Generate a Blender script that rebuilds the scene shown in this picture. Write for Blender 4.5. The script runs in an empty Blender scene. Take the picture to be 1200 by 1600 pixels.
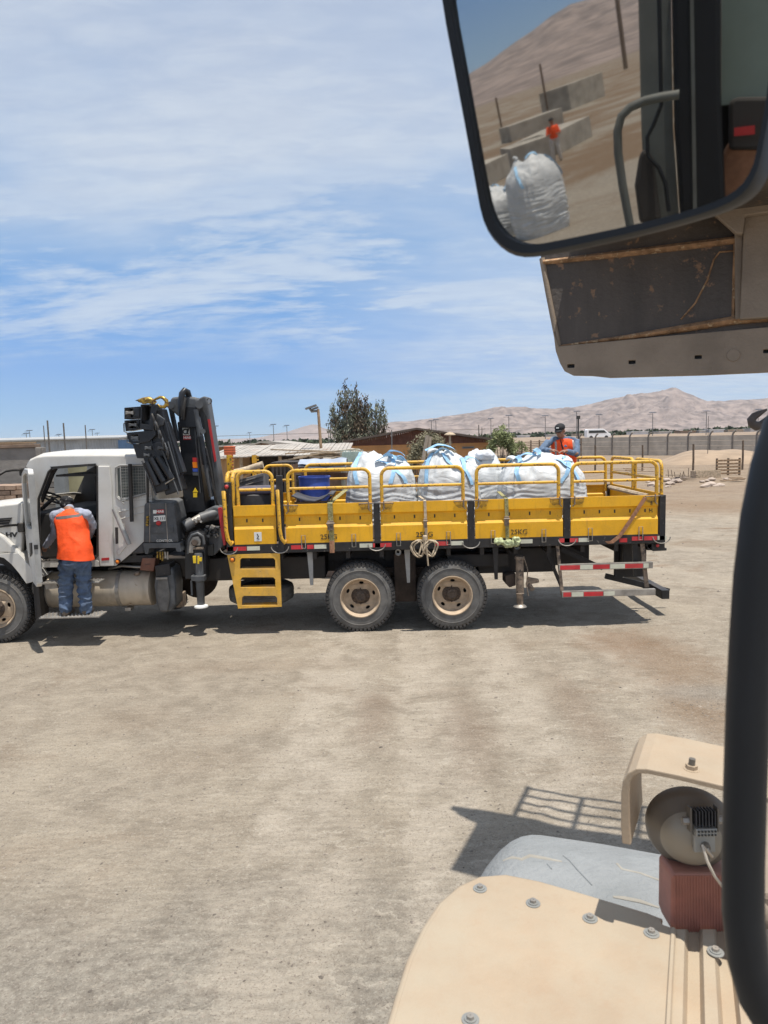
import bpy, math, random, bmesh
from mathutils import Vector, Matrix, noise
from mathutils.geometry import tessellate_polygon
R_ = math.radians
random.seed(7)
SC = bpy.context.scene
COL = SC.collection

# ------------------------------------------------------------------ camera
FPX = 1110.0; PITCH = R_(5.9); ROLL = math.atan(0.0257); H = 2.88
F = Vector((0, math.cos(PITCH), -math.sin(PITCH)))
r0 = Vector((1, 0, 0)); u0 = r0.cross(F)
CR = r0*math.cos(ROLL) - u0*math.sin(ROLL)
CU = u0*math.cos(ROLL) + r0*math.sin(ROLL)
CAM = Vector((0, 0, H))
cd = bpy.data.cameras.new('camera'); co = bpy.data.objects.new('camera', cd); COL.objects.link(co)
co.matrix_world = Matrix(((CR.x, CU.x, -F.x, CAM.x), (CR.y, CU.y, -F.y, CAM.y), (CR.z, CU.z, -F.z, CAM.z), (0, 0, 0, 1)))
cd.sensor_fit = 'VERTICAL'; cd.sensor_height = 36; cd.lens = 36*FPX/1600
cd.clip_start = 0.05; cd.clip_end = 20000
cd.dof.use_dof = True; cd.dof.focus_distance = 11.0; cd.dof.aperture_fstop = 9.0
SC.camera = co

# ------------------------------------------------------------------ light
SUN_DIR = Vector((0.13, -0.15, 1)).normalized()      # towards the sun
el = math.asin(SUN_DIR.z)
sd = bpy.data.lights.new('sun', 'SUN'); sd.energy = 4.7; sd.angle = R_(0.55); sd.color = (1, 0.955, 0.88)
so = bpy.data.objects.new('sun', sd); COL.objects.link(so)
so.rotation_euler = (-SUN_DIR).to_track_quat('-Z', 'Y').to_euler()
SC.view_settings.view_transform = 'Standard'; SC.view_settings.look = 'None'
SC.view_settings.exposure = 0.27; SC.view_settings.gamma = 1
w = bpy.data.worlds.new("World"); SC.world = w; w.use_nodes = True
nt = w.node_tree; nt.nodes.clear()
def N(nt, t, **k):
    n = nt.nodes.new(t)
    for a, b in k.items(): setattr(n, a, b)
    return n
def L(nt, a, b): nt.links.new(a, b)
def MATH(nt, op, a, b=None, c=None, clamp=False):
    n = N(nt, 'ShaderNodeMath', operation=op, use_clamp=clamp)
    for i, v in enumerate((a, b, c)):
        if v is None: continue
        if isinstance(v, (int, float)): n.inputs[i].default_value = v
        else: L(nt, v, n.inputs[i])
    return n.outputs[0]
def MIX(nt, f, a, b, blend='MIX'):
    n = N(nt, 'ShaderNodeMix', data_type='RGBA', blend_type=blend)
    for i, v in ((0, f), (6, a), (7, b)):
        if isinstance(v, (int, float)): n.inputs[i].default_value = v
        elif isinstance(v, tuple): n.inputs[i].default_value = v if len(v) == 4 else (*v, 1)
        else: L(nt, v, n.inputs[i])
    return n.outputs[2]
def NOISE(nt, vec, scale, detail=4, rough=.55, dist=0.0):
    n = N(nt, 'ShaderNodeTexNoise'); n.inputs['Scale'].default_value = scale
    n.inputs['Detail'].default_value = detail; n.inputs['Roughness'].default_value = rough
    n.inputs['Distortion'].default_value = dist
    if vec is not None: L(nt, vec, n.inputs['Vector'])
    return n.outputs[0]
def RAMP(nt, f, lo, hi, smooth=True):
    n = N(nt, 'ShaderNodeMapRange', interpolation_type='SMOOTHSTEP' if smooth else 'LINEAR')
    L(nt, f, n.inputs[0]); n.inputs[1].default_value = lo; n.inputs[2].default_value = hi
    return n.outputs[0]
def MAPV(nt, vec, sc=(1, 1, 1), rot=(0, 0, 0), loc=(0, 0, 0)):
    n = N(nt, 'ShaderNodeMapping'); L(nt, vec, n.inputs[0])
    n.inputs[1].default_value = loc; n.inputs[2].default_value = rot; n.inputs[3].default_value = sc
    return n.outputs[0]

sky = N(nt, 'ShaderNodeTexSky'); sky.sky_type = 'NISHITA'; sky.sun_disc = False
sky.sun_elevation = el; sky.sun_rotation = math.atan2(SUN_DIR.x, SUN_DIR.y)
sky.altitude = 800; sky.air_density = 1.0; sky.dust_density = 0.3; sky.ozone_density = 1.0
tc = N(nt, 'ShaderNodeTexCoord'); sx = N(nt, 'ShaderNodeSeparateXYZ'); L(nt, tc.outputs['Generated'], sx.inputs[0])
X, Y, Z = sx.outputs
zz = MATH(nt, 'ADD', MATH(nt, 'MAXIMUM', Z, 0.0), 0.16)
cx = N(nt, 'ShaderNodeCombineXYZ')
L(nt, MATH(nt, 'DIVIDE', X, zz), cx.inputs[0]); L(nt, MATH(nt, 'DIVIDE', Y, zz), cx.inputs[1])
uv = cx.outputs[0]
n1 = NOISE(nt, MAPV(nt, uv, (0.6, 1.25, 1), (0, 0, R_(-20)), (3.1, 1.2, 0)), 1.5, 10, .62, .9)   # streaks
n2 = NOISE(nt, MAPV(nt, uv, (0.8, 1, 1), (0, 0, R_(20)), (0.4, 5.2, 0)), 1.0, 6, .55, .2)  # large veil
n3 = NOISE(nt, MAPV(nt, uv, (1.2, 3.0, 1), (0, 0, R_(-16)), (7, 2, 0)), 5.0, 6, .6, .3)     # fine
n4 = NOISE(nt, MAPV(nt, uv, (.45, .8, 1), (0, 0, R_(-10)), (5.2, 8.1, 0)), 1.6, 5, .55, .4)
Zd = MATH(nt, 'ADD', Z, MATH(nt, 'MULTIPLY', MATH(nt, 'SUBTRACT', n4, .5), .42))
veil = RAMP(nt, Zd, 0.13, 0.40)
low = RAMP(nt, MATH(nt, 'ADD', Z, MATH(nt, 'MULTIPLY', MATH(nt, 'SUBTRACT', n4, .5), .10)), 0.095, 0.165)
S_ = RAMP(nt, MATH(nt, 'ADD', n1, MATH(nt, 'MULTIPLY', MATH(nt, 'SUBTRACT', n3, .5), .28)), .38, .62)
G_ = RAMP(nt, n2, .30, .62)
rgt = RAMP(nt, MATH(nt, 'ADD', X, MATH(nt, 'MULTIPLY', MATH(nt, 'SUBTRACT', n4, .5), .55)), -.20, .22)
c1 = MATH(nt, 'MULTIPLY', veil, MATH(nt, 'ADD', .66, MATH(nt, 'ADD', MATH(nt, 'MULTIPLY', S_, .16), MATH(nt, 'MULTIPLY', G_, .24))))
c2 = MATH(nt, 'MULTIPLY', low, MATH(nt, 'MULTIPLY', S_, .78))
c3 = MATH(nt, 'MULTIPLY', rgt, MATH(nt, 'ADD', .50, MATH(nt, 'MULTIPLY', S_, .34)))
cl = MATH(nt, 'MAXIMUM', MATH(nt, 'MAXIMUM', c1, c2), c3)
ccol = MIX(nt, RAMP(nt, Z, 0.1, 0.62), (6.9, 7.7, 8.5), (5.2, 5.9, 7.1))
cr_ = N(nt, 'ShaderNodeValToRGB'); L(nt, Z, cr_.inputs[0]); e_ = cr_.color_ramp.elements
e_[0].position = 0.0; e_[0].color = (.42, .60, .80, 1); e_[1].position = .6; e_[1].color = (.13, .29, .60, 1)
for p_, c_ in ((.04, (.22, .49, .84, 1)), (.10, (.065, .33, .84, 1)), (.25, (.125, .36, .74, 1))): q_ = e_.new(p_); q_.color = c_
blue = N(nt, 'ShaderNodeVectorMath', operation='SCALE'); L(nt, cr_.outputs[0], blue.inputs[0]); blue.inputs[3].default_value = 10
ccol = MIX(nt, MATH(nt, 'MULTIPLY', RAMP(nt, n3, .3, .7), .8), MIX(nt, 1.0, ccol, (.86, .88, .93), 'MULTIPLY'), ccol)
skyc = MIX(nt, cl, MIX(nt, .82, sky.outputs[0], blue.outputs[0]), ccol)
bg = N(nt, 'ShaderNodeBackground'); L(nt, skyc, bg.inputs[0]); bg.inputs[1].default_value = 0.088
wo = N(nt, 'ShaderNodeOutputWorld'); L(nt, bg.outputs[0], wo.inputs[0])

# ------------------------------------------------------------------ pixel rays (photo 1200x1600) used to place real geometry
def ray(px, py): return F*FPX + CR*(px-600) + CU*(800-py)
def P3(px, py, Yd): d = ray(px, py); return CAM + d*(Yd/d.y)
def PZ(px, py, z): d = ray(px, py); return CAM + d*((z-H)/d.z)
def PX(lst, Yd): return [(P3(a, b, Yd).x, P3(a, b, Yd).z) for a, b in lst]

# ------------------------------------------------------------------ materials
def mat(name, col, rough=.6, metal=0., var=.18, scale=5., dust=0., dustcol=(.42, .34, .25), chips=0., chipcol=(.10, .05, .03),
        chipscale=30., bump=0., bscale=60., coat=0., streak=False, alt=None, spec=None, trans=0., grime=0., grimecol=(.16, .10, .05), gscale=7.):
    m = bpy.data.materials.new(name); m.use_nodes = True; nt = m.node_tree
    bs = nt.nodes['Principled BSDF']
    geo = N(nt, 'ShaderNodeNewGeometry'); pos = geo.outputs['Position']
    a = tuple(c*(1-var) for c in col); b = alt or tuple(min(1, c*(1+var)) for c in col)
    vec = MAPV(nt, pos, (1, 1, .25)) if streak else pos
    c = MIX(nt, RAMP(nt, NOISE(nt, vec, scale, 6, .6), .3, .7), a, b)
    if chips:
        f = NOISE(nt, pos, chipscale, 5, .65)
        k = RAMP(nt, f, 1-chips-.03, 1-chips+.03)
        c = MIX(nt, k, c, chipcol)
    if grime:
        gv_ = MAPV(nt, pos, (1.4, 1.4, .30), (0, 0, 0), (3.3, 1.1, 6))
        g1 = RAMP(nt, NOISE(nt, gv_, gscale, 8, .72, .3), .50, .74); g2 = RAMP(nt, NOISE(nt, pos, gscale*6, 5, .75), .57, .66)
        c = MIX(nt, MATH(nt, 'MULTIPLY', MATH(nt, 'MAXIMUM', g1, MATH(nt, 'MULTIPLY', g2, .7)), grime), c, grimecol)
    if dust:
        sp = N(nt, 'ShaderNodeSeparateXYZ'); L(nt, geo.outputs['Normal'], sp.inputs[0])
        up = RAMP(nt, sp.outputs[2], -.3, 1.0)
        d = MATH(nt, 'MULTIPLY', MATH(nt, 'ADD', MATH(nt, 'MULTIPLY', up, .9), .25), RAMP(nt, NOISE(nt, pos, 4.3, 7, .65), .25, .75))
        c = MIX(nt, MATH(nt, 'MULTIPLY', d, dust, clamp=True), c, dustcol)
        rr = MIX(nt, MATH(nt, 'MULTIPLY', d, dust, clamp=True), (rough,)*3, (.9,)*3)
        L(nt, rr, bs.inputs['Roughness'])
    else: bs.inputs['Roughness'].default_value = rough
    L(nt, c, bs.inputs['Base Color']); bs.inputs['Metallic'].default_value = metal
    if spec is not None: bs.inputs['Specular IOR Level'].default_value = spec
    bs.inputs['Coat Weight'].default_value = coat
    if trans: bs.inputs['Transmission Weight'].default_value = trans
    if bump:
        bn = N(nt, 'ShaderNodeBump'); bn.inputs['Strength'].default_value = bump; bn.inputs['Distance'].default_value = .02
        L(nt, NOISE(nt, pos, bscale, 4, .6), bn.inputs['Height']); L(nt, bn.outputs[0], bs.inputs['Normal'])
    return m
M = {}
M['yellow'] = mat('yellow_paint', (.82, .42, .006), .5, var=.10, scale=3, dust=.16, dustcol=(.5, .36, .2), chips=.315, chipcol=(.16, .09, .04), chipscale=40, bump=.18, bscale=90, grime=.42, grimecol=(.36, .19, .03))
M['rail'] = mat('yellow_rail', (.74, .41, .02), .5, var=.14, dust=.35, dustcol=(.5, .38, .24), chips=.41, chipcol=(.13, .07, .035), chipscale=26, grime=.45, grimecol=(.34, .19, .06))
M['ladder'] = mat('ladder_yellow', (.74, .40, .03), .55, var=.15, dust=.6, dustcol=(.55, .42, .26), chips=.34, chipcol=(.2, .12, .06), chipscale=24, bump=.25, bscale=70, grime=.4, grimecol=(.4, .26, .12))
M['black'] = mat('black_steel', (.016, .016, .018), .42, dust=.25, dustcol=(.22, .18, .14), chips=.33, chipcol=(.16, .14, .12), chipscale=22, spec=.4)
M['crane'] = mat('crane_black', (.011, .012, .015), .33, dust=.10, dustcol=(.14, .13, .12), chips=.31, chipcol=(.15, .14, .13), chipscale=26)
M['crane_grey'] = mat('crane_grey', (.07, .076, .084), .45, var=.3, dust=.3, dustcol=(.3, .27, .23), chips=.34, chipcol=(.03, .03, .03), chipscale=20)
M['ctrl'] = mat('control_cabinet', (.045, .05, .058), .45, var=.3, scale=9, dust=.5, dustcol=(.27, .26, .24), chips=.33, chipcol=(.2, .19, .18), chipscale=34)
M['chassis'] = mat('chassis', (.012, .011, .011), .6, dust=.35, dustcol=(.16, .115, .08))
M['under'] = mat('dirty_axle', (.05, .035, .027), .8, dust=.5, dustcol=(.25, .18, .13), var=.4)
M['white'] = mat('white_paint', (.60, .59, .56), .38, var=.07, scale=3, dust=.48, dustcol=(.55, .47, .36), coat=.2, chips=.28, chipcol=(.35, .3, .25), chipscale=12, grime=.38, grimecol=(.38, .33, .27), gscale=4)
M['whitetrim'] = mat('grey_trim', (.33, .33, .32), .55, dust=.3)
M['trim'] = mat('black_trim', (.015, .015, .016), .55, dust=.2)
M['interior'] = mat('cab_interior', (.025, .024, .024), .7, dust=.1)
M['tyre'] = mat('tyre_rubber', (.115, .112, .107), .85, var=.30, scale=7, dust=.45, dustcol=(.30, .26, .21), bump=.15, bscale=45)
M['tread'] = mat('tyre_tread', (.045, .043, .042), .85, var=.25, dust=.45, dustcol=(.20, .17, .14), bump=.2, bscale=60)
M['rim'] = mat('dusty_rim', (.46, .35, .24), .7, var=.2, scale=9, dust=.5, dustcol=(.55, .43, .31), chips=.3, chipcol=(.16, .10, .07), chipscale=22)
M['hub'] = mat('greasy_hub', (.085, .06, .045), .8, var=.5, scale=30, dust=.2, bump=.4, bscale=90)
M['tank'] = mat('aluminium_tank', (.46, .40, .32), .5, metal=.25, var=.22, scale=5, dust=.7, dustcol=(.52, .42, .30), chips=.33, chipcol=(.2, .13, .08), chipscale=6, streak=True)
M['steel'] = mat('bare_steel', (.35, .33, .30), .45, metal=.6, var=.3, dust=.3)
M['dirtysteel'] = mat('muddy_leg', (.20, .15, .11), .75, var=.5, scale=14, dust=.5, chips=.4, chipcol=(.05, .04, .04), chipscale=16)
M['red'] = mat('reflector_red', (.55, .02, .03), .35, var=.2, dust=.3, dustcol=(.5, .35, .28), bump=.1)
M['cream'] = mat('reflector_white', (.62, .62, .50), .4, var=.1, dust=.25)
M['redp'] = mat('red_paint', (.45, .015, .02), .4, var=.15, dust=.15)
M['gold'] = mat('hook_brass', (.34, .22, .04), .4, metal=.5, var=.5, scale=20, chips=.44)
M['label'] = mat('white_label', (.72, .72, .68), .5, var=.06, chips=.3, chipcol=(.3, .3, .28), chipscale=60)
M['ink'] = mat('black_ink', (.03, .025, .02), .6, var=.2, chips=.44, chipcol=(.6, .32, .02), chipscale=60)
M['inkdark'] = mat('black_letter', (.02, .02, .02), .5)
M['amber'] = mat('amber_lens', (.8, .22, .02), .25, var=.1)
M['warnyellow'] = mat('warning_yellow', (.8, .55, .02), .5, var=.1)
M['blue'] = mat('blue_plastic', (.025, .07, .36), .4, var=.25, dust=.3, dustcol=(.35, .34, .36))
M['darkplast'] = mat('dark_plastic', (.035, .037, .045), .5, var=.3, dust=.4, dustcol=(.2, .18, .16))
M['greyplast'] = mat('grey_crate_plastic', (.12, .12, .125), .6, var=.3, dust=.4)
M['wood'] = mat('weathered_wood', (.30, .20, .12), .85, var=.4, scale=9, bump=.3, bscale=30, dust=.2)
M['darkwood'] = mat('old_dark_wood', (.14, .10, .07), .85, var=.4, scale=9, bump=.3, bscale=30)
M['palewood'] = mat('pale_wood', (.46, .36, .25), .85, var=.3, scale=9, bump=.2, bscale=30)
M['web'] = mat('olive_webbing', (.26, .23, .09), .85, var=.4, scale=30, chips=.4, chipcol=(.45, .42, .32), chipscale=55)
M['beigeweb'] = mat('beige_webbing', (.46, .37, .26), .85, var=.25, scale=20)
M['brownweb'] = mat('brown_webbing', (.32, .16, .09), .85, var=.3, scale=20)
M['rag'] = mat('green_rag', (.42, .46, .26), .9, var=.4, scale=25, bump=.5, bscale=40)
M['cloudyglass'] = mat('dark_window_glass', (.03, .035, .035), .12, var=.3, dust=.15)
M['fabricblue'] = mat('light_blue_webbing', (.30, .52, .74), .8, var=.3, scale=9)
# skin & clothes
M['skin'] = mat('skin', (.30, .155, .10), .55, var=.12, scale=20)
M['hivis'] = mat('hivis_orange', (.92, .088, .010), .75, var=.10, scale=9, bump=.35, bscale=18)
M['retro'] = mat('grey_reflective_tape', (.34, .32, .30), .45, var=.15, scale=20)
M['jeans'] = mat('blue_denim', (.075, .115, .19), .9, var=.32, scale=10, bump=.35, bscale=20, dust=.2, dustcol=(.3, .27, .24))
M['shirtgrey'] = mat('grey_blue_shirt', (.34, .36, .44), .9, var=.14, scale=12, bump=.4, bscale=18)
M['shirtblue'] = mat('denim_shirt', (.115, .165, .245), .9, var=.16, scale=12, bump=.4, bscale=20)
M['cap'] = mat('black_cap', (.010, .010, .012), .8, var=.3)
M['bandana'] = mat('black_cap_light_specks', (.011, .011, .013), .85, var=.3, chips=.41, chipcol=(.45, .43, .4), chipscale=17)
M['boot'] = mat('dusty_boot', (.13, .10, .075), .85, var=.4, scale=20, dust=.5)
M['paleTrousers'] = mat('pale_trousers', (.55, .52, .47), .9, var=.12)

def bagmat():
    m = bpy.data.materials.new('woven_white_sack'); m.use_nodes = True; nt = m.node_tree; bs = nt.nodes['Principled BSDF']
    geo = N(nt, 'ShaderNodeNewGeometry'); pos = geo.outputs['Position']
    c = MIX(nt, RAMP(nt, NOISE(nt, pos, 3.2, 6, .6), .3, .75), (.52, .54, .55), (.68, .69, .69))
    c = MIX(nt, RAMP(nt, NOISE(nt, MAPV(nt, pos, (1, 1, 1), (0, 0, 0), (3, 1, 2)), 2.2, 6, .7), .62, .80), c, (.50, .47, .42))
    L(nt, c, bs.inputs['Base Color']); bs.inputs['Roughness'].default_value = .55
    bn = N(nt, 'ShaderNodeBump'); bn.inputs['Strength'].default_value = .5; bn.inputs['Distance'].default_value = .05
    h = NOISE(nt, MAPV(nt, pos, (1, 1, 2.0)), 2.8, 3, .45, 1.2)
    L(nt, h, bn.inputs['Height']); L(nt, bn.outputs[0], bs.inputs['Normal'])
    bs.inputs['Subsurface Weight'].default_value = 0.0
    return m
M['bag'] = bagmat()

# ------------------------------------------------------------------ mesh builder
class MB:
    def __init__(s): s.v = []; s.f = []
    def add(s, vs, fs):
        o = len(s.v); s.v += [tuple(v) for v in vs]; s.f += [tuple(i+o for i in f) for f in fs]; return s
    def box(s, x0, x1, y0, y1, z0, z1):
        vs = [(x, y, z) for x in (x0, x1) for y in (y0, y1) for z in (z0, z1)]
        return s.add(vs, [(0, 1, 3, 2), (4, 6, 7, 5), (0, 4, 5, 1), (2, 3, 7, 6), (0, 2, 6, 4), (1, 5, 7, 3)])
    def obox(s, c, size, rot=None):
        c = Vector(c); q = rot or Matrix.Identity(3); vs = []
        for x in (-.5, .5):
            for y in (-.5, .5):
                for z in (-.5, .5): vs.append(c + q @ Vector((x*size[0], y*size[1], z*size[2])))
        return s.add(vs, [(0, 1, 3, 2), (4, 6, 7, 5), (0, 4, 5, 1), (2, 3, 7, 6), (0, 2, 6, 4), (1, 5, 7, 3)])
    def prism(s, poly, fn, w0, w1, holes=()):
        """poly in (u,v); fn(u,v,w)->point"""
        loops = [list(poly)] + [list(h) for h in holes]
        flat = [p for l in loops for p in l]
        tris = tessellate_polygon([[Vector((p[0], p[1], 0)) for p in l] for l in loops])
        n = len(flat); vs = [fn(u, v, w0) for u, v in flat] + [fn(u, v, w1) for u, v in flat]
        fs = []
        if not holes:
            fs += [tuple(range(n)), tuple(range(2*n-1, n-1, -1))]
        else:
            for t in tris: fs += [tuple(t), (t[2]+n, t[1]+n, t[0]+n)]
        o = 0
        for l in loops:
            k = len(l)
            for i in range(k):
                a, b = o+i, o+(i+1) % k; fs.append((a, a+n, b+n, b))
            o += k
        return s.add(vs, fs)
    def pxz(s, poly, y0, y1, holes=()): return s.prism(poly, lambda u, v, w: (u, w, v), y0, y1, holes)
    def pxy(s, poly, z0, z1, holes=()): return s.prism(poly, lambda u, v, w: (u, v, w), z0, z1, holes)
    def pyz(s, poly, x0, x1, holes=()): return s.prism(poly, lambda u, v, w: (w, u, v), x0, x1, holes)
    def tube(s, pts, r, n=8, closed=False, flat=None, up=None):
        pts = [Vector(p) for p in pts]; k = len(pts); rs = r if isinstance(r, (list, tuple)) else [r]*k
        vs = []; prev = None
        for i, p in enumerate(pts):
            if closed: t = (pts[(i+1) % k]-pts[i-1])
            else: t = pts[min(i+1, k-1)]-pts[max(i-1, 0)]
            t.normalize()
            if prev is None:
                a = up if up is not None else (Vector((0, 0, 1)) if abs(t.z) < .9 else Vector((1, 0, 0)))
                e1 = t.cross(a).normalized()
            else:
                e1 = (prev - t*prev.dot(t)).normalized()
            prev = e1; e2 = t.cross(e1)
            for j in range(n):
                A = 2*math.pi*j/n
                if flat: vs.append(p + e1*math.cos(A)*rs[i] + e2*math.sin(A)*rs[i]*flat)
                else: vs.append(p + (e1*math.cos(A)+e2*math.sin(A))*rs[i])
        fs = []
        for i in range(k if closed else k-1):
            for j in range(n):
                a = i*n+j; b = i*n+(j+1) % n; c = ((i+1) % k)*n+(j+1) % n; d = ((i+1) % k)*n+j
                fs.append((a, b, c, d))
        if not closed: fs += [tuple(range(n-1, -1, -1)), tuple((k-1)*n+j for j in range(n))]
        return s.add(vs, fs)
    def cyl(s, p0, p1, r0, r1=None, n=16): return s.tube([p0, p1], [r0, r0 if r1 is None else r1], n)
    def lathe(s, prof, o, ax=(0, 0, 1), n=32):
        """prof: [(r,h)]"""
        o = Vector(o); ax = Vector(ax).normalized(); a = Vector((0, 0, 1)) if abs(ax.z) < .9 else Vector((1, 0, 0))
        e1 = ax.cross(a).normalized(); e2 = ax.cross(e1); vs = []; m = len(prof)
        for i in range(n):
            A = 2*math.pi*i/n
            for r, h in prof: vs.append(o + ax*h + (e1*math.cos(A)+e2*math.sin(A))*r)
        fs = [(i*m+j, i*m+j+1, ((i+1) % n)*m+j+1, ((i+1) % n)*m+j) for i in range(n) for j in range(m-1)]
        return s.add(vs, fs)
    def ribbon(s, pts, wdir, wd, th):
        """flat strap along pts, width direction wdir"""
        pts = [Vector(p) for p in pts]; W = Vector(wdir).normalized(); k = len(pts); vs = []
        for i, p in enumerate(pts):
            t = (pts[min(i+1, k-1)]-pts[max(i-1, 0)]).normalized(); nn = t.cross(W).normalized()
            for a, b in ((-1, -1), (1, -1), (1, 1), (-1, 1)): vs.append(p + W*a*wd/2 + nn*b*th/2)
        fs = [(i*4+j, i*4+(j+1) % 4, (i+1)*4+(j+1) % 4, (i+1)*4+j) for i in range(k-1) for j in range(4)]
        fs += [(3, 2, 1, 0), tuple((k-1)*4+j for j in range(4))]
        return s.add(vs, fs)
    def build(s, name, m, parent=None, bevel=0, smooth=None, origin=None):
        me = bpy.data.meshes.new(name)
        o3 = Vector(origin) if origin is not None else Vector((0, 0, 0))
        me.from_pydata([tuple(Vector(v)-o3) for v in s.v], [], s.f); me.update()
        bm = bmesh.new(); bm.from_mesh(me); bmesh.ops.recalc_face_normals(bm, faces=bm.faces); bm.to_mesh(me); bm.free()
        if smooth is not None:
            me.polygons.foreach_set('use_smooth', [True]*len(me.polygons)); me.set_sharp_from_angle(angle=R_(smooth))
        o = bpy.data.objects.new(name, me); COL.objects.link(o); o.location = o3
        me.materials.append(M[m] if isinstance(m, str) else m)
        setp(o, parent)
        if bevel:
            b = o.modifiers.new('bevel', 'BEVEL'); b.width = bevel; b.segments = 2; b.limit_method = 'ANGLE'; b.angle_limit = R_(35)
        return o
def setp(o, parent):
    if parent is not None:
        o.parent = parent
        o.matrix_parent_inverse = wm(parent).inverted()
def wm(o):
    b = Matrix.LocRotScale(o.location, o.rotation_euler, o.scale)
    return wm(o.parent) @ o.matrix_parent_inverse @ b if o.parent else b
def arc(cx, cy, r, a0, a1, n=8): return [(cx+r*math.cos(R_(a0+(a1-a0)*i/n)), cy+r*math.sin(R_(a0+(a1-a0)*i/n))) for i in range(n+1)]
def thing(name, label, cat, loc, group=None):
    o = bpy.data.objects.new(name, None); COL.objects.link(o); o.location = loc
    o['label'] = label; o['category'] = cat
    if group: o['group'] = group
    o.empty_display_size = .1
    return o
def tag(o, label, cat, group=None):
    o['label'] = label; o['category'] = cat
    if group: o['group'] = group
    return o
def struct(o): o['kind'] = 'structure'; return o
def stuff(o, label, cat):
    o['kind'] = 'stuff'; o['label'] = label; o['category'] = cat; return o
def dup(root, loc, label=None, rz=0, sc=None):
    def cp(o, par):
        c = o.copy(); COL.objects.link(c)
        if par is not None: c.parent = par
        for ch in [x for x in bpy.data.objects if x.parent == o]: cp(ch, c)
        return c
    kids = {}
    r = cp(root, None); r.location = loc; r.rotation_euler = (0, 0, rz)
    if sc: r.scale = (sc, sc, sc)
    if label: r['label'] = label
    return r
def letters(txt, loc, size, m, parent, xdir=(1, 0, 0), up=(0, 0, 1), ext=.0015, name='lettering', shear=0, bold=0, label=None, sx=1):
    c = bpy.data.curves.new('t', 'FONT'); c.body = txt; c.size = size; c.extrude = ext; c.shear = shear; c.offset = bold
    c.align_x = 'CENTER'; c.align_y = 'CENTER'
    o = bpy.data.objects.new('t', c); COL.objects.link(o)
    dg = bpy.context.evaluated_depsgraph_get(); me = bpy.data.meshes.new_from_object(o.evaluated_get(dg))
    bpy.data.objects.remove(o)
    xd = Vector(xdir).normalized(); ud = Vector(up).normalized(); nd = xd.cross(ud)
    T = Matrix(((xd.x*sx, ud.x, nd.x, loc[0]), (xd.y*sx, ud.y, nd.y, loc[1]), (xd.z*sx, ud.z, nd.z, loc[2]), (0, 0, 0, 1)))
    me.transform(T); ob = bpy.data.objects.new(name, me); COL.objects.link(ob); me.materials.clear(); me.materials.append(M[m])
    setp(ob, parent)
    if label: ob['label'] = label
    return ob

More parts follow.
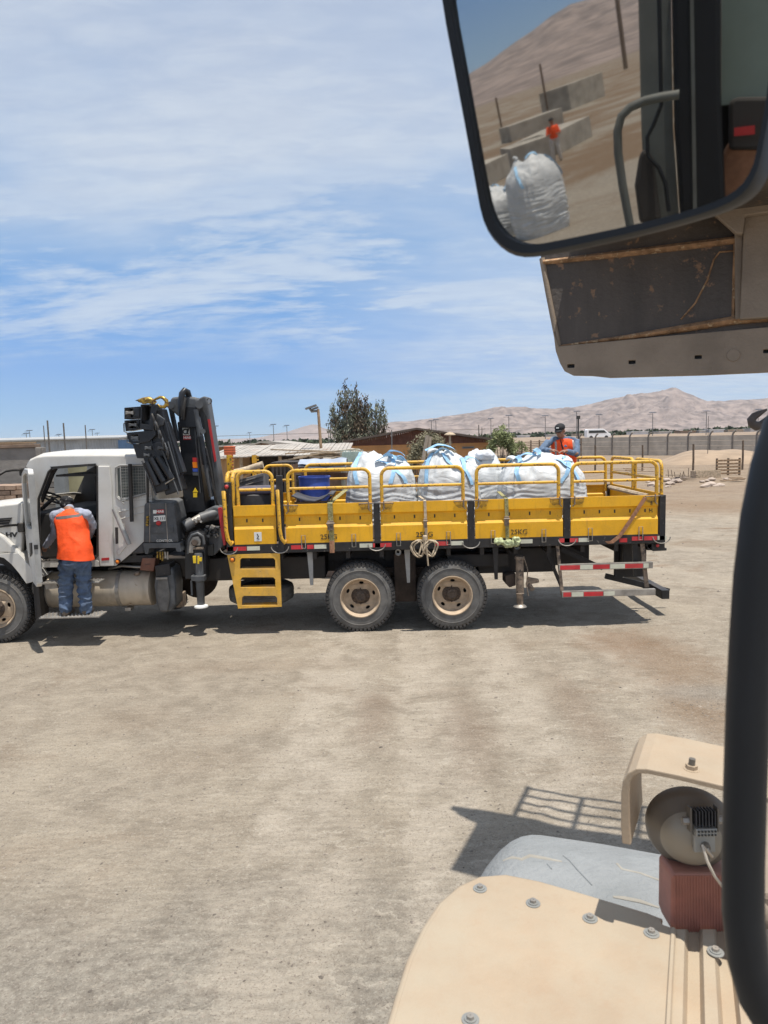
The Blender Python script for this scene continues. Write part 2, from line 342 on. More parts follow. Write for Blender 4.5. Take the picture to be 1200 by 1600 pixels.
# union of capsules / ellipsoids -> one continuous remeshed surface
def blob(name, prims, m, parent=None, voxel=.012, smooth_it=6, wrinkle=0, wscale=12, cut=None, wvec=(1, 1, 1)):
    b = MB()
    for p in prims:
        if p[0] == 'c':
            _, a, c, ra, rb = p; a = Vector(a); c = Vector(c); d = (c-a)
            if d.length < 1e-5: continue
            pts = []; rs = []; t = d.normalized()
            for k in range(5):
                A = R_(90*k/4-90*0); pts.append(a - t*ra*math.cos(A)); rs.append(max(ra*math.sin(A), ra*.02))
            for k in range(5):
                A = R_(90*(4-k)/4); pts.append(c + t*rb*math.cos(A)); rs.append(max(rb*math.sin(A), rb*.02))
            b.tube(pts, rs, 14)
        elif p[0] == 'l':
            vs = []; nu = 24; S = p[1]
            S = [(S[0][0]+Vector((0, 0, .015)), S[0][1]*.5, S[0][2]*.5)]+list(S)+[(S[-1][0]-Vector((0, 0, .015)), S[-1][1]*.5, S[-1][2]*.5)]
            for (c, rx, ry) in S:
                for j in range(nu):
                    A = 2*math.pi*j/nu; ca, sa = math.cos(A), math.sin(A); e = .85
                    vs.append(Vector(c)+Vector((math.copysign(abs(ca)**e, ca)*rx, math.copysign(abs(sa)**e, sa)*ry, 0)))
            k = len(S); b.add(vs, [(i*nu+j, i*nu+(j+1) % nu, (i+1)*nu+(j+1) % nu, (i+1)*nu+j) for i in range(k-1) for j in range(nu)]+[tuple(range(nu)), tuple((k-1)*nu+j for j in range(nu))])
        else:
            _, c, r3 = p[:3]; q = p[3] if len(p) > 3 else Matrix.Identity(3); c = Vector(c); vs = []; fs = []; nu, nv = 18, 12
            for i in range(1, nv):
                th = math.pi*i/nv
                for j in range(nu):
                    ph = 2*math.pi*j/nu; vs.append(c + q @ Vector((r3[0]*math.sin(th)*math.cos(ph), r3[1]*math.sin(th)*math.sin(ph), r3[2]*math.cos(th))))
            for i in range(nv-2):
                for j in range(nu): fs.append((i*nu+j, (i+1)*nu+j, (i+1)*nu+(j+1) % nu, i*nu+(j+1) % nu))
            vs.append(c + q @ Vector((0, 0, r3[2]))); vs.append(c + q @ Vector((0, 0, -r3[2]))); k = len(vs)-2
            for j in range(nu): fs.append((k, j, (j+1) % nu)); fs.append((k+1, (nv-2)*nu+(j+1) % nu, (nv-2)*nu+j))
            b.add(vs, fs)
    me = bpy.data.meshes.new(name); me.from_pydata(b.v, [], b.f)
    bm = bmesh.new(); bm.from_mesh(me); bmesh.ops.recalc_face_normals(bm, faces=bm.faces); bm.to_mesh(me); bm.free()
    o = bpy.data.objects.new(name, me); COL.objects.link(o)
    r = o.modifiers.new('r', 'REMESH'); r.mode = 'VOXEL'; r.voxel_size = voxel
    s = o.modifiers.new('s', 'SMOOTH'); s.iterations = smooth_it; s.factor = .5
    dg = bpy.context.evaluated_depsgraph_get(); me2 = bpy.data.meshes.new_from_object(o.evaluated_get(dg))
    o.modifiers.clear(); o.data = me2; me2.name = name
    if wrinkle:
        wv = Vector(wvec); no = [v.normal.copy() for v in me2.vertices]
        for v, n_ in zip(me2.vertices, no):
            q = Vector((v.co.x*wv.x, v.co.y*wv.y, v.co.z*wv.z))*wscale
            h = 1-abs(noise.noise(q)*2) ; v.co += n_*wrinkle*(h-.5)
    if cut:
        bm = bmesh.new(); bm.from_mesh(me2)
        for (pc, pn) in cut:
            bmesh.ops.bisect_plane(bm, geom=bm.verts[:]+bm.edges[:]+bm.faces[:], plane_co=pc, plane_no=pn, clear_outer=True)
        bm.to_mesh(me2); bm.free()
    me2.materials.clear(); me2.materials.append(M[m] if isinstance(m, str) else m); me2.polygons.foreach_set('use_smooth', [True]*len(me2.polygons))
    setp(o, parent)
    return o

# ================================================================== GROUND
def sstep(a, b, x):
    t = max(0., min(1., (x-a)/(b-a))); return t*t*(3-2*t)
def gz(x, y):
    d = math.hypot(x, y)
    z = 0.0
    if d < 60:
        k = 1-sstep(30, 60, d)
        z += k*(noise.noise(Vector((x*.35, y*.35, 1)))*.025 + noise.noise(Vector((x*1.3, y*1.3, 5)))*.010)
        if -8 < x < 8 and .5 < y < 15:
            z += noise.noise(Vector((x*5, y*5, 2)))*.006+noise.noise(Vector((x*11, y*13, 7)))*.003
            # tyre tracks: lateral scuffs pressed into the dust
            for (c, wd, ph) in ((-.62, .42, 0), (.42, .34, 2.3), (1.35, .34, 4.1)):
                xc = c + .10*math.sin(y*.35+ph) + (6-y)*.03
                m_ = 1-sstep(wd*.55, wd, abs(x-xc+noise.noise(Vector((x*2, y*2, 9)))*.12))
                if m_ > 0:
                    q = y*17 + 5*noise.noise(Vector((x*1.7, y*1.7, ph))) + 3.2*abs(x-xc)
                    z += m_*(-.009 + .016*max(0, math.sin(q))**3 * (.3+.9*max(0, noise.noise(Vector((x*1.2, y*1.2, ph+3)))+.3)))
    if y > 22 and x > 4:       # uneven dirt on the far side of the yard, right
        k = sstep(22, 30, y)*sstep(4, 9, x)*(1-sstep(75, 90, y))
        z += k*(.22*max(0, noise.noise(Vector((x*.16, y*.13, 4)))+.1) + .07*noise.noise(Vector((x*.7, y*.6, 3))))
    return z
def lines(dense, far): 
    a, b, st = dense; n = int(round((b-a)/st)); v = [a+(b-a)*i/n for i in range(n+1)]
    s = st; p = b
    while p < far: s *= 1.16; p += s; v.append(p)
    s = st; p = a
    while p > -far: s *= 1.16; p -= s; v.insert(0, p)
    return v
gx = lines((-6.2, 6.2, .036), 7500); gy = lines((2.2, 12.5, .036), 7500)
gv = [(x, y, gz(x, y)) for y in gy for x in gx]; nx = len(gx)
gf = [(j*nx+i, j*nx+i+1, (j+1)*nx+i+1, (j+1)*nx+i) for j in range(len(gy)-1) for i in range(nx-1)]
def groundmat():
    m = bpy.data.materials.new('packed_dirt'); m.use_nodes = True; nt = m.node_tree; bs = nt.nodes['Principled BSDF']
    pos = N(nt, 'ShaderNodeNewGeometry').outputs['Position']
    sp = N(nt, 'ShaderNodeSeparateXYZ'); L(nt, pos, sp.inputs[0]); X, Y, Z = sp.outputs
    a = NOISE(nt, pos, .55, 6, .62, .4); b = NOISE(nt, pos, 3.2, 6, .65, .3); c_ = NOISE(nt, pos, 26, 5, .7)
    c = MIX(nt, RAMP(nt, b, .3, .72), (.285, .240, .185), (.415, .355, .280))
    c = MIX(nt, MATH(nt, 'MULTIPLY', RAMP(nt, a, .45, .68), .75), c, (.45, .385, .300))
    # browner soil patches, more of them to the right and further off
    br = RAMP(nt, NOISE(nt, MAPV(nt, pos, (.8, 1.3, 1), (0, 0, .3), (2, 7, 0)), .8, 7, .66, .6), .53, .70)
    rm = RAMP(nt, X, 1.0, 6.5); ym = RAMP(nt, Y, 5.0, 9.0)
    k = MATH(nt, 'MULTIPLY', br, MATH(nt, 'ADD', .24, MATH(nt, 'MULTIPLY', MATH(nt, 'MULTIPLY', rm, ym), .6)), clamp=True)
    c = MIX(nt, k, c, (.235, .155, .095))
    far = MATH(nt, 'MULTIPLY', RAMP(nt, Y, 20, 34), RAMP(nt, X, 2, 9))
    c = MIX(nt, MATH(nt, 'MULTIPLY', far, .75), c, MIX(nt, RAMP(nt, NOISE(nt, MAPV(nt, pos, (.4, 1, 1)), .6, 6, .7), .35, .65), (.23, .15, .095), (.32, .23, .15)))
    # grey gravelly zone near the viewer
    ng = MATH(nt, 'SUBTRACT', 1.0, RAMP(nt, MATH(nt, 'ADD', Y, MATH(nt, 'MULTIPLY', a, 2.2)), 4.2, 6.2))
    c = MIX(nt, MATH(nt, 'MULTIPLY', ng, .70), c, MIX(nt, RAMP(nt, NOISE(nt, pos, 9, 6, .75), .38, .62), (.215, .195, .168), (.37, .34, .29)))
    # pale dusty wheel lanes
    lane = None
    for cx_, wd in ((-.62, .55), (.42, .42), (1.4, .42), (3.1, .5)):
        d = MATH(nt, 'ABSOLUTE', MATH(nt, 'SUBTRACT', MATH(nt, 'ADD', X, MATH(nt, 'MULTIPLY', MATH(nt, 'SUBTRACT', b, .5), .5)), cx_))
        q = MATH(nt, 'SUBTRACT', 1.0, RAMP(nt, d, wd*.45, wd))
        lane = q if lane is None else MATH(nt, 'MAXIMUM', lane, q)
    c = MIX(nt, MATH(nt, 'MULTIPLY', lane, MATH(nt, 'MULTIPLY', RAMP(nt, NOISE(nt, pos, 1.6, 4, .6), .3, .65), .75)), c, (.49, .425, .345))
    wv_ = N(nt, 'ShaderNodeTexWave', wave_type='BANDS', bands_direction='Y', wave_profile='SAW'); wv_.inputs['Scale'].default_value = 1.5; wv_.inputs['Distortion'].default_value = 12; wv_.inputs['Detail'].default_value = 5; wv_.inputs['Detail Scale'].default_value = 1.4; wv_.inputs['Detail Roughness'].default_value = .7; L(nt, pos, wv_.inputs['Vector'])
    tr_ = MATH(nt, 'MULTIPLY', RAMP(nt, wv_.outputs[0], .74, .97), MATH(nt, 'MULTIPLY', RAMP(nt, X, -2.0, -1.0), RAMP(nt, NOISE(nt, pos, 1.9, 5, .65), .42, .6)))
    c = MIX(nt, MATH(nt, 'MULTIPLY', tr_, .50), c, (.56, .495, .405))
    # brown disturbed earth behind the machine
    bk_ = MATH(nt, 'SUBTRACT', 1.0, RAMP(nt, Y, -14, -5))
    c = MIX(nt, MATH(nt, 'MULTIPLY', bk_, RAMP(nt, NOISE(nt, MAPV(nt, pos, (1, 1, 1), (0, 0, .6)), .09, 8, .72, .8), .42, .56)), c, (.20, .135, .085))
    # pale scuffs pressed by tyres
    sc_ = RAMP(nt, NOISE(nt, MAPV(nt, pos, (1, 2.6, 1), (0, 0, -.25)), 3.4, 7, .72, 1.6), .56, .66)
    c = MIX(nt, MATH(nt, 'MULTIPLY', sc_, .42), c, (.50, .435, .35))
    dk_ = RAMP(nt, NOISE(nt, MAPV(nt, pos, (1, 2.2, 1), (0, 0, -.2), (9, 3, 0)), 4.4, 7, .74, 1.2), .57, .68)
    c = MIX(nt, MATH(nt, 'MULTIPLY', dk_, .18), c, (.20, .155, .115))
    wob = MATH(nt, 'MULTIPLY', MATH(nt, 'SUBTRACT', NOISE(nt, pos, 2.6, 7, .72, .5), .5), 1.5)
    for (px_, py_, rx_, ry_, col_, st_) in ((585, 1120, .28, .9, (.19, .125, .085), .6), (735, 1140, .30, 1.2, (.19, .125, .085), .55), (905, 1110, .28, 1.5, (.20, .13, .085), .55), (1045, 1035, .8, 1.9, (.22, .135, .075), .95), (960, 1000, .6, .8, (.24, .15, .09), .75), (1100, 1120, .5, 1.0, (.22, .14, .08), .95), (1100, 790, 3.6, 3.5, (.25, .155, .085), .9), (1090, 850, 1.2, .8, (.25, .17, .10), .6), (1110, 1080, .75, .35, (.30, .29, .26), .7), (400, 1040, 1.6, .35, (.24, .17, .115), .4), (200, 1125, .6, .5, (.22, .155, .10), .4), (300, 1190, .6, .4, (.22, .155, .10), .3)):
        q_ = PZ(px_, py_, 0)
        dx_ = MATH(nt, 'DIVIDE', MATH(nt, 'SUBTRACT', X, q_.x), rx_); dy_ = MATH(nt, 'DIVIDE', MATH(nt, 'SUBTRACT', Y, q_.y), ry_)
        dd_ = MATH(nt, 'ADD', MATH(nt, 'SQRT', MATH(nt, 'ADD', MATH(nt, 'MULTIPLY', dx_, dx_), MATH(nt, 'MULTIPLY', dy_, dy_))), wob)
        c = MIX(nt, MATH(nt, 'MULTIPLY', MATH(nt, 'SUBTRACT', 1.0, RAMP(nt, dd_, .15, 1.25)), st_*.62), c, col_)
    # fine grit; dark specks also paint the tiny shadows of pits into the colour
    c = MIX(nt, MATH(nt, 'MULTIPLY', RAMP(nt, c_, .50, .68), .36), c, (.20, .165, .13))
    c = MIX(nt, MATH(nt, 'MULTIPLY', RAMP(nt, NOISE(nt, pos, 48, 4, .7), .53, .66), .40), c, (.56, .51, .43))
    c = MIX(nt, MATH(nt, 'MULTIPLY', RAMP(nt, NOISE(nt, MAPV(nt, pos, (1, 1, 1), (0, 0, 0), (4, 4, 4)), 80, 3, .6), .58, .66), .5), c, (.15, .12, .095))
    c = MIX(nt, MATH(nt, 'MULTIPLY', RAMP(nt, NOISE(nt, MAPV(nt, pos, (1, 1, 1), (0, 0, 0), (2, 8, 4)), 13, 6, .75), .54, .68), .20), c, (.22, .185, .145))
    vo = N(nt, 'ShaderNodeTexVoronoi'); vo.inputs['Scale'].default_value = 34; L(nt, pos, vo.inputs['Vector'])
    c = MIX(nt, 1.0, c, (.85, .845, .835), 'MULTIPLY')
    L(nt, c, bs.inputs['Base Color']); bs.inputs['Roughness'].default_value = .95; bs.inputs['Specular IOR Level'].default_value = .2
    bn = N(nt, 'ShaderNodeBump'); bn.inputs['Strength'].default_value = 1.0; bn.inputs['Distance'].default_value = .05
    h = MATH(nt, 'ADD', MATH(nt, 'MULTIPLY', c_, .38), MATH(nt, 'ADD', MATH(nt, 'MULTIPLY', b, .9), MATH(nt, 'MULTIPLY', MATH(nt, 'SUBTRACT', .5, vo.outputs['Distance']), .12)))
    h = MATH(nt, 'ADD', h, MATH(nt, 'MULTIPLY', NOISE(nt, MAPV(nt, pos, (1, 2.4, 1)), 7, 6, .7, .8), .55))
    L(nt, h, bn.inputs['Height']); L(nt, bn.outputs[0], bs.inputs['Normal'])
    return m
M['ground'] = groundmat()
g = MB(); g.add(gv, gf)
go = g.build('ground', 'ground', smooth=60); struct(go)

# pebbles: uncountable
pb = MB(); rp = random.Random(3)
def pebble(b, x, y, z, r, rr):
    vs = []; q = Matrix.Rotation(rr.random()*6.28, 3, 'Z')
    for i in range(6):
        A = i*1.0472; k = rr.uniform(.7, 1.15); vs.append(q @ Vector((math.cos(A)*r*k*1.2, math.sin(A)*r*k*.85, rr.uniform(-.1, .2)*r)))
    vs.append(Vector((rr.uniform(-.2, .2)*r, rr.uniform(-.2, .2)*r, r*rr.uniform(.5, .75)))); vs.append(Vector((0, 0, -r*.4)))
    b.add([v+Vector((x, y, z)) for v in vs], [(i, (i+1) % 6, 6) for i in range(6)] + [((i+1) % 6, i, 7) for i in range(6)])
for i in range(9000):
    y = 2.6+ (rp.random()**1.2)*9.5; x = rp.uniform(-.62, .62)*y
    if rp.random() < .12: x = rp.gauss(3.55, .5); y = rp.gauss(7.3, .3)
    r = .0035 + .009*rp.random()**4 + (.012 if rp.random() < .012 else 0)
    pebble(pb, x, y, gz(x, y), r, rp)
for i in range(900):
    y = rp.uniform(12.5, 34); x = rp.uniform(-.6, .6)*y; pebble(pb, x, y, gz(x, y), .010+.03*rp.random()**3, rp)
M['stone'] = mat('pebble_stone', (.22, .185, .15), .9, var=.6, scale=9)
stuff(pb.build('gravel', 'stone'), 'loose pebbles scattered over the dirt yard', 'gravel')

# ================================================================== MOUNTAINS
def hills(name, pts, D, y0f, y1f, zamp, m, seed, base_extra=0):
    """pts: [(px,py)] ridge outline seen at distance D; real relief from y0f*D to y1f*D"""
    cols = []; n = 420
    for i in range(n+1):
        px = pts[0][0]+(pts[-1][0]-pts[0][0])*i/n
        for (a, b) in zip(pts, pts[1:]):
            if a[0] <= px <= b[0]: t = (px-a[0])/max(1e-6, b[0]-a[0]); py = a[1]+(b[1]-a[1])*t; break
        p = P3(px, py, D); cols.append((p.x, max(0, p.z)))
    rows = 80; vs = []
    for j in range(rows+1):
        t = j/rows; yy = D*(y0f+(y1f-y0f)*t); tr = (1-y0f)/(y1f-y0f)
        prof = (t/tr)**1.25 if t <= tr else max(0, 1-((t-tr)/(1-tr))**1.3*.8)
        for (x, z) in cols:
            X_ = x*yy/D; q = Vector((X_/420., yy/420., seed))
            rdg = (1-abs(noise.noise(q)*2))*.6+(1-abs(noise.noise(q*2.3)*2))*.28+(1-abs(noise.noise(q*5.1)*2))*.14-.5
            e = math.sin(min(1, t/tr if t <= tr else 1)*math.pi)*(1 if t <= tr else 0)
            fine = (abs(noise.noise(q*6))*-.11+abs(noise.noise(q*13))*-.07+noise.noise(q*27)*.02)*(.2+e)
            vs.append((X_, yy, (z*prof)*(1+rdg*zamp*(.25+e)) + z*(rdg*zamp*.4*e+fine) - 3*(1-min(1, t*8)) + base_extra))
    c = n+1; fs = [(j*c+i, j*c+i+1, (j+1)*c+i+1, (j+1)*c+i) for j in range(rows) for i in range(n)]
    b = MB(); b.add(vs, fs); o = b.build(name, m, smooth=80); struct(o); return o
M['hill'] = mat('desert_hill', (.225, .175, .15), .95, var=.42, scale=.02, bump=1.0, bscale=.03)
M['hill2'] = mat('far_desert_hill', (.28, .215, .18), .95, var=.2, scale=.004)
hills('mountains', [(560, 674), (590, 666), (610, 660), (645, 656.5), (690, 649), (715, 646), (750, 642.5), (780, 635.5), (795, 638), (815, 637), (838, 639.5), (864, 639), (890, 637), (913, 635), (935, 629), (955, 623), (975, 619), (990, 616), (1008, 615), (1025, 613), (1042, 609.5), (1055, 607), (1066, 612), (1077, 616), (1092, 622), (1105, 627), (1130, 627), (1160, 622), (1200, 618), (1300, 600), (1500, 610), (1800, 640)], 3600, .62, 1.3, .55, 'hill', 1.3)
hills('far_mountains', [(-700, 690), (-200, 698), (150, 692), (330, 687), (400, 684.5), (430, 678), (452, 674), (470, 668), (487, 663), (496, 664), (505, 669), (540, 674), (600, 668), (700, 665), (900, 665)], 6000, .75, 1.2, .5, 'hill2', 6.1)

# ================================================================== BACKGROUND
def hor(px): return 685.3-.0257*(px-600)
def gp(px, py): p = PZ(px, py, 0.); return Vector((p.x, p.y, 0))
def obj1(b, name, m, label, cat, group=None, **k): return tag(b.build(name, m, **k), label, cat, group)

# --- far tree line and town (uncountable mass of trees)
tb = MB(); rt = random.Random(11)
def clump(b, c, r, n, rr, s=1.0, leaf=.5):
    for i in range(n):
        v = Vector((rr.gauss(0, 1), rr.gauss(0, 1), rr.gauss(0, 1))).normalized()*r*rr.uniform(.35, 1)
        v.z *= s; p = Vector(c)+v; a = Vector((rr.uniform(-1, 1), rr.uniform(-1, 1), rr.uniform(-1, 1))).normalized()*leaf*rr.uniform(.6, 1.2)
        d = a.cross(Vector((rr.uniform(-1, 1), rr.uniform(-1, 1), rr.uniform(-1, 1)))).normalized()*leaf*rr.uniform(.3, .7)
        b.add([p-a, p+d, p+a, p-d], [(0, 1, 2, 3)])
M['fartree'] = mat('far_tree_leaves', (.045, .062, .032), .9, var=.45, scale=.05)
for i in range(340):
    yy = rt.uniform(380, 560); px = rt.uniform(-40, 1260)
    if 600 < px < 800 and rt.random() < .3: continue
    x = (px-600)/1110*yy; h = rt.uniform(2.4, 4.6) * (1.0 if px > 800 else .85)
    for q in range(3): clump(tb, (x+rt.uniform(-3, 3), yy+rt.uniform(-3, 3), h*rt.uniform(.45, .75)), h*.6, 14, rt, .7, 1.5)
stuff(tb.build('tree_line', 'fartree'), 'distant dark green band of trees along the horizon under the mountains', 'trees')

# --- low far buildings
cols_ = [(.55, .53, .5), (.45, .38, .3), (.62, .62, .62), (.30, .22, .16)]
for i, c in enumerate(cols_): M['far%d' % i] = mat('far_wall_%d' % i, c, .8, var=.1, scale=.5)
fb = [(868, 681, 22, 4, 0), (905, 681, 12, 3, 1), (1000, 675.5, 26, 6, 2), (1040, 674.5, 20, 5, 0), (1075, 675, 24, 5, 3), (1120, 672.5, 22, 6, 2), (1150, 672, 24, 5, 1), (1185, 670, 24, 6, 0), (820, 683, 16, 4, 2), (1098, 674.5, 10, 5, 0)]
fl = ['pale flat roofed block right of the man in the cap', 'tan low block beyond the yard wall', 'white shed left of the white van strip of town', 'cream low house in the far town', 'brown low house in the far town',
      'white wide shed near the foot of the large mountain', 'tan house among the far trees to the right', 'pale shed by the hook at the right', 'small white block left of the man in the cap', 'small pale cube house between two larger sheds']
for (px, py, wpx, hpx, ci), lb in zip(fb, fl):
    Yd = 330.; p = P3(px, py, Yd); w_ = wpx/1110*Yd/2; h_ = max(2.6, hpx/1110*Yd+1.2)
    b = MB(); b.box(p.x-w_, p.x+w_, Yd, Yd+7, 0, h_); b.box(p.x-w_-.3, p.x+w_+.3, Yd-.3, Yd+7.3, h_, h_+.25)
    for k in range(3): b.box(p.x-w_*.6+k*w_*.5, p.x-w_*.6+k*w_*.5+.9, Yd-.06, Yd, .9, 2.0)
    obj1(b, 'far_building', 'far%d' % ci, lb, 'building', 'low buildings of the far town')

# --- solar street lamps
M['galv'] = mat('galvanised_pole', (.17, .17, .17), .6, var=.2, dust=.1)
M['panel'] = mat('solar_panel', (.012, .014, .02), .3)
def solar_lamp(label, loc, hgt):
    t = thing('street_lamp', label, 'street lamp', loc, 'solar street lamps on the plain')
    x, y, z = loc
    MB().cyl((x, y, z), (x, y, z+hgt-.2), .13, .08, 8).build('pole', 'galv', t, smooth=50)
    b = MB(); q = Matrix.Rotation(R_(12), 3, 'X'); b.obox((x, y, z+hgt), (1.7, 1.0, .07), q); b.build('solar_panel', 'panel', t)
    b = MB(); b.tube([(x, y, z+hgt-.55), (x-.5, y, z+hgt-.4), (x-.95, y, z+hgt-.42)], .05, 6); b.obox((x-1.15, y, z+hgt-.43), (.5, .26, .09)); b.build('lamp_head', 'galv', t)
    return t
sl = [(41, 677.5, 7.0), (46, 673, 8), (92, 679, 7), (144, 671.5, 8), (152, 677, 8), (337, 666, 8), (390, 676, 7), (427, 663.5, 8), (448, 665, 8), (513, 662, 8), (674, 657, 8), (681, 656, 8), (767, 654, 8), (795, 649.5, 8), (852, 650, 8), (901, 643, 9), (936, 648, 8), (1020, 645, 8), (1104, 642.5, 8), (1185, 640, 8)]
sll = ['short solar lamp at far left above the warehouse', 'solar lamp behind the short one at far left', 'faint small solar lamp above the warehouse roof', 'solar lamp left of the crane boom head, the nearer of two', 'low solar lamp just beside the taller one near the crane',
       'solar lamp right against the black crane arm', 'faint solar lamp between crane and leaning wooden lamp post', 'solar lamp above the brown shed roof, left of two', 'solar lamp above the brown shed roof, right of two', 'solar lamp just left of the eucalyptus tree',
       'left one of a close pair of solar lamps over the brown gable', 'right one of a close pair of solar lamps over the brown gable', 'solar lamp over the right slope of the brown gable', 'solar lamp above the small green tree', 'solar lamp left of the man in the cap',
       'tallest solar lamp right of the man in the cap', 'solar lamp above the white van', 'solar lamp beneath the mountain peak', 'solar lamp right of the mountain peak', 'solar lamp next to the dark lifting hook']
for (px, py, hg), lb in zip(sl, sll):
    Yd = (hg-H)*1110/(hor(px)-py); solar_lamp(lb, (P3(px, py, Yd).x, Yd, 0), hg)

# --- thin bare poles at left
M['wirepole'] = mat('dull_pole', (.13, .115, .10), .8, var=.3)
for (px, t0, w_, lb) in ((68, 665, .05, 'thin short pole behind the cab roof'), (74, 657, .09, 'tallest bare pole above the warehouse'), (99, 661, .08, 'bare pole above the middle of the cab roof'), (133, 664, .06, 'thin bare pole above the cab rear'),
                      (556, 652, .04, 'thin pole in front of the eucalyptus tree'), (748, 664, .05, 'thin pole right of the brown gable peak'), (753, 668, .04, 'short thin pole right of the brown gable peak'), (1107, 650, .03, 'faint thin mast near the foot of the mountain')):
    Yd = 62.; p = P3(px, t0, Yd); b = MB(); b.cyl((0, 0, 0), (0, 0, p.z), w_, w_*.8, 8)
    o = obj1(b, 'bare_pole', 'wirepole', lb, 'pole', 'bare poles behind the yard'); o.location = (p.x, Yd, 0)

# --- overhead wire
b = MB(); 
for k, (y0, dz) in enumerate(((75, 0),)):
    pts = []
    for i in range(40):
        px = -60+1000*i/39; q = P3(px, 684.5-.0257*(px-300)-2.5 + 1.6*((i % 13)/6.5-1)**2, 75); pts.append(q)
    b.tube(pts, .022, 4)
obj1(b, 'overhead_cable', 'wirepole', 'thin overhead cable crossing low behind the yard', 'cable')

# --- warehouse left
M['corr'] = mat('pale_corrugated_wall', (.36, .38, .40), .6, var=.12, scale=.6)
M['wroof'] = mat('pale_roof', (.36, .36, .35), .6, var=.1, scale=.5)
M['bluesheet'] = mat('blue_sheet', (.06, .12, .22), .6, var=.2, scale=.6)
Yd = 120.
xa = P3(-160, 690, Yd).x; xb = P3(186, 690, Yd).x; zt = P3(100, 687, Yd).z
wh = thing('warehouse', 'long low pale corrugated warehouse behind the white truck cab', 'warehouse', ((xa+xb)/2, Yd, 0))
b = MB(); n = int((xb-xa)/.5); pts = []
poly = []
for i in range(n*2+1): poly.append((xa+(xb-xa)*i/(2*n), Yd+(.12 if i % 2 else 0)))
poly += [(xb, Yd+30), (xa, Yd+30)]
b.pxy(poly, 0, zt); b.build('wall', 'corr', wh)
b = MB(); b.pyz([(Yd-.8, zt-.05), (Yd+15, zt+.55), (Yd+31, zt), (Yd+31, zt+.15), (Yd+15, zt+.75), (Yd-.8, zt+.18)], xa-.5, xb+.5); b.build('roof', 'wroof', wh)
b = MB(); b.box(P3(185, 690, Yd-1).x, P3(212, 690, Yd-1).x, Yd-1.2, Yd-1, .6, zt-.3); b.build('blue_panel', 'bluesheet', wh)
b = MB(); o = b
b.box(P3(-20, 690, 100).x, P3(20, 690, 100).x, 100, 106, 0, P3(5, 694, 100).z); b.box(P3(-22, 690, 100).x, P3(22, 690, 100).x, 99.6, 106.4, P3(5, 693.6, 100).z, P3(5, 691, 100).z)
obj1(b, 'low_shed', 'wood', 'small brown roofed shed at the left edge before the warehouse', 'shed')

# --- rendered concrete wall behind cab
M['render'] = mat('rough_concrete_wall', (.27, .245, .215), .95, var=.2, scale=1.2, bump=.5, bscale=8)
M['brownroof'] = mat('brown_beam', (.22, .155, .11), .9, var=.3, scale=1.5)
Yw = 19.
b = MB(); zt = P3(20, 700, Yw).z; b.box(-13.5, P3(66, 700, Yw).x, Yw, Yw+.2, 0, zt)
cw = thing('concrete_wall', 'rough grey rendered wall behind the truck hood', 'wall', (-10.5, Yw, 0))
b.build('wall_panel', 'render', cw, bevel=.01)
b = MB(); b.box(-13.5, P3(57, 700, Yw).x, Yw-.05, Yw+.25, zt, zt+.09); b.build('coping', 'brownroof', cw, bevel=.01)
b = MB(); b.box(P3(57, 700, Yw).x, P3(64, 700, Yw).x, Yw-.09, Yw+.29, 0, P3(60, 699, Yw).z); b.build('pillar', 'render', cw, bevel=.02)
# long brown shed between the cab and crane
sh = thing('long_shed', 'low brown timber shed behind the truck cab roof', 'shed', (-8, Yw+1, 0))
b = MB(); b.box(P3(66, 700, Yw+1).x, P3(215, 700, Yw+1).x, Yw+1, Yw+3, 0, P3(140, 712, Yw+1).z); b.build('wall', 'palewood', sh)
b = MB(); b.pyz([(Yw+.6, P3(140, 709, Yw).z), (Yw+3, P3(140, 705, Yw+3).z), (Yw+3, P3(140, 704, Yw+3).z), (Yw+.6, P3(140, 706, Yw).z)], P3(62, 700, Yw+.6).x, P3(215, 700, Yw+.6).x); b.build('roof', 'brownroof', sh)
b = MB(); b.box(P3(80, 700, Yw+.6).x, P3(205, 700, Yw+.6).x, Yw+.5, Yw+.58, P3(140, 713.5, Yw).z, P3(140, 710, Yw).z); b.build('beam', 'darkwood', sh)
# stacked bricks / planks, left
bs_ = thing('brick_stack', 'stacked reddish flat bricks against the rendered wall behind the hood', 'brick stack', (-9.6, 17.6, 0))
rb = random.Random(5); M['brick'] = mat('pale_brick', (.33, .23, .165), .9, var=.35, scale=3)
b = MB(); ztop = P3(15, 758, 17).z; nl = 17
for r in range(nl):
    z0 = ztop*r/nl
    for k in range(22):
        x0 = -12.3+k*.27+(r % 2)*.13+rb.uniform(-.01, .01); yo = rb.uniform(-.03, .03)
        b.box(x0, x0+.25, 17+yo, 17.9+yo, z0+.004, z0+ztop/nl-.014)
b.build('bricks', 'brick', bs_)
# wall / paint board seen through the cab
M['ochre'] = mat('ochre_stained_panel', (.36, .33, .20), .9, var=.2, scale=1.2); M['greyp'] = mat('grey_post', (.20, .21, .21), .8, var=.15, scale=3)
b = MB(); b.box(P3(98, 750, 16).x, P3(134, 750, 16).x, 16, 16.15, 0, 2.56)
obj1(b, 'yellowish_panel', 'ochre', 'ochre stained panel seen through the cab windows', 'panel')
b = MB(); b.box(P3(84, 750, 15.6).x, P3(101, 750, 15.6).x, 15.6, 15.8, 0, 2.58)
obj1(b, 'grey_post', 'greyp', 'grey square column seen through the cab windows', 'column')
b = MB()
for r in range(19): b.box(-7.9, -6.2, 16.5+rb.uniform(-.02, .02), 16.8, r*.13, r*.13+.115)
obj1(b, 'block_wall', 'render', 'pale wall of stacked blocks seen through the cab windows', 'wall')

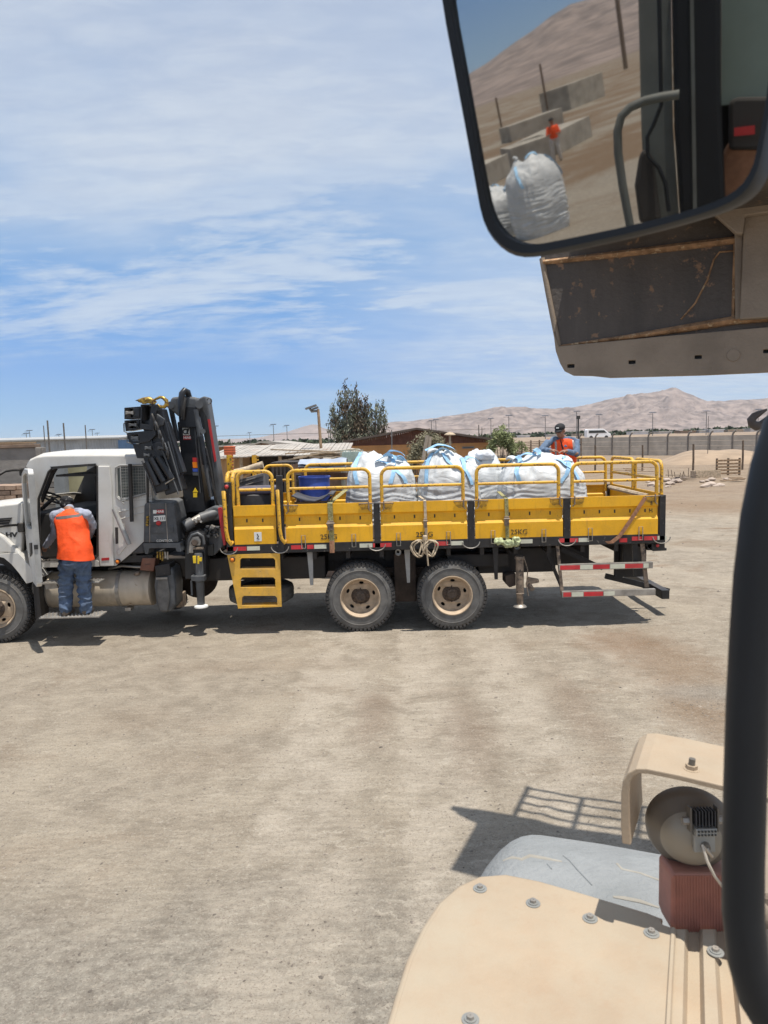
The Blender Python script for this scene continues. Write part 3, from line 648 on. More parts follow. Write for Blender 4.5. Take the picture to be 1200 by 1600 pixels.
# --- sheds middle (tan wall, corrugated white roof)
M['tan'] = mat('tan_plaster', (.50, .31, .16), .9, var=.12, scale=1.5)
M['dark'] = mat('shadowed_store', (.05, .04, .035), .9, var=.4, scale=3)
M['tinroof'] = mat('weathered_tin_roof', (.40, .36, .31), .6, var=.22, scale=2.2, chips=.36, chipcol=(.30, .17, .10), chipscale=2.5)
M['shedwall'] = mat('brown_board_wall', (.27, .155, .085), .9, var=.25, scale=2)
Ys = 24.
s1 = thing('tin_roof_shed', 'tan walled store with a weathered tin roof behind the crane', 'shed', (P3(400, 720, Ys).x, Ys, 0))
xa, xb, xc = P3(335, 715, Ys).x, P3(402, 715, Ys).x, P3(470, 715, Ys).x
zr = P3(400, 714, Ys).z
MB().box(xa, P3(372, 715, Ys).x, Ys+.3, Ys+3, 0, zr-.05).build('wall', 'tan', s1)
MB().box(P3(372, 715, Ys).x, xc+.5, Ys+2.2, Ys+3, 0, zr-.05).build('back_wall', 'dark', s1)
b = MB(); n = 34; L0, L1 = xa-.2, P3(545, 712, Ys).x
for i in range(n):
    x0 = L0+(L1-L0)*i/n; x1 = L0+(L1-L0)*(i+1)/n-.015; dz = rb.uniform(0, .025)
    b.pyz([(Ys-.3, zr+dz), (Ys+4.2, zr+.34+dz), (Ys+4.2, zr+.37+dz), (Ys-.3, zr+.03+dz)], x0, x1)
b.build('roof', 'tinroof', s1)
for px in (376, 398, 437, 470): 
    q = P3(px, 715, Ys); MB().box(q.x-.05, q.x+.05, Ys, Ys+.1, 0, zr).build('post', 'palewood', s1)
b = MB(); b.box(P3(374, 720, Ys).x, P3(377, 720, Ys).x, Ys+1, Ys+1.1, 1.2, 1.9)
# brown hipped roof behind
Yb = 36.
s2 = thing('brown_shed', 'long brown shed with a pale sloping sheet roof beyond the tin roofed store', 'shed', (P3(440, 700, Yb).x, Yb, 0))
z0 = P3(400, 706, Yb).z
zc = lambda px, py: (P3(px, py, Yb).x, P3(px, py, Yb).z)
MB().pxz([zc(320, 712), zc(322, 699), zc(405, 695), zc(412, 691.5), zc(480, 698), zc(560, 707), zc(560, 715)], Yb, Yb+5).build('wall', 'shedwall', s2)
MB().pxz([zc(402, 693.5), zc(409, 689.5), zc(425, 689), zc(492, 697), zc(556, 704), zc(562, 708), zc(520, 705), zc(480, 699), zc(412, 692)], Yb-.8, Yb+6).build('roof', 'tinroof', s2)
MB().pxz([zc(318, 700), zc(322, 697.5), zc(405, 692), zc(406, 694.5)], Yb-.6, Yb+6).build('side_roof', 'tinroof', s2)
M['orange_sign'] = mat('faded_orange_tank', (.62, .14, .05), .7)
b = MB(); q0 = P3(350, 711, 22); q1 = P3(364, 697, 22); b.box(q0.x, q1.x, 22, 22.35, q0.z, q1.z)
for k in range(3): b.box(q0.x-.01, q1.x+.01, 21.99, 22.36, q0.z+.08+.08*k, q0.z+.1+.08*k)
b.box(q0.x+.05, q0.x+.11, 22.1, 22.2, 0, q0.z); b.box(q1.x-.11, q1.x-.05, 22.1, 22.2, 0, q0.z)
obj1(b, 'orange_tank', 'orange_sign', 'faded orange box on posts beside the crane arm', 'box', bevel=.01)
# junk: tarp & crates near the sheds
M['tarp'] = mat('pale_blue_tarp', (.36, .40, .47), .6, var=.18, scale=3)
b = MB(); vs = []; nxx, nyy = 40, 8; a0 = P3(467, 722, 14.5); a1 = P3(541, 722, 14.5)
for j in range(nyy+1):
    for i in range(nxx+1):
        x = a0.x+(a1.x-a0.x)*i/nxx; y = 14.3+j*.12; vs.append((x, y, P3(500, 722, 14.5).z-.05+.11*math.sin(j/nyy*3.14)+.05*noise.noise(Vector((x*4, y*4, 0)))))
vs2 = [(v[0], v[1], v[2]-.05) for v in vs]; c = nxx+1
fs = [(j*c+i, j*c+i+1, (j+1)*c+i+1, (j+1)*c+i) for j in range(nyy) for i in range(nxx)]
b.add(vs, fs); b.add(vs2, fs)
tag(b.build('tarpaulin', 'tarp', smooth=60), 'pale blue tarpaulin laid on top of the slatted brown fence', 'tarpaulin')
M['slat'] = mat('reddish_slats', (.26, .155, .105), .85, var=.3, scale=5)
b = MB(); xa = P3(455, 740, 14.8).x; xb = P3(548, 740, 14.8).x; n = 48; zt = P3(500, 725, 14.8).z
for i in range(n):
    x0 = xa+(xb-xa)*i/n; b.box(x0, x0+(xb-xa)/n-.012, 14.8, 14.84, 0, zt+rb.uniform(-.02, .02))
b.box(xa, xb, 14.84, 14.9, .4, .5); b.box(xa, xb, 14.84, 14.9, zt-.3, zt-.2)
obj1(b, 'slat_fence', 'slat', 'reddish brown upright slat fence behind the blue drum', 'fence')
MB().box(P3(430, 740, 17).x, P3(470, 740, 17).x, 17, 18.2, 0, P3(450, 721, 17).z)
b = MB(); x0 = P3(424, 740, 17.5).x; x1 = P3(467, 740, 17.5).x; b.box(x0, x1, 17.5, 18.9, 0, P3(450, 722, 17.5).z)
for k in range(7): b.box(x0+.02+k*(x1-x0)/7, x0+.07+k*(x1-x0)/7, 17.44, 17.5, 0, P3(450, 722, 17.5).z)
obj1(b, 'dark_crate', 'dark', 'large dark slatted crate under the tin roofed store', 'crate')
# timber pile and wire mesh near (460-545,700-715)
tp = thing('timber_pile', 'untidy pile of pale boards beside the tin roofed store', 'timber pile', (P3(500, 712, 21).x, 21, 0))
b = MB()
for i in range(15):
    q = P3(rb.uniform(470, 545), rb.uniform(704, 717), 21+rb.uniform(-.5, .5)); rot = Matrix.Rotation(rb.uniform(-.3, .3), 3, 'Z') @ Matrix.Rotation(rb.uniform(-.18, .10), 3, 'Y')
    b.obox(q, (rb.uniform(1.0, 2.1), .12, .04), rot)
b.build('boards', 'palewood', tp)
b = MB(); q0 = P3(470, 718, 21.3); q1 = P3(546, 718, 21.3); b.box(q0.x, q1.x, 20.9, 21.8, 0, q0.z-.02); b.build('stack', 'darkwood', tp)
M['cage'] = mat('pale_green_cage', (.38, .46, .42), .6, var=.2)
b = MB(); q0 = P3(533, 716, 20); q1 = P3(567, 703, 20)
for i in range(10): x = q0.x+(q1.x-q0.x)*i/9; b.box(x-.008, x+.008, 20, 20.016, .2, q1.z)
for i in range(14): z = .2+(q1.z-.2)*i/13; b.box(q0.x, q1.x, 20.018, 20.034, z-.008, z+.008)
b.box(q0.x+.02, q1.x-.02, 20.1, 20.9, .2, q1.z-.05)
obj1(b, 'cage_container', 'cage', 'pale green caged liquid container by the timber pile', 'container')
# leaning lamp post
lp = thing('wooden_lamp_post', 'leaning wooden post with a solar lamp on a bent arm left of the eucalyptus', 'lamp post', (P3(503, 720, 26).x, 26, 0))
top = P3(497, 639, 26); bot = P3(503, 722, 26); bot = Vector((bot.x+.05, 26, 0))
b = MB(); b.tube([bot, bot.lerp(top, .5)+Vector((.02, 0, 0)), top], [.065, .058, .05], 10); b.build('post', 'wood', lp, smooth=50)
a = P3(497, 642, 26); b_ = P3(487, 643, 26); c_ = P3(484, 638, 26)
MB().tube([a, b_, c_], .045, 8).build('arm', 'galv', lp, smooth=50)
b = MB(); q = P3(486, 636, 26); b.obox(q, (.42, .3, .06), Matrix.Rotation(R_(-18), 3, 'Y')); b.obox(q+Vector((.12, 0, -.06)), (.3, .2, .06), Matrix.Rotation(R_(-18), 3, 'Y')); b.build('lamp_head', 'galv', lp)

# --- gabled house
M['hwall'] = mat('orange_board_wall', (.50, .255, .10), .85, var=.12, scale=1.2, streak=True)
M['gable'] = mat('dark_brown_boards', (.135, .06, .042), .85, var=.2, scale=3)
M['hroof'] = mat('dark_brown_roof', (.10, .075, .06), .8, var=.2)
Yh = 46.
hz = lambda px, py: (P3(px, py, Yh).x, P3(px, py, Yh).z)
hs = thing('gabled_house', 'orange brown wooden house with a wide dark gable', 'house', (P3(650, 700, Yh).x, Yh, 0))
wx0, wz = hz(543, 697); wx1, _ = hz(763, 692)
b = MB(); wb = hz(652, 694)[1]
nb = 14
for k in range(nb):
    z0 = wb*k/nb; b.box(wx0, wx1, Yh-.0+(.012 if k % 2 else 0), Yh+9, z0, z0+wb/nb-.004)
b.build('wall', 'hwall', hs)
ap = hz(650.5, 671.5); e0 = hz(537, 691.5); e1 = hz(773, 688.5)
b = MB(); n = 70
for i in range(n):
    xa = e0[0]+(e1[0]-e0[0])*i/n; xb = xa+(e1[0]-e0[0])/n-.02; zt = lambda x: (e0[1]+(ap[1]-e0[1])*(x-e0[0])/(ap[0]-e0[0]) if x < ap[0] else e1[1]+(ap[1]-e1[1])*(x-e1[0])/(ap[0]-e1[0]))
    if zt(xa) > wb+.02 and zt(xb) > wb+.02: b.pxz([(xa, wb), (xb, wb), (xb, zt(xb)-.02), (xa, zt(xa)-.02)], Yh-.05, Yh+.05)
b.pxz([(e0[0]+.5, wb), (e1[0]-.3, wb), (ap[0], ap[1]-.05)], Yh+.051, Yh+.3)
b.build('gable', 'gable', hs)
for (u, v) in ((e0, ap), (ap, e1)):
    b = MB(); b.pxz([(u[0], u[1]), (v[0], v[1]), (v[0], v[1]+.13), (u[0], u[1]+.13)], Yh-.6, Yh+9.5); b.build('roof', 'hroof', hs)
q0 = hz(722, 701); q1 = hz(741, 697.5)
f_ = MB().box(q0[0], q1[0], Yh-.08, Yh+.02, q0[1], q1[1]); wi = f_.build('window', 'greyp', hs)
MB().box(q0[0]+.06, q1[0]-.06, Yh-.1, Yh-.08, q0[1]+.05, q1[1]-.05).build('pane', 'cloudyglass', wi)
MB().tube([(P3(612, 705, Yh-1).x, Yh-.7, 0), (P3(612, 672, Yh-1).x, Yh-.7, P3(611, 672, Yh-.7).z)], .04, 6).build('mast', 'galv', hs)

# --- trees
M['euca'] = mat('grey_green_leaves', (.10, .115, .072), .75, var=.4, scale=1.1, alt=(.25, .255, .18))
M['euca_dry'] = mat('brownish_leaves', (.13, .095, .062), .8, var=.4, scale=1.3)
M['bark'] = mat('grey_bark', (.16, .125, .095), .9, var=.3, scale=8)
M['bushg'] = mat('dusty_bush_leaves', (.19, .17, .10), .85, var=.3, scale=2, alt=(.32, .29, .19))
M['lime'] = mat('yellow_green_leaves', (.16, .19, .075), .8, var=.3, scale=1.5, alt=(.28, .31, .14))
def leaves(b, c, rad, n, rr, size, up=0.3):
    for i in range(n):
        v = Vector((rr.gauss(0, .55)*rad[0], rr.gauss(0, .55)*rad[1], rr.gauss(0, .55)*rad[2])); p = Vector(c)+v
        a = Vector((rr.uniform(-1, 1), rr.uniform(-1, 1), rr.uniform(-1, 1)+up)).normalized()*size*rr.uniform(.6, 1.3)
        d = a.cross(Vector((rr.uniform(-1, 1), rr.uniform(-1, 1), rr.uniform(-1, 1)))).normalized()*size*rr.uniform(.2, .42)
        b.add([p-a, p+d, p+a, p-d], [(0, 1, 2, 3)])
Yt = 60.
et = thing('eucalyptus_tree', 'tall uneven grey green eucalyptus standing behind the brown gabled house', 'tree', (P3(560, 700, Yt).x, Yt, 0))
rr = random.Random(21); cr = MB(); dry = MB(); tr = MB()
spires = [(523, 640, 1.0), (533, 620, .9), (541, 606, .7), (549, 615, .9), (557, 609, .4), (563, 628, 1.0), (572, 625, .5), (581, 640, 1.0), (590, 636, .5), (597, 634, .35), (602, 648, .6), (552, 640, 1.2), (570, 648, 1.2), (528, 655, .9), (544, 632, .8)]
for (px, py, wd) in spires:
    tp_ = P3(px, py, Yt); bx = P3(px*.6+560*.4, 700, Yt).x; yo = rr.uniform(-1.2, 1.2)
    base = Vector((bx, Yt+yo, .2)); top = Vector((tp_.x, Yt+yo, tp_.z))
    pts = [base.lerp(top, t)+Vector((math.sin(t*5+px)*.12, 0, 0)) for t in (0, .25, .5, .75, 1)]
    tr.tube(pts, [.15, .1, .07, .045, .015], 6)
    nn = 14
    for k in range(nn):
        t = .12+.88*k/(nn-1); c = base.lerp(top, t); wdt = wd*(1.15-.85*t**1.6)
        c += Vector((rr.uniform(-.5, .5)*wdt, rr.uniform(-.5, .5)*wdt, 0))
        tgt = dry if (rr.random() < .22 + (.25 if 548 < px < 575 else 0)) else cr
        leaves(tgt, c, (.62*wdt+.06, .62*wdt+.06, .5), int(95*wdt)+18, rr, .15, 1.2)
cr.build('crown', 'euca', et); dry.build('dry_crown', 'euca_dry', et); tr.build('trunk', 'bark', et, smooth=50)
def bush(name, label, cat, px, py, Yd, wpx, hpx, mt, n, size, seed, trunk=False):
    rr = random.Random(seed); c = P3(px, py, Yd); w_ = wpx/1110*Yd/2; top = P3(px, py, Yd).z
    t = thing(name, label, cat, (c.x, Yd, 0)); cr = MB(); tr = MB(); low = P3(px, py+hpx, Yd).z; low = max(.1, low)
    for k in range(26):
        u = rr.uniform(-1, 1); hh = (1-abs(u)**2.2)*rr.uniform(.45, 1.0); z = low+(top-low)*hh*.92
        cc = Vector((c.x+u*w_*.9, Yd+rr.uniform(-.6, .6)*w_, z)); s = Vector((c.x+u*w_*.15, Yd, 0))
        tr.tube([s, s.lerp(cc, .5)+Vector((0, 0, .1)), s.lerp(cc, .9)], [.035, .02, .004], 5)
        leaves(cr, cc, (w_*.22, w_*.3, (top-low)*.20), n//26, rr, size)
    cr.build('crown', mt, t); tr.build('trunk', 'bark', t)
bush('dry_shrub', 'dusty olive shrub in front of the brown gabled house', 'shrub', 672, 681, 34, 76, 46, 'bushg', 9000, .08, 31)
bush('small_tree', 'loose yellow green tree right of the gabled house', 'tree', 783, 667, 42, 48, 45, 'lime', 2600, .12, 32)
bush('small_tree', 'low green bush at the edge of the wall behind the right gable', 'bush', 812, 690, 60, 30, 20, 'lime', 500, .12, 33)

# leaning wood posts / lantern post in front of shrub
M['postpale'] = mat('pale_leaning_post', (.36, .30, .235), .9, var=.2, scale=6)
lpst = [((661, 722), (668, 680), .085, 'thick pale post, left of the leaning pair before the shrub'), ((669, 722), (672, 682), .075, 'thick pale post, right of the leaning pair before the shrub')]
for (a, c, r, lb) in lpst:
    A = P3(*a, 27); C = P3(*c, 27); A = A+(A-C)*(A.z/max(.1, (C.z-A.z))); b = MB(); b.tube([A-A, C-A], [r, r*.9], 10)
    o = obj1(b, 'wooden_post', 'postpale', lb, 'post', 'leaning posts'); o.location = A
lt = thing('lantern_post', 'thin post with a small pale conical cap behind the white bags', 'lantern post', (P3(703, 700, 30).x, 30, 0))
q = P3(703, 680, 30); MB().cyl((q.x, 30, 0), (q.x, 30, q.z), .05, .045, 8).build('post', 'postpale', lt, smooth=50)
MB().lathe([(0.001, .14), (.10, .12), (.24, .03), (.24, 0), (.001, .0)], (q.x, 30, q.z), n=16).build('cap', 'palewood', lt)
# dark iron fence right of house
M['iron'] = mat('dark_iron', (.04, .04, .04), .7)
def fence_px(x0, x1, Y0_, Y1_, zt, n, name, m, label, rails=(.3, .9), r=.02, group=None):
    t = thing(name, label, 'fence', (P3(x0, 690, Y0_).x, Y0_, 0), group); A = Vector((P3(x0, 690, Y0_).x, Y0_, 0)); B = Vector((P3(x1, 690, Y1_).x, Y1_, 0))
    b = MB()
    for i in range(n): p = A.lerp(B, i/(n-1)); b.box(p.x-r, p.x+r, p.y-r, p.y+r, 0, zt)
    b.build('uprights', m, t); b = MB()
    for z in rails: b.tube([A+Vector((0, 0, zt*z)), B+Vector((0, 0, zt*z))], r, 6)
    b.build('rails', m, t); return t
fence_px(762, 850, 40, 44, 1.75, 44, 'iron_fence', 'iron', 'dark upright bar fence behind the small tree')
fence_px(632, 662, 36, 36, 1.6, 12, 'iron_fence', 'iron', 'short dark bar fence left of the shrub')
M['mesh'] = mat('rusty_mesh_fence', (.17, .125, .09), .85, var=.3, scale=3)

# --- concrete panel wall right
M['panelwall'] = mat('grey_concrete_panel', (.50, .445, .37), .9, var=.16, scale=.8, chips=.33, chipcol=(.22, .19, .16), chipscale=2.5)
M['postwall'] = mat('concrete_post', (.21, .19, .17), .9, var=.2)
pw = thing('panel_wall', 'long grey precast panel wall with curved topped posts beyond the yard', 'wall', (P3(1000, 700, 88).x, 88, 0))
A = Vector((P3(905, 700, 96).x, 96, 0)); B = Vector((P3(1181, 700, 76).x, 76, 0)); d = (B-A)/9
posts = [A+d*i for i in range(-1, 14)]
for i, p in enumerate(posts[:-1]):
    q = posts[i+1]; b = MB()
    for k in range(4):
        z0 = k*.575; nrm = Vector((-(q-p).y, (q-p).x, 0)).normalized()*.05
        b.add([p-nrm+Vector((0, 0, z0)), q-nrm+Vector((0, 0, z0)), q+nrm+Vector((0, 0, z0)), p+nrm+Vector((0, 0, z0)),
               p-nrm+Vector((0, 0, z0+.555)), q-nrm+Vector((0, 0, z0+.555)), q+nrm+Vector((0, 0, z0+.555)), p+nrm+Vector((0, 0, z0+.555))],
              [(0, 1, 2, 3), (4, 5, 6, 7), (0, 1, 5, 4), (1, 2, 6, 5), (2, 3, 7, 6), (3, 0, 4, 7)])
    b.build('panel', 'panelwall', pw)
for p in posts:
    b = MB(); s = Vector((.04, -.22, 0)); b.tube([p+Vector((0, -.1, 0)), p+Vector((0, -.1, 2.2)), p+Vector((0.03, -.14, 2.45)), p+Vector((.12, -.3, 2.68)), p+Vector((.25, -.45, 2.8))], .10, 6); b.build('post', 'postwall', pw, smooth=50)
# brown mesh fence left part
b = MB(); A = Vector((P3(800, 700, 70).x, 70, 0)); B = Vector((P3(908, 700, 92).x, 92, 0)); n = 9
for i in range(n+1):
    p = A.lerp(B, i/n); b.box(p.x-.07, p.x+.07, p.y-.07, p.y+.07, 0, 2.3)
for k in range(12): b.tube([A+Vector((0, 0, .15+.18*k)), B+Vector((0, 0, .15+.18*k))], .045, 5)
obj1(b, 'rail_fence', 'mesh', 'rusty brown railed fence behind the man in the cap', 'fence')

# --- white van far
van = thing('white_van', 'white minivan parked on the plain beyond the panel wall', 'van', (P3(929, 680, 160).x, 160, 0))
Yv = 150.; vz = lambda px, py: (P3(px, py, Yv).x, P3(px, py, Yv).z)
x0 = vz(917, 680)[0]; sc = 5.2/5.0; zb = vz(929, 686)[1]
body = [(x0, zb+.35), (x0+5.0, zb+.35), (x0+5.1, zb+1.0), (x0+4.6, zb+1.25), (x0+3.7, zb+2.0), (x0+3.3, zb+2.1), (x0+.2, zb+2.1), (x0, zb+1.9)]
MB().pxz(body, Yv, Yv+1.9).build('body', mat('van_white', (.85, .85, .85), .4, var=.03), van, bevel=.06)
MB().pxz([(x0+.4, zb+1.25), (x0+4.2, zb+1.25), (x0+3.6, zb+1.8), (x0+.4, zb+1.8)], Yv-.03, Yv).build('window', 'cloudyglass', van)
for dx in (.9, 4.1): MB().cyl((x0+dx, Yv-.05, zb+.35), (x0+dx, Yv+.2, zb+.35), .36, n=16).build('wheel', 'tread', van)
# bank the van and the road stand on
b = MB(); vs = []; c = 61; yb = [104, 112, 125, 330]; zbk = [0, .2, zb+.0, zb+.1]
M['bank'] = mat('distant_dirt_bank', (.27, .20, .14), .95, var=.25, scale=.15)
for j in range(4):
    for i in range(c): px = 760+ (1900-760)*i/(c-1); x = (px-600)/1110*yb[j]; vs.append((x, yb[j], zbk[j]+.35*noise.noise(Vector((x*.08, yb[j]*.1, 0)))*(1 if j else 0)*sstep(0, 6, i)+(-.2 if j == 0 or i == 0 else 0) - (zbk[j] if i == 0 else 0)))
b.add(vs, [(j*c+i, j*c+i+1, (j+1)*c+i+1, (j+1)*c+i) for j in range(3) for i in range(c-1)])
struct(b.build('far_bank', 'bank', smooth=60))

# --- security camera pole near man
b = MB(); q = P3(903.5, 653, 62); b.cyl((q.x, 62, 0), (q.x, 62, q.z), .07, .07, 8); b.obox((q.x, 62, q.z+.05), (.28, .28, .28)); b.obox((q.x+.1, 62, q.z-2.3), (.2, .2, .12)); 
obj1(b, 'dark_pole', 'iron', 'dark pole with a box on top just right of the man in the cap', 'pole')

# --- wooden posts with wires in the dirt, right
wl = [(930, 697, 737, 'short dark post behind the bags rear end'), (1004, 694, 735, 'dark wooden post above the plank pile'), (1083.5, 693, 741, 'dark wooden post left of the pallet'), (1161, 688, 735, 'dark wooden post right of the pallet')]
for px, t0, b0, lb in wl:
    Yd = H*1110/(b0-hor(px)); q = P3(px, t0, Yd); b = MB(); b.tube([(0, 0, -.1), (.02, 0, q.z*.5), (0, 0, q.z)], [.075, .07, .065], 8)
    o = obj1(b, 'fence_post', 'darkwood', lb, 'post', 'wooden posts in the dirt'); o.location = (q.x, Yd, gz(q.x, Yd)-.05)
# dirt mound
b = MB(); vs = []; A = P3(1040, 715, 62); n1_, n2_ = 50, 16
for j in range(n2_+1):
    for i in range(n1_+1):
        u = i/n1_; v = j/n2_; px = 1015+200*u; yy = 58+16*v; x = (px-600)/1110*yy
        vs.append((x, yy, 1.25*math.sin(v*math.pi)**.7*(sstep(0, .35, u))*(.75+.4*noise.noise(Vector((x*.22, yy*.2, 2))))-.05))
c = n1_+1; b.add(vs, [(j*c+i, j*c+i+1, (j+1)*c+i+1, (j+1)*c+i) for j in range(n2_) for i in range(n1_)])
M['sand'] = mat('sandy_mound', (.32, .235, .16), .95, var=.15, scale=.6); struct(b.build('dirt_mound', 'sand', smooth=60))
# pallet, crate, planks, rubble
def at(px, py): p = PZ(px, py, .0); return p
pq = at(1138, 744)
pal = thing('wooden_pallet', 'brown slatted pallet standing upright right of the white crate', 'pallet', (pq.x, pq.y, 0))
w_ = 38/1110*pq.y; 
b = MB()
for k in range(5): b.box(pq.x-w_/2, pq.x+w_/2, pq.y-.02, pq.y+.01, .12+k*.2, .24+k*.2)
b.build('slats', 'wood', pal); b = MB()
for k in range(3): b.box(pq.x-w_/2+k*(w_-.1)/2, pq.x-w_/2+k*(w_-.1)/2+.1, pq.y+.012, pq.y+.1, .05, 1.12)
b.build('stringers', 'darkwood', pal)
pq = at(1107, 749)
crt = thing('pale_crate', 'pale dirty box lying on the ground left of the pallet', 'crate', (pq.x, pq.y, 0)); w_ = 39/1110*pq.y
b = MB(); b.box(pq.x-w_/2, pq.x+w_/2, pq.y, pq.y+.03, .03, .5); b.box(pq.x-w_/2, pq.x-w_/2+.03, pq.y+.03, pq.y+.8, .03, .5); b.box(pq.x+w_/2-.03, pq.x+w_/2, pq.y+.03, pq.y+.8, .03, .5); b.box(pq.x-w_/2+.031, pq.x+w_/2-.031, pq.y+.77, pq.y+.8, .03, .5); b.box(pq.x-w_/2+.031, pq.x+w_/2-.031, pq.y+.031, pq.y+.769, .03, .1)
b.build('side', 'palewood', crt, bevel=.01)
def planks(label, px0, px1, py, n, seed, m='wood', zup=.0):
    rr = random.Random(seed); q0 = at(px0, py); q1 = at(px1, py); 
    t = thing('plank_pile', label, 'planks', ((q0.x+q1.x)/2, q0.y, 0), 'heaps of planks in the dirt')
    for k in range(n):
        c = q0.lerp(q1, rr.uniform(.2, .8)); l = (q1.x-q0.x)*rr.uniform(.5, .95); z = .06+.07*k
        MB().obox((c.x, c.y+rr.uniform(-.7, .7), z+zup), (l, .18, .035), Matrix.Rotation(rr.uniform(-.35, .35), 3, 'Z') @ Matrix.Rotation(rr.uniform(-.05, .05), 3, 'Y')).build('plank', m, t, bevel=.005)
planks('low heap of grey planks behind the truck tail rail', 955, 1022, 742, 7, 3, 'wood')
planks('short boards lying left of the pale box', 1040, 1090, 752, 5, 4, 'darkwood')
planks('boards lying under the upright pallet', 1118, 1165, 753, 4, 5, 'wood')
rr = random.Random(9); M['rubble'] = mat('pale_rubble', (.42, .34, .28), .95, var=.2, scale=3)
rpos = sorted([(rr.uniform(1012, 1075), rr.uniform(749, 762)) for _ in range(10)]+[(rr.uniform(1092, 1140), rr.uniform(751, 763)) for _ in range(10)])
ordn = ['leftmost', 'second', 'third', 'fourth', 'fifth', 'sixth', 'seventh', 'eighth', 'ninth', 'rightmost']
for i, (px, py) in enumerate(rpos):
    q = at(px, py); r = rr.uniform(.10, .26)
    b = MB(); bm = bmesh.new(); bmesh.ops.create_icosphere(bm, subdivisions=2, radius=r)
    for v in bm.verts: v.co *= 1+.35*noise.noise(v.co*6/r*.4+Vector((i, 0, 0))); v.co.z *= .6; v.co.x *= 1.4
    bm.verts.index_update(); b.add([v.co[:] for v in bm.verts], [tuple(v.index for v in f.verts) for f in bm.faces]); bm.free()
    lb = ordn[i % 10]+(' from the left' if 0 < i % 10 < 9 else '')+(' lump of rubble beside the plank heap' if i < 10 else ' lump of rubble in front of the pale crate')
    o = obj1(b, 'rubble_stone', 'rubble', lb, 'rubble', 'pale rubble lumps'); o.location = (q.x, q.y, gz(q.x, q.y)+r*.3)
# upright twigs
b = MB()
for i in range(7):
    q = at(1045+i*5+rr.uniform(-1, 1), 748); b.tube([(q.x, q.y, 0), (q.x+rr.uniform(-.1, .1), q.y, rr.uniform(.3, .75))], .02, 5)
stuff(b.build('dry_stalks', 'darkwood'), 'thin dry stalks standing in the dirt by the rubble', 'stalks')
# ================================================================== CRANE TRUCK
Y0 = 10.4; YF = 12.9
T = thing('crane_truck', 'white cabbed truck with a black folding crane and yellow rail sided flatbed', 'truck', (-1.0, 11.6, 0))
XL = P3(353, 815, Y0).x; XR = P3(1040, 815, Y0).x
def xs(px, py=815): return P3(px, py, Y0).x
ZB0, ZB1, ZR, ZM, ZD = 1.375, 1.95, 2.445, 2.18, 1.33

# --- bed deck
b = MB(); b.box(XL, XR, Y0+.06, YF-.06, 1.24, 1.33); b.build('deck', 'darkwood', T)
b = MB(); b.box(XL, XR, Y0, Y0+.06, 1.235, 1.37); b.box(XL, XR, YF-.06, YF, 1.235, 1.37); b.box(XR-.06, XR-.001, Y0+.061, YF-.061, 1.22, 1.38); b.box(XL+.001, XL+.06, Y0+.061, YF-.061, 1.22, 1.38)
b.build('edge_beam', 'black', T, bevel=.008)
# rolled lips around the post feet on the edge beam
for px in (358, 438, 589, 736, 886, 1033):
    x = xs(px, 862); pts = [(x-.13, Y0-.012, 1.33)] + [(x+.13*math.cos(R_(180+a)), Y0-.014, 1.335+.10*math.sin(R_(180+a))) for a in range(20, 180, 20)] + [(x+.13, Y0-.012, 1.33)]
    MB().tube(pts, .008, 6).build('tie_ring', 'steel', T, smooth=50)
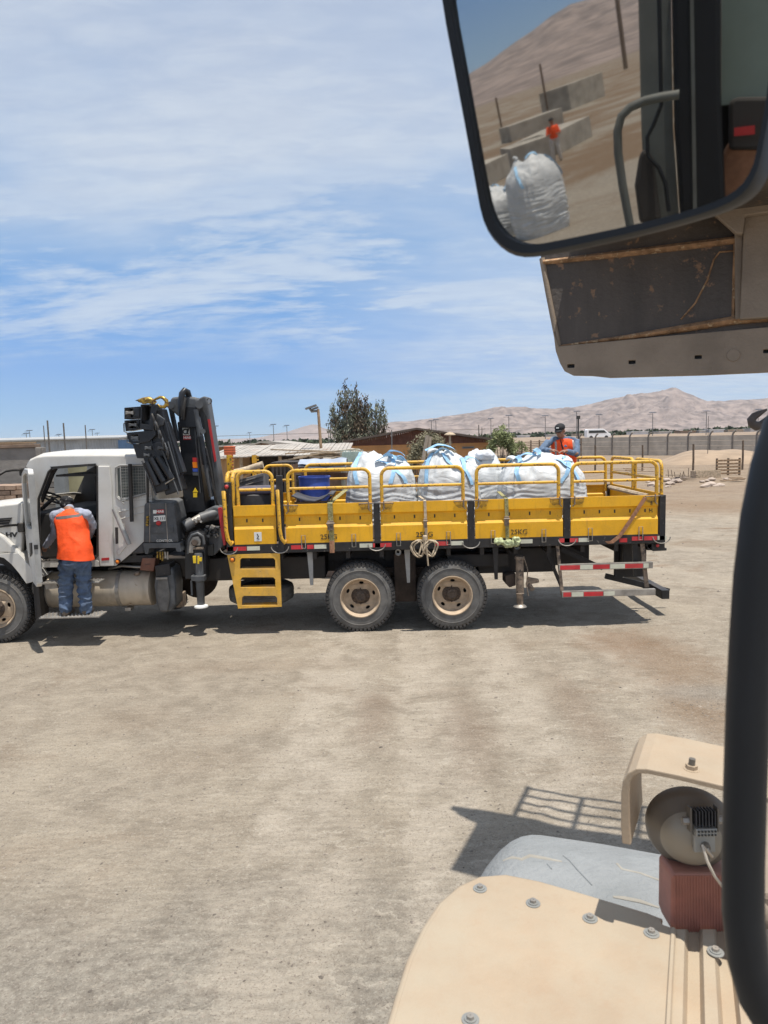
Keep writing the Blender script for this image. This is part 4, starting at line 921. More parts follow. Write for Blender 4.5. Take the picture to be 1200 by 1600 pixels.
# --- side boards with pressed profile
prof = [(0, ZB1), (0, 1.80), (.034, 1.775), (.034, 1.655), (0, 1.60), (0, ZB0), (.012, ZB0), (.012, 1.595), (.046, 1.65), (.046, 1.78), (.012, 1.805), (.012, ZB1-.012), (.04, ZB1-.012), (.04, ZB1)]
def board(x0, x1, yo, sgn, slots=4):
    b = MB(); b.pyz([(yo+sgn*y, z) for y, z in prof], x0, x1); o = b.build('side_board', 'yellow', T)
    return o
secs = [(365.5, 431, 367, 428), (446, 582, 446, 581), (595, 730, 593, 727), (742.5, 879.5, 742, 877), (892, 1028, 892, 1031)]
LAT = []
for k, (a, c, ra, rc) in enumerate(secs):
    x0, x1 = xs(a), xs(c)
    o = board(x0, x1, Y0, 1)
    ns = 2 if k == 0 else 4 if k != 4 else 5
    s0, s1 = (.30, .68) if k == 0 else (.16, .86)
    for j in range(ns):
        f = s0+(s1-s0)*j/(ns-1); x = x0+(x1-x0)*f
        MB().box(x-.010, x+.010, Y0+.030, Y0+.036, 1.70, 1.75).build('slot', 'inkdark', o)
    # latches and pin plates at the bottom
    if k:
        for f in (.20, .78) if k != 4 else (.22, .8):
            x = x0+(x1-x0)*f; pts = [(x-.028, Y0-.016, 1.49), (x+.028, Y0-.016, 1.49), (x+.028, Y0-.02, 1.30), (x-.028, Y0-.02, 1.30)]
            MB().tube(pts, .006, 6, closed=True).build('latch', 'steel', T)
        for (xx, s) in ((x0, 1), (x1, -1)):       # rusty pins where the rails slot in
            b = MB(); b.cyl((xx+s*.05, Y0-.02, ZB1-.10), (xx+s*.05, Y0-.02, ZB1+.02), .011, n=8); b.tube([(xx-s*.02, Y0-.02, ZB1-.005), (xx+s*.19, Y0-.02, ZB1-.012)], .009, 6); b.tube([(xx+s*.05, Y0-.02, ZB1-.10), (xx+s*.02, Y0-.02, ZB1-.13)], .008, 6)
            b.build('rail_pin', 'dirtysteel', T)
    # rail
    def rail(y, x0, x1, m='rail'):
        rr = .11; pts = [(x0, y, ZB1-.12)] + [(u, y, v) for u, v in arc(x0+rr, ZR-rr, rr, 180, 90, 6)] + [(u, y, v) for u, v in arc(x1-rr, ZR-rr, rr, 90, 0, 6)] + [(x1, y, ZB1-.12)]
        r = MB().tube(pts, .027, 10).build('guard_rail', m, T, smooth=50)
        MB().tube([(x0, y, ZM), (x1, y, ZM)], .022, 10).build('mid_rail', m, r, smooth=50)
    rx0, rx1 = xs(ra, 760)+.03, xs(rc, 760)-.03
    rail(Y0+.045, rx0, rx1)
    # far side
    board(x0, x1, YF, -1); rail(YF-.045, rx0, rx1)
M['stain'] = mat('brown_rub_mark', (.50, .27, .02), .6, var=.3, scale=20, chips=.42, chipcol=(.16, .08, .03), chipscale=45)
rs_ = random.Random(12)
for k, (a, c, ra, rc) in enumerate(secs[1:]):
    for (xx, s) in ((xs(a), 1), (xs(c), -1)):
        cxx = xx+s*.10; pts = [(cxx-.10, ZB1-.004)]+[(cxx+.10*math.cos(R_(t))*rs_.uniform(.85, 1.1), ZB1-.004-.115*math.sin(R_(180-t))*rs_.uniform(.8, 1.1)) for t in range(165, 0, -15)]+[(cxx+.10, ZB1-.004)]
        MB().pxz(pts, Y0-.0022, Y0-.0005).build('rub_mark', 'stain', T)
# posts
for px, zt, z0 in ((358, 2.30, 1.24), (438.5, 2.38, 1.24), (589, ZB1-.01, 1.24), (736.5, ZB1-.01, 1.24), (886, ZB1-.01, 1.24), (1035, ZB1, 1.24)):
    x = xs(px); w_ = .046 if px != 358 else .05
    for (ya, yb) in ((Y0-.006, Y0+.07), (YF-.07, YF+.006)):
        MB().box(x-w_, x+w_, ya, yb, z0, zt if ya < 11 or px > 440 else zt-.1).build('bed_post', 'black', T, bevel=.006)
# grab handles (yellow, bent) on the two front posts
for px in (356, 439.5):
    x = xs(px); y = Y0-.055
    pts = [(x-.03, Y0-.01, 2.14)] + [(x-.03+.0, y, 2.17), (x-.025, y-.005, 2.05), (x-.02, y, 1.6), (x, y, 1.46), (x+.045, y+.01, 1.39), (x+.06, Y0-.01, 1.42)]
    MB().tube(pts, .030 if px == 356 else .027, 8).build('grab_handle', 'rail', T, smooth=60)
# headboard frame of doubled yellow pipes and rear gate
for dx in (0, .08):
    x = XL+.02+dx; pts = [(x, Y0+.1, 1.9)] + [(x, u, v) for u, v in arc(Y0+.25, 2.42-.14, .14, 180, 90, 5)] + [(x, u, v) for u, v in arc(YF-.25, 2.42-.14, .14, 90, 0, 5)] + [(x, YF-.1, 1.9)]
    MB().tube(pts, .034, 8).build('headboard_pipe', 'rail', T, smooth=50)
MB().box(XL+.005, XL+.05, Y0+.07, YF-.07, 1.34, 1.98).build('headboard', 'yellow', T)
for x_ in (XR-.03,):
    MB().box(x_-.02, x_+.02, Y0+.07, YF-.07, 1.385, 1.97).build('tail_board', 'yellow', T, bevel=.006)
    for (ya, yb) in ((Y0+.10, 11.6), (11.7, YF-.10)):
        rr = .11; pts = [(x_, ya, 1.9)] + [(x_, u, v) for u, v in arc(ya+rr, ZR-rr, rr, 180, 90, 5)] + [(x_, u, v) for u, v in arc(yb-rr, ZR-rr, rr, 90, 0, 5)] + [(x_, yb, 1.9)]
        r = MB().tube(pts, .027, 8).build('tail_rail', 'rail', T, smooth=50)
        MB().tube([(x_, ya, ZM), (x_, yb, ZM)], .022, 8).build('mid_rail', 'rail', r, smooth=50)
for px in (358.5, 398):        # toothed uprights at headboard far side
    x = P3(px, 725, 11.9).x; b = MB(); z1 = P3(px, 711, 11.9).z; b.box(x-.045, x+.03, 11.9, 11.96, 1.34, z1)
    for k in range(8): b.box(x+.031, x+.06, 11.905, 11.955, z1-.04-.055*k, z1-.015-.055*k)
    b.build('toothed_upright', 'rail', T)
# reflectors along the beam
def strip(parent, segs, z0, z1, y, xf=None):
    for (a, c, m) in segs:
        MB().box(xs(a, 855), xs(c, 855), y-.004, y, z0, z1).build('reflector', m, parent)
strip(T, [(355, 385, 'red'), (386, 406, 'cream'), (455, 473, 'red'), (480, 490, 'red'), (491, 510, 'cream'), (562, 582, 'cream'), (583, 612, 'red'), (681, 700, 'red'), (705, 724, 'cream'), (813, 832, 'cream'), (874, 903, 'red'), (904, 920, 'cream'), (987, 1004, 'red'), (1006, 1026, 'red'), (1027, 1041, 'cream')], 1.285, 1.345, Y0-.002)
b = MB(); b.box(xs(968), xs(980), Y0-.006, Y0-.002, 1.265, 1.325); b.build('small_plate', 'redp', T)
# weights lettering
letters('25KG', (xs(513), Y0-.003, 1.455), .105, 'ink', T, bold=.0015)
letters('25KG', (xs(663), Y0-.003, 1.455), .105, 'ink', T, bold=.0015)
letters('25KG', (xs(811), Y0-.003, 1.455), .105, 'ink', T, bold=.0015)
letters('E', (xs(1018, 790), Y0-.003, 1.83), .08, 'ink', T, bold=.002); letters('H', (xs(1018, 800), Y0+.031, 1.72), .08, 'ink', T, bold=.002)
# white notice on first board
x = xs(402); MB().box(x-.055, x+.055, Y0-.004, Y0-.001, 1.42, 1.555).build('notice', 'label', T)
b = MB(); b.tube([(x-.01, Y0-.006, 1.53), (x+.01, Y0-.006, 1.49), (x-.015, Y0-.006, 1.46), (x+.02, Y0-.006, 1.45)], .007, 5); b.build('notice_figure', 'inkdark', T)
# round red lamp on front post, dirt smudges
def lens(p, r, m, parent, name='marker_lamp'):
    o = MB().lathe([(r*1.25, .012), (r*1.25, -.01), (r, -.014), (r, -.02)], p, (0, 1, 0), 16).build(name, 'black', parent, smooth=40)
    MB().lathe([(r*.98, -.012), (r*.8, -.024), (.001, -.028)], p, (0, 1, 0), 16).build('lens', m, o, smooth=60)
lens((xs(354.5, 754), Y0-.02, 2.24), .033, 'red', T)
lens((xs(364, 874), Y0-.035, 1.16), .032, 'amber', T)

# --- ladder
Yl = Y0-.01
lo = PX([(355, 867), (437, 864.5), (440, 948), (372, 951)], Yl)
def rr_hole(px0, px1, py0, py1):
    return PX([(px0+3, py0), (px1-3, py0), (px1, py0+3), (px1+.5, py1), (px0-.3, py1), (px0, py0+3)], Yl)
hl = [rr_hole(375, 430, 872, 889), rr_hole(376, 430, 902, 918), rr_hole(378, 433, 931, 946)]
lad = MB().pxz(lo, Yl, Yl+.03, hl).build('ladder', 'ladder', T)
for (p0, p1, py) in ((375, 430, 889), (376, 430, 918), (378, 433, 946)):
    q0 = P3(p0, py, Yl); q1 = P3(p1, py, Yl); MB().box(q0.x, q1.x, Yl+.03, Yl+.17, q0.z-.03, q0.z).build('tread', 'ladder', lad)

# --- under-deck structure
b = MB(); b.box(XL+.2, XR-.9, 11.18, 11.28, .80, 1.18); b.box(XL-4.2, XL+.2, 11.18, 11.28, .78, 1.02); b.box(XL+.2, XR-.9, 12.02, 12.12, .80, 1.18); b.box(XL-4.2, XL+.2, 12.02, 12.12, .78, 1.02)
b.build('chassis_rail', 'chassis', T)
for k in range(13):
    x = XL+.25+k*.5; MB().box(x, x+.06, Y0+.08, YF-.08, 1.12, 1.235).build('cross_member', 'chassis', T)
# black skirt boxes
b = MB(); q0 = P3(440, 905, Y0+.35); q1 = P3(508, 868, Y0+.35); b.box(xs(300), q1.x, Y0+.35, Y0+.95, q0.z, 1.12); b.build('tool_box', 'chassis', T, bevel=.02)
b = MB(); b.box(q1.x+.02, xs(600), Y0+.62, Y0+.72, 1.0, 1.2); b.box(xs(600)+.01, xs(770), Y0+.62, Y0+.72, .98, 1.2); b.build('side_plate', 'chassis', T)
b = MB(); q0 = P3(770, 905, Y0+.3); b.box(xs(752), xs(880), Y0+.45, Y0+.8, .76, 1.15); b.build('rear_box', 'chassis', T, bevel=.02)
for px, y1_ in ((487, 914), (638, 910), (775, 905), (992, 900)):
    q = P3(px, y1_, Y0+.12); MB().pxz([(q.x-.05, 1.22), (q.x+.035, 1.22), (q.x+.025, q.z), (q.x-.02, q.z)], Y0+.10, Y0+.14).build('hanger', 'whitetrim' if px < 700 else 'black', T)
for px in (622, 806):   # small ratchet heads below beam
    q = xs(px if px == 622 else 808, 862); MB().lathe([(.045, -.02), (.045, .04), (.02, .05)], (q, Y0-.02, 1.20 if px == 622 else 1.24), (0, 1, 0), 14).build('winch', 'steel', T, smooth=40)

# --- wheels
def wheel(cx_, cy, cz, R=.525, dual=True, convex=False, name='wheel'):
    """outer face towards -Y at y=cy"""
    wd = .27
    w_ = MB().lathe([(.290, .02), (.305, .0), (.40, -.012+.012), (.46, .0), (.497, .03), (.507, .055), (.507, wd-.055), (.497, wd-.03), (.46, wd), (.305, wd), (.29, wd-.02)], (cx_, cy, cz), (0, 1, 0), 56)
    wo = w_.build(name, 'tyre', T, smooth=40)
    ring = MB().lathe([(.405, -.001), (.41, -.006), (.418, -.006), (.423, -.001)], (cx_, cy, cz), (0, 1, 0), 48).build('sidewall_ring', 'tyre', wo, smooth=50)
    tb = MB(); nb = 52
    for i in range(nb):
        A = 2*math.pi*i/nb; q = Matrix(((math.cos(A), 0, -math.sin(A)), (0, 1, 0), (math.sin(A), 0, math.cos(A))))
        for j, (y, s, l) in enumerate(((.034, 0, .050), (.092, .5, .036), (.135, 0, .034), (.178, .5, .036), (.236, 0, .050))):
            A2 = A+2*math.pi/nb*s*.9; q = Matrix(((math.cos(A2), 0, -math.sin(A2)), (0, 1, 0), (math.sin(A2), 0, math.cos(A2))))
            rc = .512 if j in (0, 4) else .515
            tb.obox(Vector((cx_, cy+y, cz)) + q @ Vector((0, 0, rc)), (.046 if j in (0, 4) else .040, l, .022), q)
            if j == 0: tb.obox(Vector((cx_, cy+.006, cz)) + q @ Vector((0, 0, .487)), (.036, .018, .030), q)
    tb.build('tread', 'tread', wo)
    # rim: barrel, dished disc with hand holes
    dz_ = .13 if not convex else .03
    rim = MB().lathe([(.300, .002), (.302, -.010), (.288, -.012), (.284, .01), (.262, .035), (.255, dz_+.02), (.262, dz_+.08)], (cx_, cy, cz), (0, 1, 0), 48).build('rim', 'rim', wo, smooth=40)
    outer = [(.257*math.cos(2*math.pi*i/48), .257*math.sin(2*math.pi*i/48)) for i in range(48)]
    holes = []
    for k in range(5):
        A = 2*math.pi*(k+.18)/5; cc = (.205*math.cos(A), .205*math.sin(A)); h = []
        for i in range(14):
            t = 2*math.pi*i/14; u, v = .022*math.cos(t), .036*math.sin(t); h.append((cc[0]+u*math.cos(A)-v*math.sin(A), cc[1]+u*math.sin(A)+v*math.cos(A)))
        holes.append(h)
    inner = [(.10*math.cos(-2*math.pi*i/32), .10*math.sin(-2*math.pi*i/32)) for i in range(32)]
    def fn(u, v, w): 
        r = math.hypot(u, v); dep = dz_ + (.03*(.257-r)/.15 if not convex else -.055*(.257-r)/.15); return (cx_+u, cy+dep+w, cz+v)
    MB().prism(outer, fn, 0, .014, holes+[inner]).build('disc', 'rim', rim, smooth=30)
    MB().lathe([(.26, 0), (.001, 0)], (cx_, cy+dz_+.16, cz), (0, 1, 0), 32).build('drum', 'chassis', rim)
    # hub
    y0 = dz_+.03 if not convex else dz_-.05
    hb = MB(); hb.lathe([(.148, y0+.02), (.148, y0-.005), (.105, y0-.02), (.082, y0-.03), (.078, y0-.085), (.06, y0-.10), (.001, y0-.10)], (cx_, cy, cz), (0, 1, 0), 32)
    for k in range(8):
        A = 2*math.pi*k/8; hb.cyl((cx_+.05*math.cos(A), cy+y0-.10, cz+.05*math.sin(A)), (cx_+.05*math.cos(A), cy+y0-.115, cz+.05*math.sin(A)), .011, n=6)
    hb.build('hub', 'hub', rim, smooth=35)
    nb_ = MB()
    for k in range(10):
        A = 2*math.pi*(k+.5)/10; nb_.cyl((cx_+.118*math.cos(A), cy+y0+.02, cz+.118*math.sin(A)), (cx_+.118*math.cos(A), cy+y0-.035, cz+.118*math.sin(A)), .015, .012, n=6)
    nb_.build('wheel_nuts', 'hub', rim)
    return wo
W1 = P3(563, 935, Y0+.03).x; W2 = P3(707, 930, Y0+.03).x
for wx in (W1, W2):
    wheel(wx, Y0+.03, .52)
    for y in (Y0+.03+.31, YF-.03-.27-.31, YF-.03-.27):       # inner duals and far side
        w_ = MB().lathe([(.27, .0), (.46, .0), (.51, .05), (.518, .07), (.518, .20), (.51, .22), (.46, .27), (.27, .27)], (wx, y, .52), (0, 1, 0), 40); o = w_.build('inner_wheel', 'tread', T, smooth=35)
        MB().lathe([(.27, .05), (.001, .09)], (wx, y, .52), (0, 1, 0), 24).build('disc', 'under', o)
    MB().cyl((wx, Y0+.4, .52), (wx, YF-.4, .52), .13, n=16).build('axle', 'under', T, smooth=40)
    MB().lathe([(.001, -.28), (.2, -.2), (.27, 0), (.2, .2), (.001, .28)], (wx, 11.65, .52), (0, 1, 0), 20).build('differential', 'under', T, smooth=50)
# suspension walking beam between the rear wheels
cxm = (W1+W2)/2
b = MB(); b.pxz([(cxm-.55, .50), (cxm-.2, .34), (cxm+.2, .34), (cxm+.55, .50), (cxm+.5, .62), (cxm+.18, .72), (cxm+.16, 1.0), (cxm-.16, 1.0), (cxm-.18, .72), (cxm-.5, .62)], 11.0, 11.12); b.build('walking_beam', 'under', T, bevel=.02)
b = MB()
for k in range(5): b.box(cxm-.5+.05*k, cxm+.5-.05*k, 11.0, 11.09, .74+.025*k, .76+.025*k)
b.build('leaf_spring', 'under', T)
b = MB(); b.box(cxm-.17, cxm+.17, Y0+.46, Y0+.56, .34, 1.1); b.build('bracket', 'under', T, bevel=.02)
# front wheel (convex rim)
WF = P3(-4, 948, Y0+.0).x
wheel(WF, Y0-.06, .525, convex=True, name='front_wheel')
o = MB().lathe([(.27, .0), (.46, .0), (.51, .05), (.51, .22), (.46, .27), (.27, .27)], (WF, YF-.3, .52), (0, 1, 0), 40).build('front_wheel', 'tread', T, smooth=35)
MB().lathe([(.27, .15), (.001, .2)], (WF, YF-.3, .52), (0, 1, 0), 24).build('disc', 'under', o)
MB().box(WF-.08, WF+.08, 10.8, 12.5, .38, .52).build('front_axle', 'under', T)

# --- spare wheel lying under the bed behind the ladder
sp_c = P3(409, 926, 11.15); w_ = MB().lathe([(.28, -.13), (.44, -.135), (.50, -.10), (.512, -.05), (.512, -.02), (.506, -.015), (.506, .0), (.512, .005), (.512, .06), (.50, .10), (.44, .135), (.28, .13)], (sp_c.x, 11.15, sp_c.z+.02), (0, 0, 1), 48)
spw = w_.build('spare_wheel', 'tyre', T, smooth=40); MB().lathe([(.28, -.1), (.25, 0), (.1, .02), (.001, .02)], (sp_c.x, 11.15, sp_c.z+.02), (0, 0, 1), 32).build('rim', 'rim', spw, smooth=40)
MB().tube([(sp_c.x, 11.15, sp_c.z), (sp_c.x, 11.15, 1.1)], .02, 8).build('spare_hanger', 'chassis', T)

# --- rear side guard with reflective bars, rear underride
g = MB(); a = PX([(868, 851), (871, 851), (880, 930), (876, 930)], Y0+.0)
def barpx(p0, p1, w_, y, m, name='guard_bar', par=None, dy=.03):
    A = P3(p0[0], p0[1], y); B = P3(p1[0], p1[1], y); d = (B-A); n_ = Vector((-d.z, 0, d.x)).normalized()*w_/2
    return MB().pxz([((A-n_).x, (A-n_).z), ((B-n_).x, (B-n_).z), ((B+n_).x, (B+n_).z), ((A+n_).x, (A+n_).z)], y, y+dy).build(name, m, par or T)
sg = barpx((871, 850), (879, 930), .045, Y0+.02, 'dirtysteel', 'side_guard')
barpx((852, 856), (878, 918), .05, Y0+.25, 'black')
barpx((1003, 842), (1011, 918), .06, Y0+.06, 'dirtysteel')
for (y_, x0, x1, yb, pat) in ((886.5, 873, 1020, 882.5, [(875, 906, 'red'), (906, 926, 'cream'), (926, 952, 'red'), (953, 976, 'cream'), (976, 1004, 'red'), (1005, 1013, 'cream')]),
                          (930, 878, 1024, 923, [(880, 892, 'red'), (893, 911, 'cream'), (912, 942, 'red'), (943, 960, 'cream')])):
    A = P3(x0, y_, Y0-.0); B = P3(x1, yb, Y0); zz_ = (A.z+B.z)/2
    br = MB().box(A.x, B.x, Y0-.01, Y0+.05, zz_-.05, zz_+.045).build('side_guard_bar', 'steel', T, bevel=.004)
    for (p, q, m) in pat:
        MB().box(P3(p, y_, Y0).x, P3(q, y_, Y0).x, Y0-.015, Y0-.011, zz_-.038, zz_+.026).build('reflector', m, br)
barpx((946, 900), (1046, 924), .09, Y0+.9, 'black', 'underride_arm')
barpx((876, 858), (942, 888), .07, Y0+.5, 'black', 'brace')
MB().box(P3(1010, 915, Y0+1.1).x, P3(1010, 915, Y0+1.1).x+.12, Y0+.45, YF-.3, P3(1046, 926, 11.2).z-.02, P3(1046, 926, 11.2).z+.12).build('underride_bar', 'black', T, bevel=.006)
b = MB(); b.box(P3(961, 860, Y0+.7).x, P3(1010, 860, Y0+.7).x, Y0+.7, Y0+.76, P3(961, 902, Y0+.7).z, 1.22); b.build('mud_flap', 'chassis', T)
b = MB(); b.box(P3(972, 860, Y0+.55).x, P3(1004, 860, Y0+.55).x, Y0+.5, Y0+.69, P3(961, 888, Y0+.6).z, 1.2); b.build('tail_bracket', 'black', T, bevel=.01)
MB().pxz(PX([(1008, 850), (1038, 848), (1038, 856), (1041, 856), (1041, 860), (1020, 861), (1012, 856)], Y0+.1), Y0+.08, Y0+.16).build('tail_lamp_bracket', 'black', T, bevel=.005)
lens((P3(1027, 852, Y0+.07).x, Y0+.07, P3(1027, 852, Y0+.07).z), .028, 'red', T, 'tail_lamp')
# rear stabiliser leg
q0 = P3(812, 869, Y0+.12); q1 = P3(812, 948, Y0+.12)
sl_ = MB().lathe([(.07, 0), (.075, -.04), (.06, -.05), (.058, -(q0.z-q1.z)*.72), (.066, -(q0.z-q1.z)*.73), (.05, -(q0.z-q1.z)*.76), (.05, -(q0.z-q1.z)+.03)], (q0.x, q0.y, q0.z), (0, 0, 1), 20).build('rear_stabiliser', 'dirtysteel', T, smooth=40)
MB().lathe([(.03, .05), (.09, .02), (.10, 0), (.001, 0)], (q0.x, q0.y, q1.z), (0, 0, 1), 24).build('foot', 'steel', sl_, smooth=40)
MB().tube([(q0.x+.06, q0.y-.04, q0.z-.03), (q0.x+.11, q0.y-.05, q0.z-.2), (q0.x+.09, q0.y-.05, q0.z-.45), (q0.x+.12, q0.y-.04, q0.z-.6)], .009, 6).build('hose', 'dirtysteel', sl_, smooth=60)
MB().pxz(PX([(790, 900), (806, 896), (806, 915), (796, 918), (790, 912)], Y0+.2), Y0+.2, Y0+.5).build('valve_block', 'under', T, bevel=.01)
b = MB(); b.pxz(PX([(825, 902), (842, 905), (842, 910), (830, 912), (836, 921), (829, 924), (822, 914)], Y0+.15), Y0+.13, Y0+.2); b.build('valve', 'dirtysteel', T, bevel=.008)
b = MB(); b.box(xs(700), xs(800), Y0+.25, Y0+.5, .9, 1.1); b.build('air_tank_box', 'chassis', T, bevel=.02)

# ------------------------------------------------------------------ CAB
Yc = 10.48; Yc2 = 12.72
def cabpoly(l): return PX(l, Yc)
outer = [(40, 741), (41, 728), (46, 721), (56, 716.5), (70, 714.5), (110, 714), (160, 713.5), (205, 714), (228, 715), (235, 722), (238, 790), (233, 838), (214, 856), (203, 866), (181, 884), (120, 885.5), (66, 886.5), (57, 886), (57, 800), (44, 790)]
opening = [(83, 730.5), (104, 728.5), (149, 726.5), (152, 729), (153, 868), (148, 874), (66, 876), (60.5, 872), (60.5, 779), (76, 737)]
win2 = [(183, 732), (190, 729), (226, 727.5), (228, 770), (190, 779), (184, 775)]
cab = MB().pxz(cabpoly(outer), Yc, Yc+.05, [cabpoly(opening), cabpoly(win2)]).build('cab_side', 'white', T, bevel=.012)
roofl = cabpoly(outer)
# far side wall (with its window) and roof skin
fw = [(P3(a, c, Yc).x, P3(a, c, Yc).z) for a, c in outer]
farwin = cabpoly([(66, 784), (84, 738), (92, 733), (149, 731), (150, 786)])
farwin2 = cabpoly([(183, 732), (190, 729), (226, 727.5), (228, 770), (190, 779), (184, 775)])
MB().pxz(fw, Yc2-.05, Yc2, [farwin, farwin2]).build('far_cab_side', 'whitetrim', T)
rt_ = cabpoly([(40, 741), (41, 728), (46, 721), (56, 716.5), (70, 714.5), (110, 714), (160, 713.5), (205, 714), (228, 715), (235, 722), (238, 790)])
b = MB(); k = len(rt_); vs = []
cz_ = [(Yc+.0, 0), (Yc+.04, .035), (Yc+.25, .075), (Yc+1.1, .10), (Yc2-.25, .075), (Yc2-.04, .035), (Yc2, 0)]
for (y, dz) in cz_:
    for (u, v) in rt_: vs.append((u, y, v+dz*min(1, max(0, (v-2.45)/.15))))
b.add(vs, [(j*k+i, j*k+i+1, (j+1)*k+i+1, (j+1)*k+i) for j in range(len(cz_)-1) for i in range(k-1) if i > 0])
ro = b.build('roof', 'white', T, smooth=60); sm = ro.modifiers.new('s', 'SOLIDIFY'); sm.thickness = .02; sm.offset = -1
# sun visor / roof lip
MB().pxz(PX([(42, 727), (50, 719), (66, 716.5), (72, 713), (64, 712), (50, 714), (42, 720)], Yc), Yc+.15, Yc2-.15).build('roof_fairing', 'whitetrim', T, bevel=.01)
# raised pressed pillar and door surround trims
MB().pxz(cabpoly([(154, 728), (172, 728), (176, 760), (179, 884), (157, 884.5), (155, 868)]), Yc-.03, Yc-.001).build('rear_pillar', 'white', T, bevel=.018)
def ringpoly(name, pts, y, r, m, par): return MB().tube([(P3(a, c, y).x, y, P3(a, c, y).z) for a, c in pts], r, 6, closed=True).build(name, m, par, smooth=50)
ringpoly('door_seal', opening, Yc+.0, .017, 'trim', cab)
ringpoly('window_frame', [(180, 731), (187, 727), (228, 725.5), (231, 771), (190, 783), (182, 777)], Yc-.005, .012, 'whitetrim', cab)
MB().pxz(cabpoly([(80, 729), (150, 724), (151, 727.5), (82, 733)]), Yc-.035, Yc-.001).build('drip_rail', 'trim', cab)
MB().pxz(cabpoly(win2), Yc+.02, Yc+.025).build('window_glass', mat('painted_reflection_glass', (.10, .115, .11), .15, var=.35, scale=3), cab)  # lightened base colour stands in for the reflection on the pane
# pressed swage lines below rear window
for (a, c) in (((186, 800), (234, 788)), ((184, 812), (228, 800))):
    MB().tube([P3(*a, Yc-.002), P3(*c, Yc-.002)], .010, 6).build('swage', 'white', cab, smooth=50)
MB().pxz(cabpoly([(183, 862), (196, 846), (197, 842), (202, 842), (200, 851), (186, 868)]), Yc-.02, Yc-.001).build('lower_trim', 'white', cab, bevel=.006)
MB().pxz(cabpoly([(180, 824), (184.5, 824), (185, 849), (181, 850)]), Yc-.008, Yc-.001).build('vent_grille', 'trim', cab)
MB().pxz(cabpoly([(160, 871.5), (172, 870.5), (172, 874.5), (160, 875.5)]), Yc-.036, Yc-.031).build('small_red_mark', 'redp', cab)
lens((P3(185, 877, Yc).x, Yc-.02, P3(185, 877, Yc).z), .03, 'amber', T)
# pillars A, windscreen frame, bulkhead, floor, interior
MB().pxz(cabpoly([(60.5, 779), (76, 737), (81, 733), (85, 733), (80, 741), (62, 786)]), Yc+.06, Yc+.12).build('front_pillar', 'trim', T)
MB().pxz(PX([(60, 786), (84, 737), (88, 733), (80, 733), (56, 780)], Yc2), Yc2-.1, Yc2-.05).build('front_pillar', 'trim', T)
xA = P3(56, 790, Yc).x; xB = P3(232, 790, Yc).x; zfl = P3(100, 872, Yc).z
MB().box(xA+.1, xB, Yc+.06, Yc2-.06, zfl-.1, zfl).build('cab_floor', 'interior', T)
MB().box(xB-.3, xB-.25, Yc+.06, Yc2-.06, zfl, 2.42).build('bulkhead', 'interior', T)
dz0 = P3(60, 800, 11.2).z
MB().pxz([(xA+.0, zfl), (xA+.42, zfl), (xA+.36, 1.55), (xA+.42, dz0-.12), (xA+.30, dz0+.03), (xA-.1, dz0+.06)], Yc+.06, Yc2-.06).build('dashboard', 'interior', T, bevel=.03)
b = MB(); c = Vector((P3(84, 778, 10.9).x, 10.9, P3(84, 778, 10.9).z)); q = Matrix.Rotation(R_(-62), 3, 'Y')
pts = [c + q @ Vector((0, .21*math.cos(a*.314), .21*math.sin(a*.314))) for a in range(20)]; sw = MB().tube(pts, .017, 8, closed=True).build('steering_wheel', 'interior', T, smooth=50)
MB().tube([c, c+Vector((-.3, 0, -.25))], .03, 8).build('steering_column', 'interior', T)
for a in (0, 2.1, 4.2): MB().tube([c, c + q @ Vector((0, .2*math.cos(a), .2*math.sin(a)))], .012, 6).build('spoke', 'interior', sw)
for y in (10.95, 12.1):
    xq = P3(150, 800, Yc).x; b = MB(); b.box(xq-.5, xq+.05, y-.25, y+.25, zfl+.32, zfl+.47); b.pxz([(xq-.02, zfl+.4), (xq+.12, zfl+.4), (xq+.24, 2.02), (xq+.1, 2.06)], y-.24, y+.24); b.build('seat', 'interior', T, bevel=.04)
MB().pxz(PX([(113, 790), (137, 735), (150, 728), (150, 792)], 12.55), 12.5, 12.6).build('far_windscreen_pillar', 'interior', T)  # dark slab added to stand in for the far windscreen pillar
MB().box(xA+.25, xB-.3, Yc2-.12, Yc2-.05, zfl, P3(100, 786, Yc2).z).build('far_door_trim', 'interior', T)
MB().box(xA+.3, xB-.3, Yc+.06, Yc2-.06, 2.44, 2.47).build('headliner', 'interior', T)
# door sill light grey
MB().pxz(cabpoly([(66, 877), (150, 874), (156, 878), (156, 885), (67, 886.5)]), Yc-.012, Yc-.001).build('sill', 'white', cab, bevel=.004)
# rear window guard: wire grid in front of rear side of cab
gr = MB(); Yg = Yc-.03
for k in range(13):
    px = 188+k*4.0; gr.tube([P3(px, 729+k*.2, Yg), P3(px+1, 784-k*.7, Yg)], .0017, 5)
for k in range(12):
    py = 731+k*4.6; gr.tube([P3(188, py+1, Yg), P3(236, py-1.0, Yg)], .0017, 5)
gr.tube([P3(188, 729, Yg), P3(190, 784, Yg), P3(194, 787, Yg)], .009, 6)
gr.build('window_guard', 'whitetrim', T)
MB().tube([P3(203, 725, Yc-.08), P3(206, 815, Yc-.08)], .028, 10).build('guard_post', 'trim', T, smooth=50)
MB().tube([P3(230, 725, Yc-.08), P3(231, 790, Yc-.08)], .018, 10).build('guard_post', 'trim', T, smooth=50)
MB().tube([P3(178, 795, Yc-.1), P3(202, 851, Yc-.1)], .035, 10).build('guard_brace', 'whitetrim', T, smooth=50)

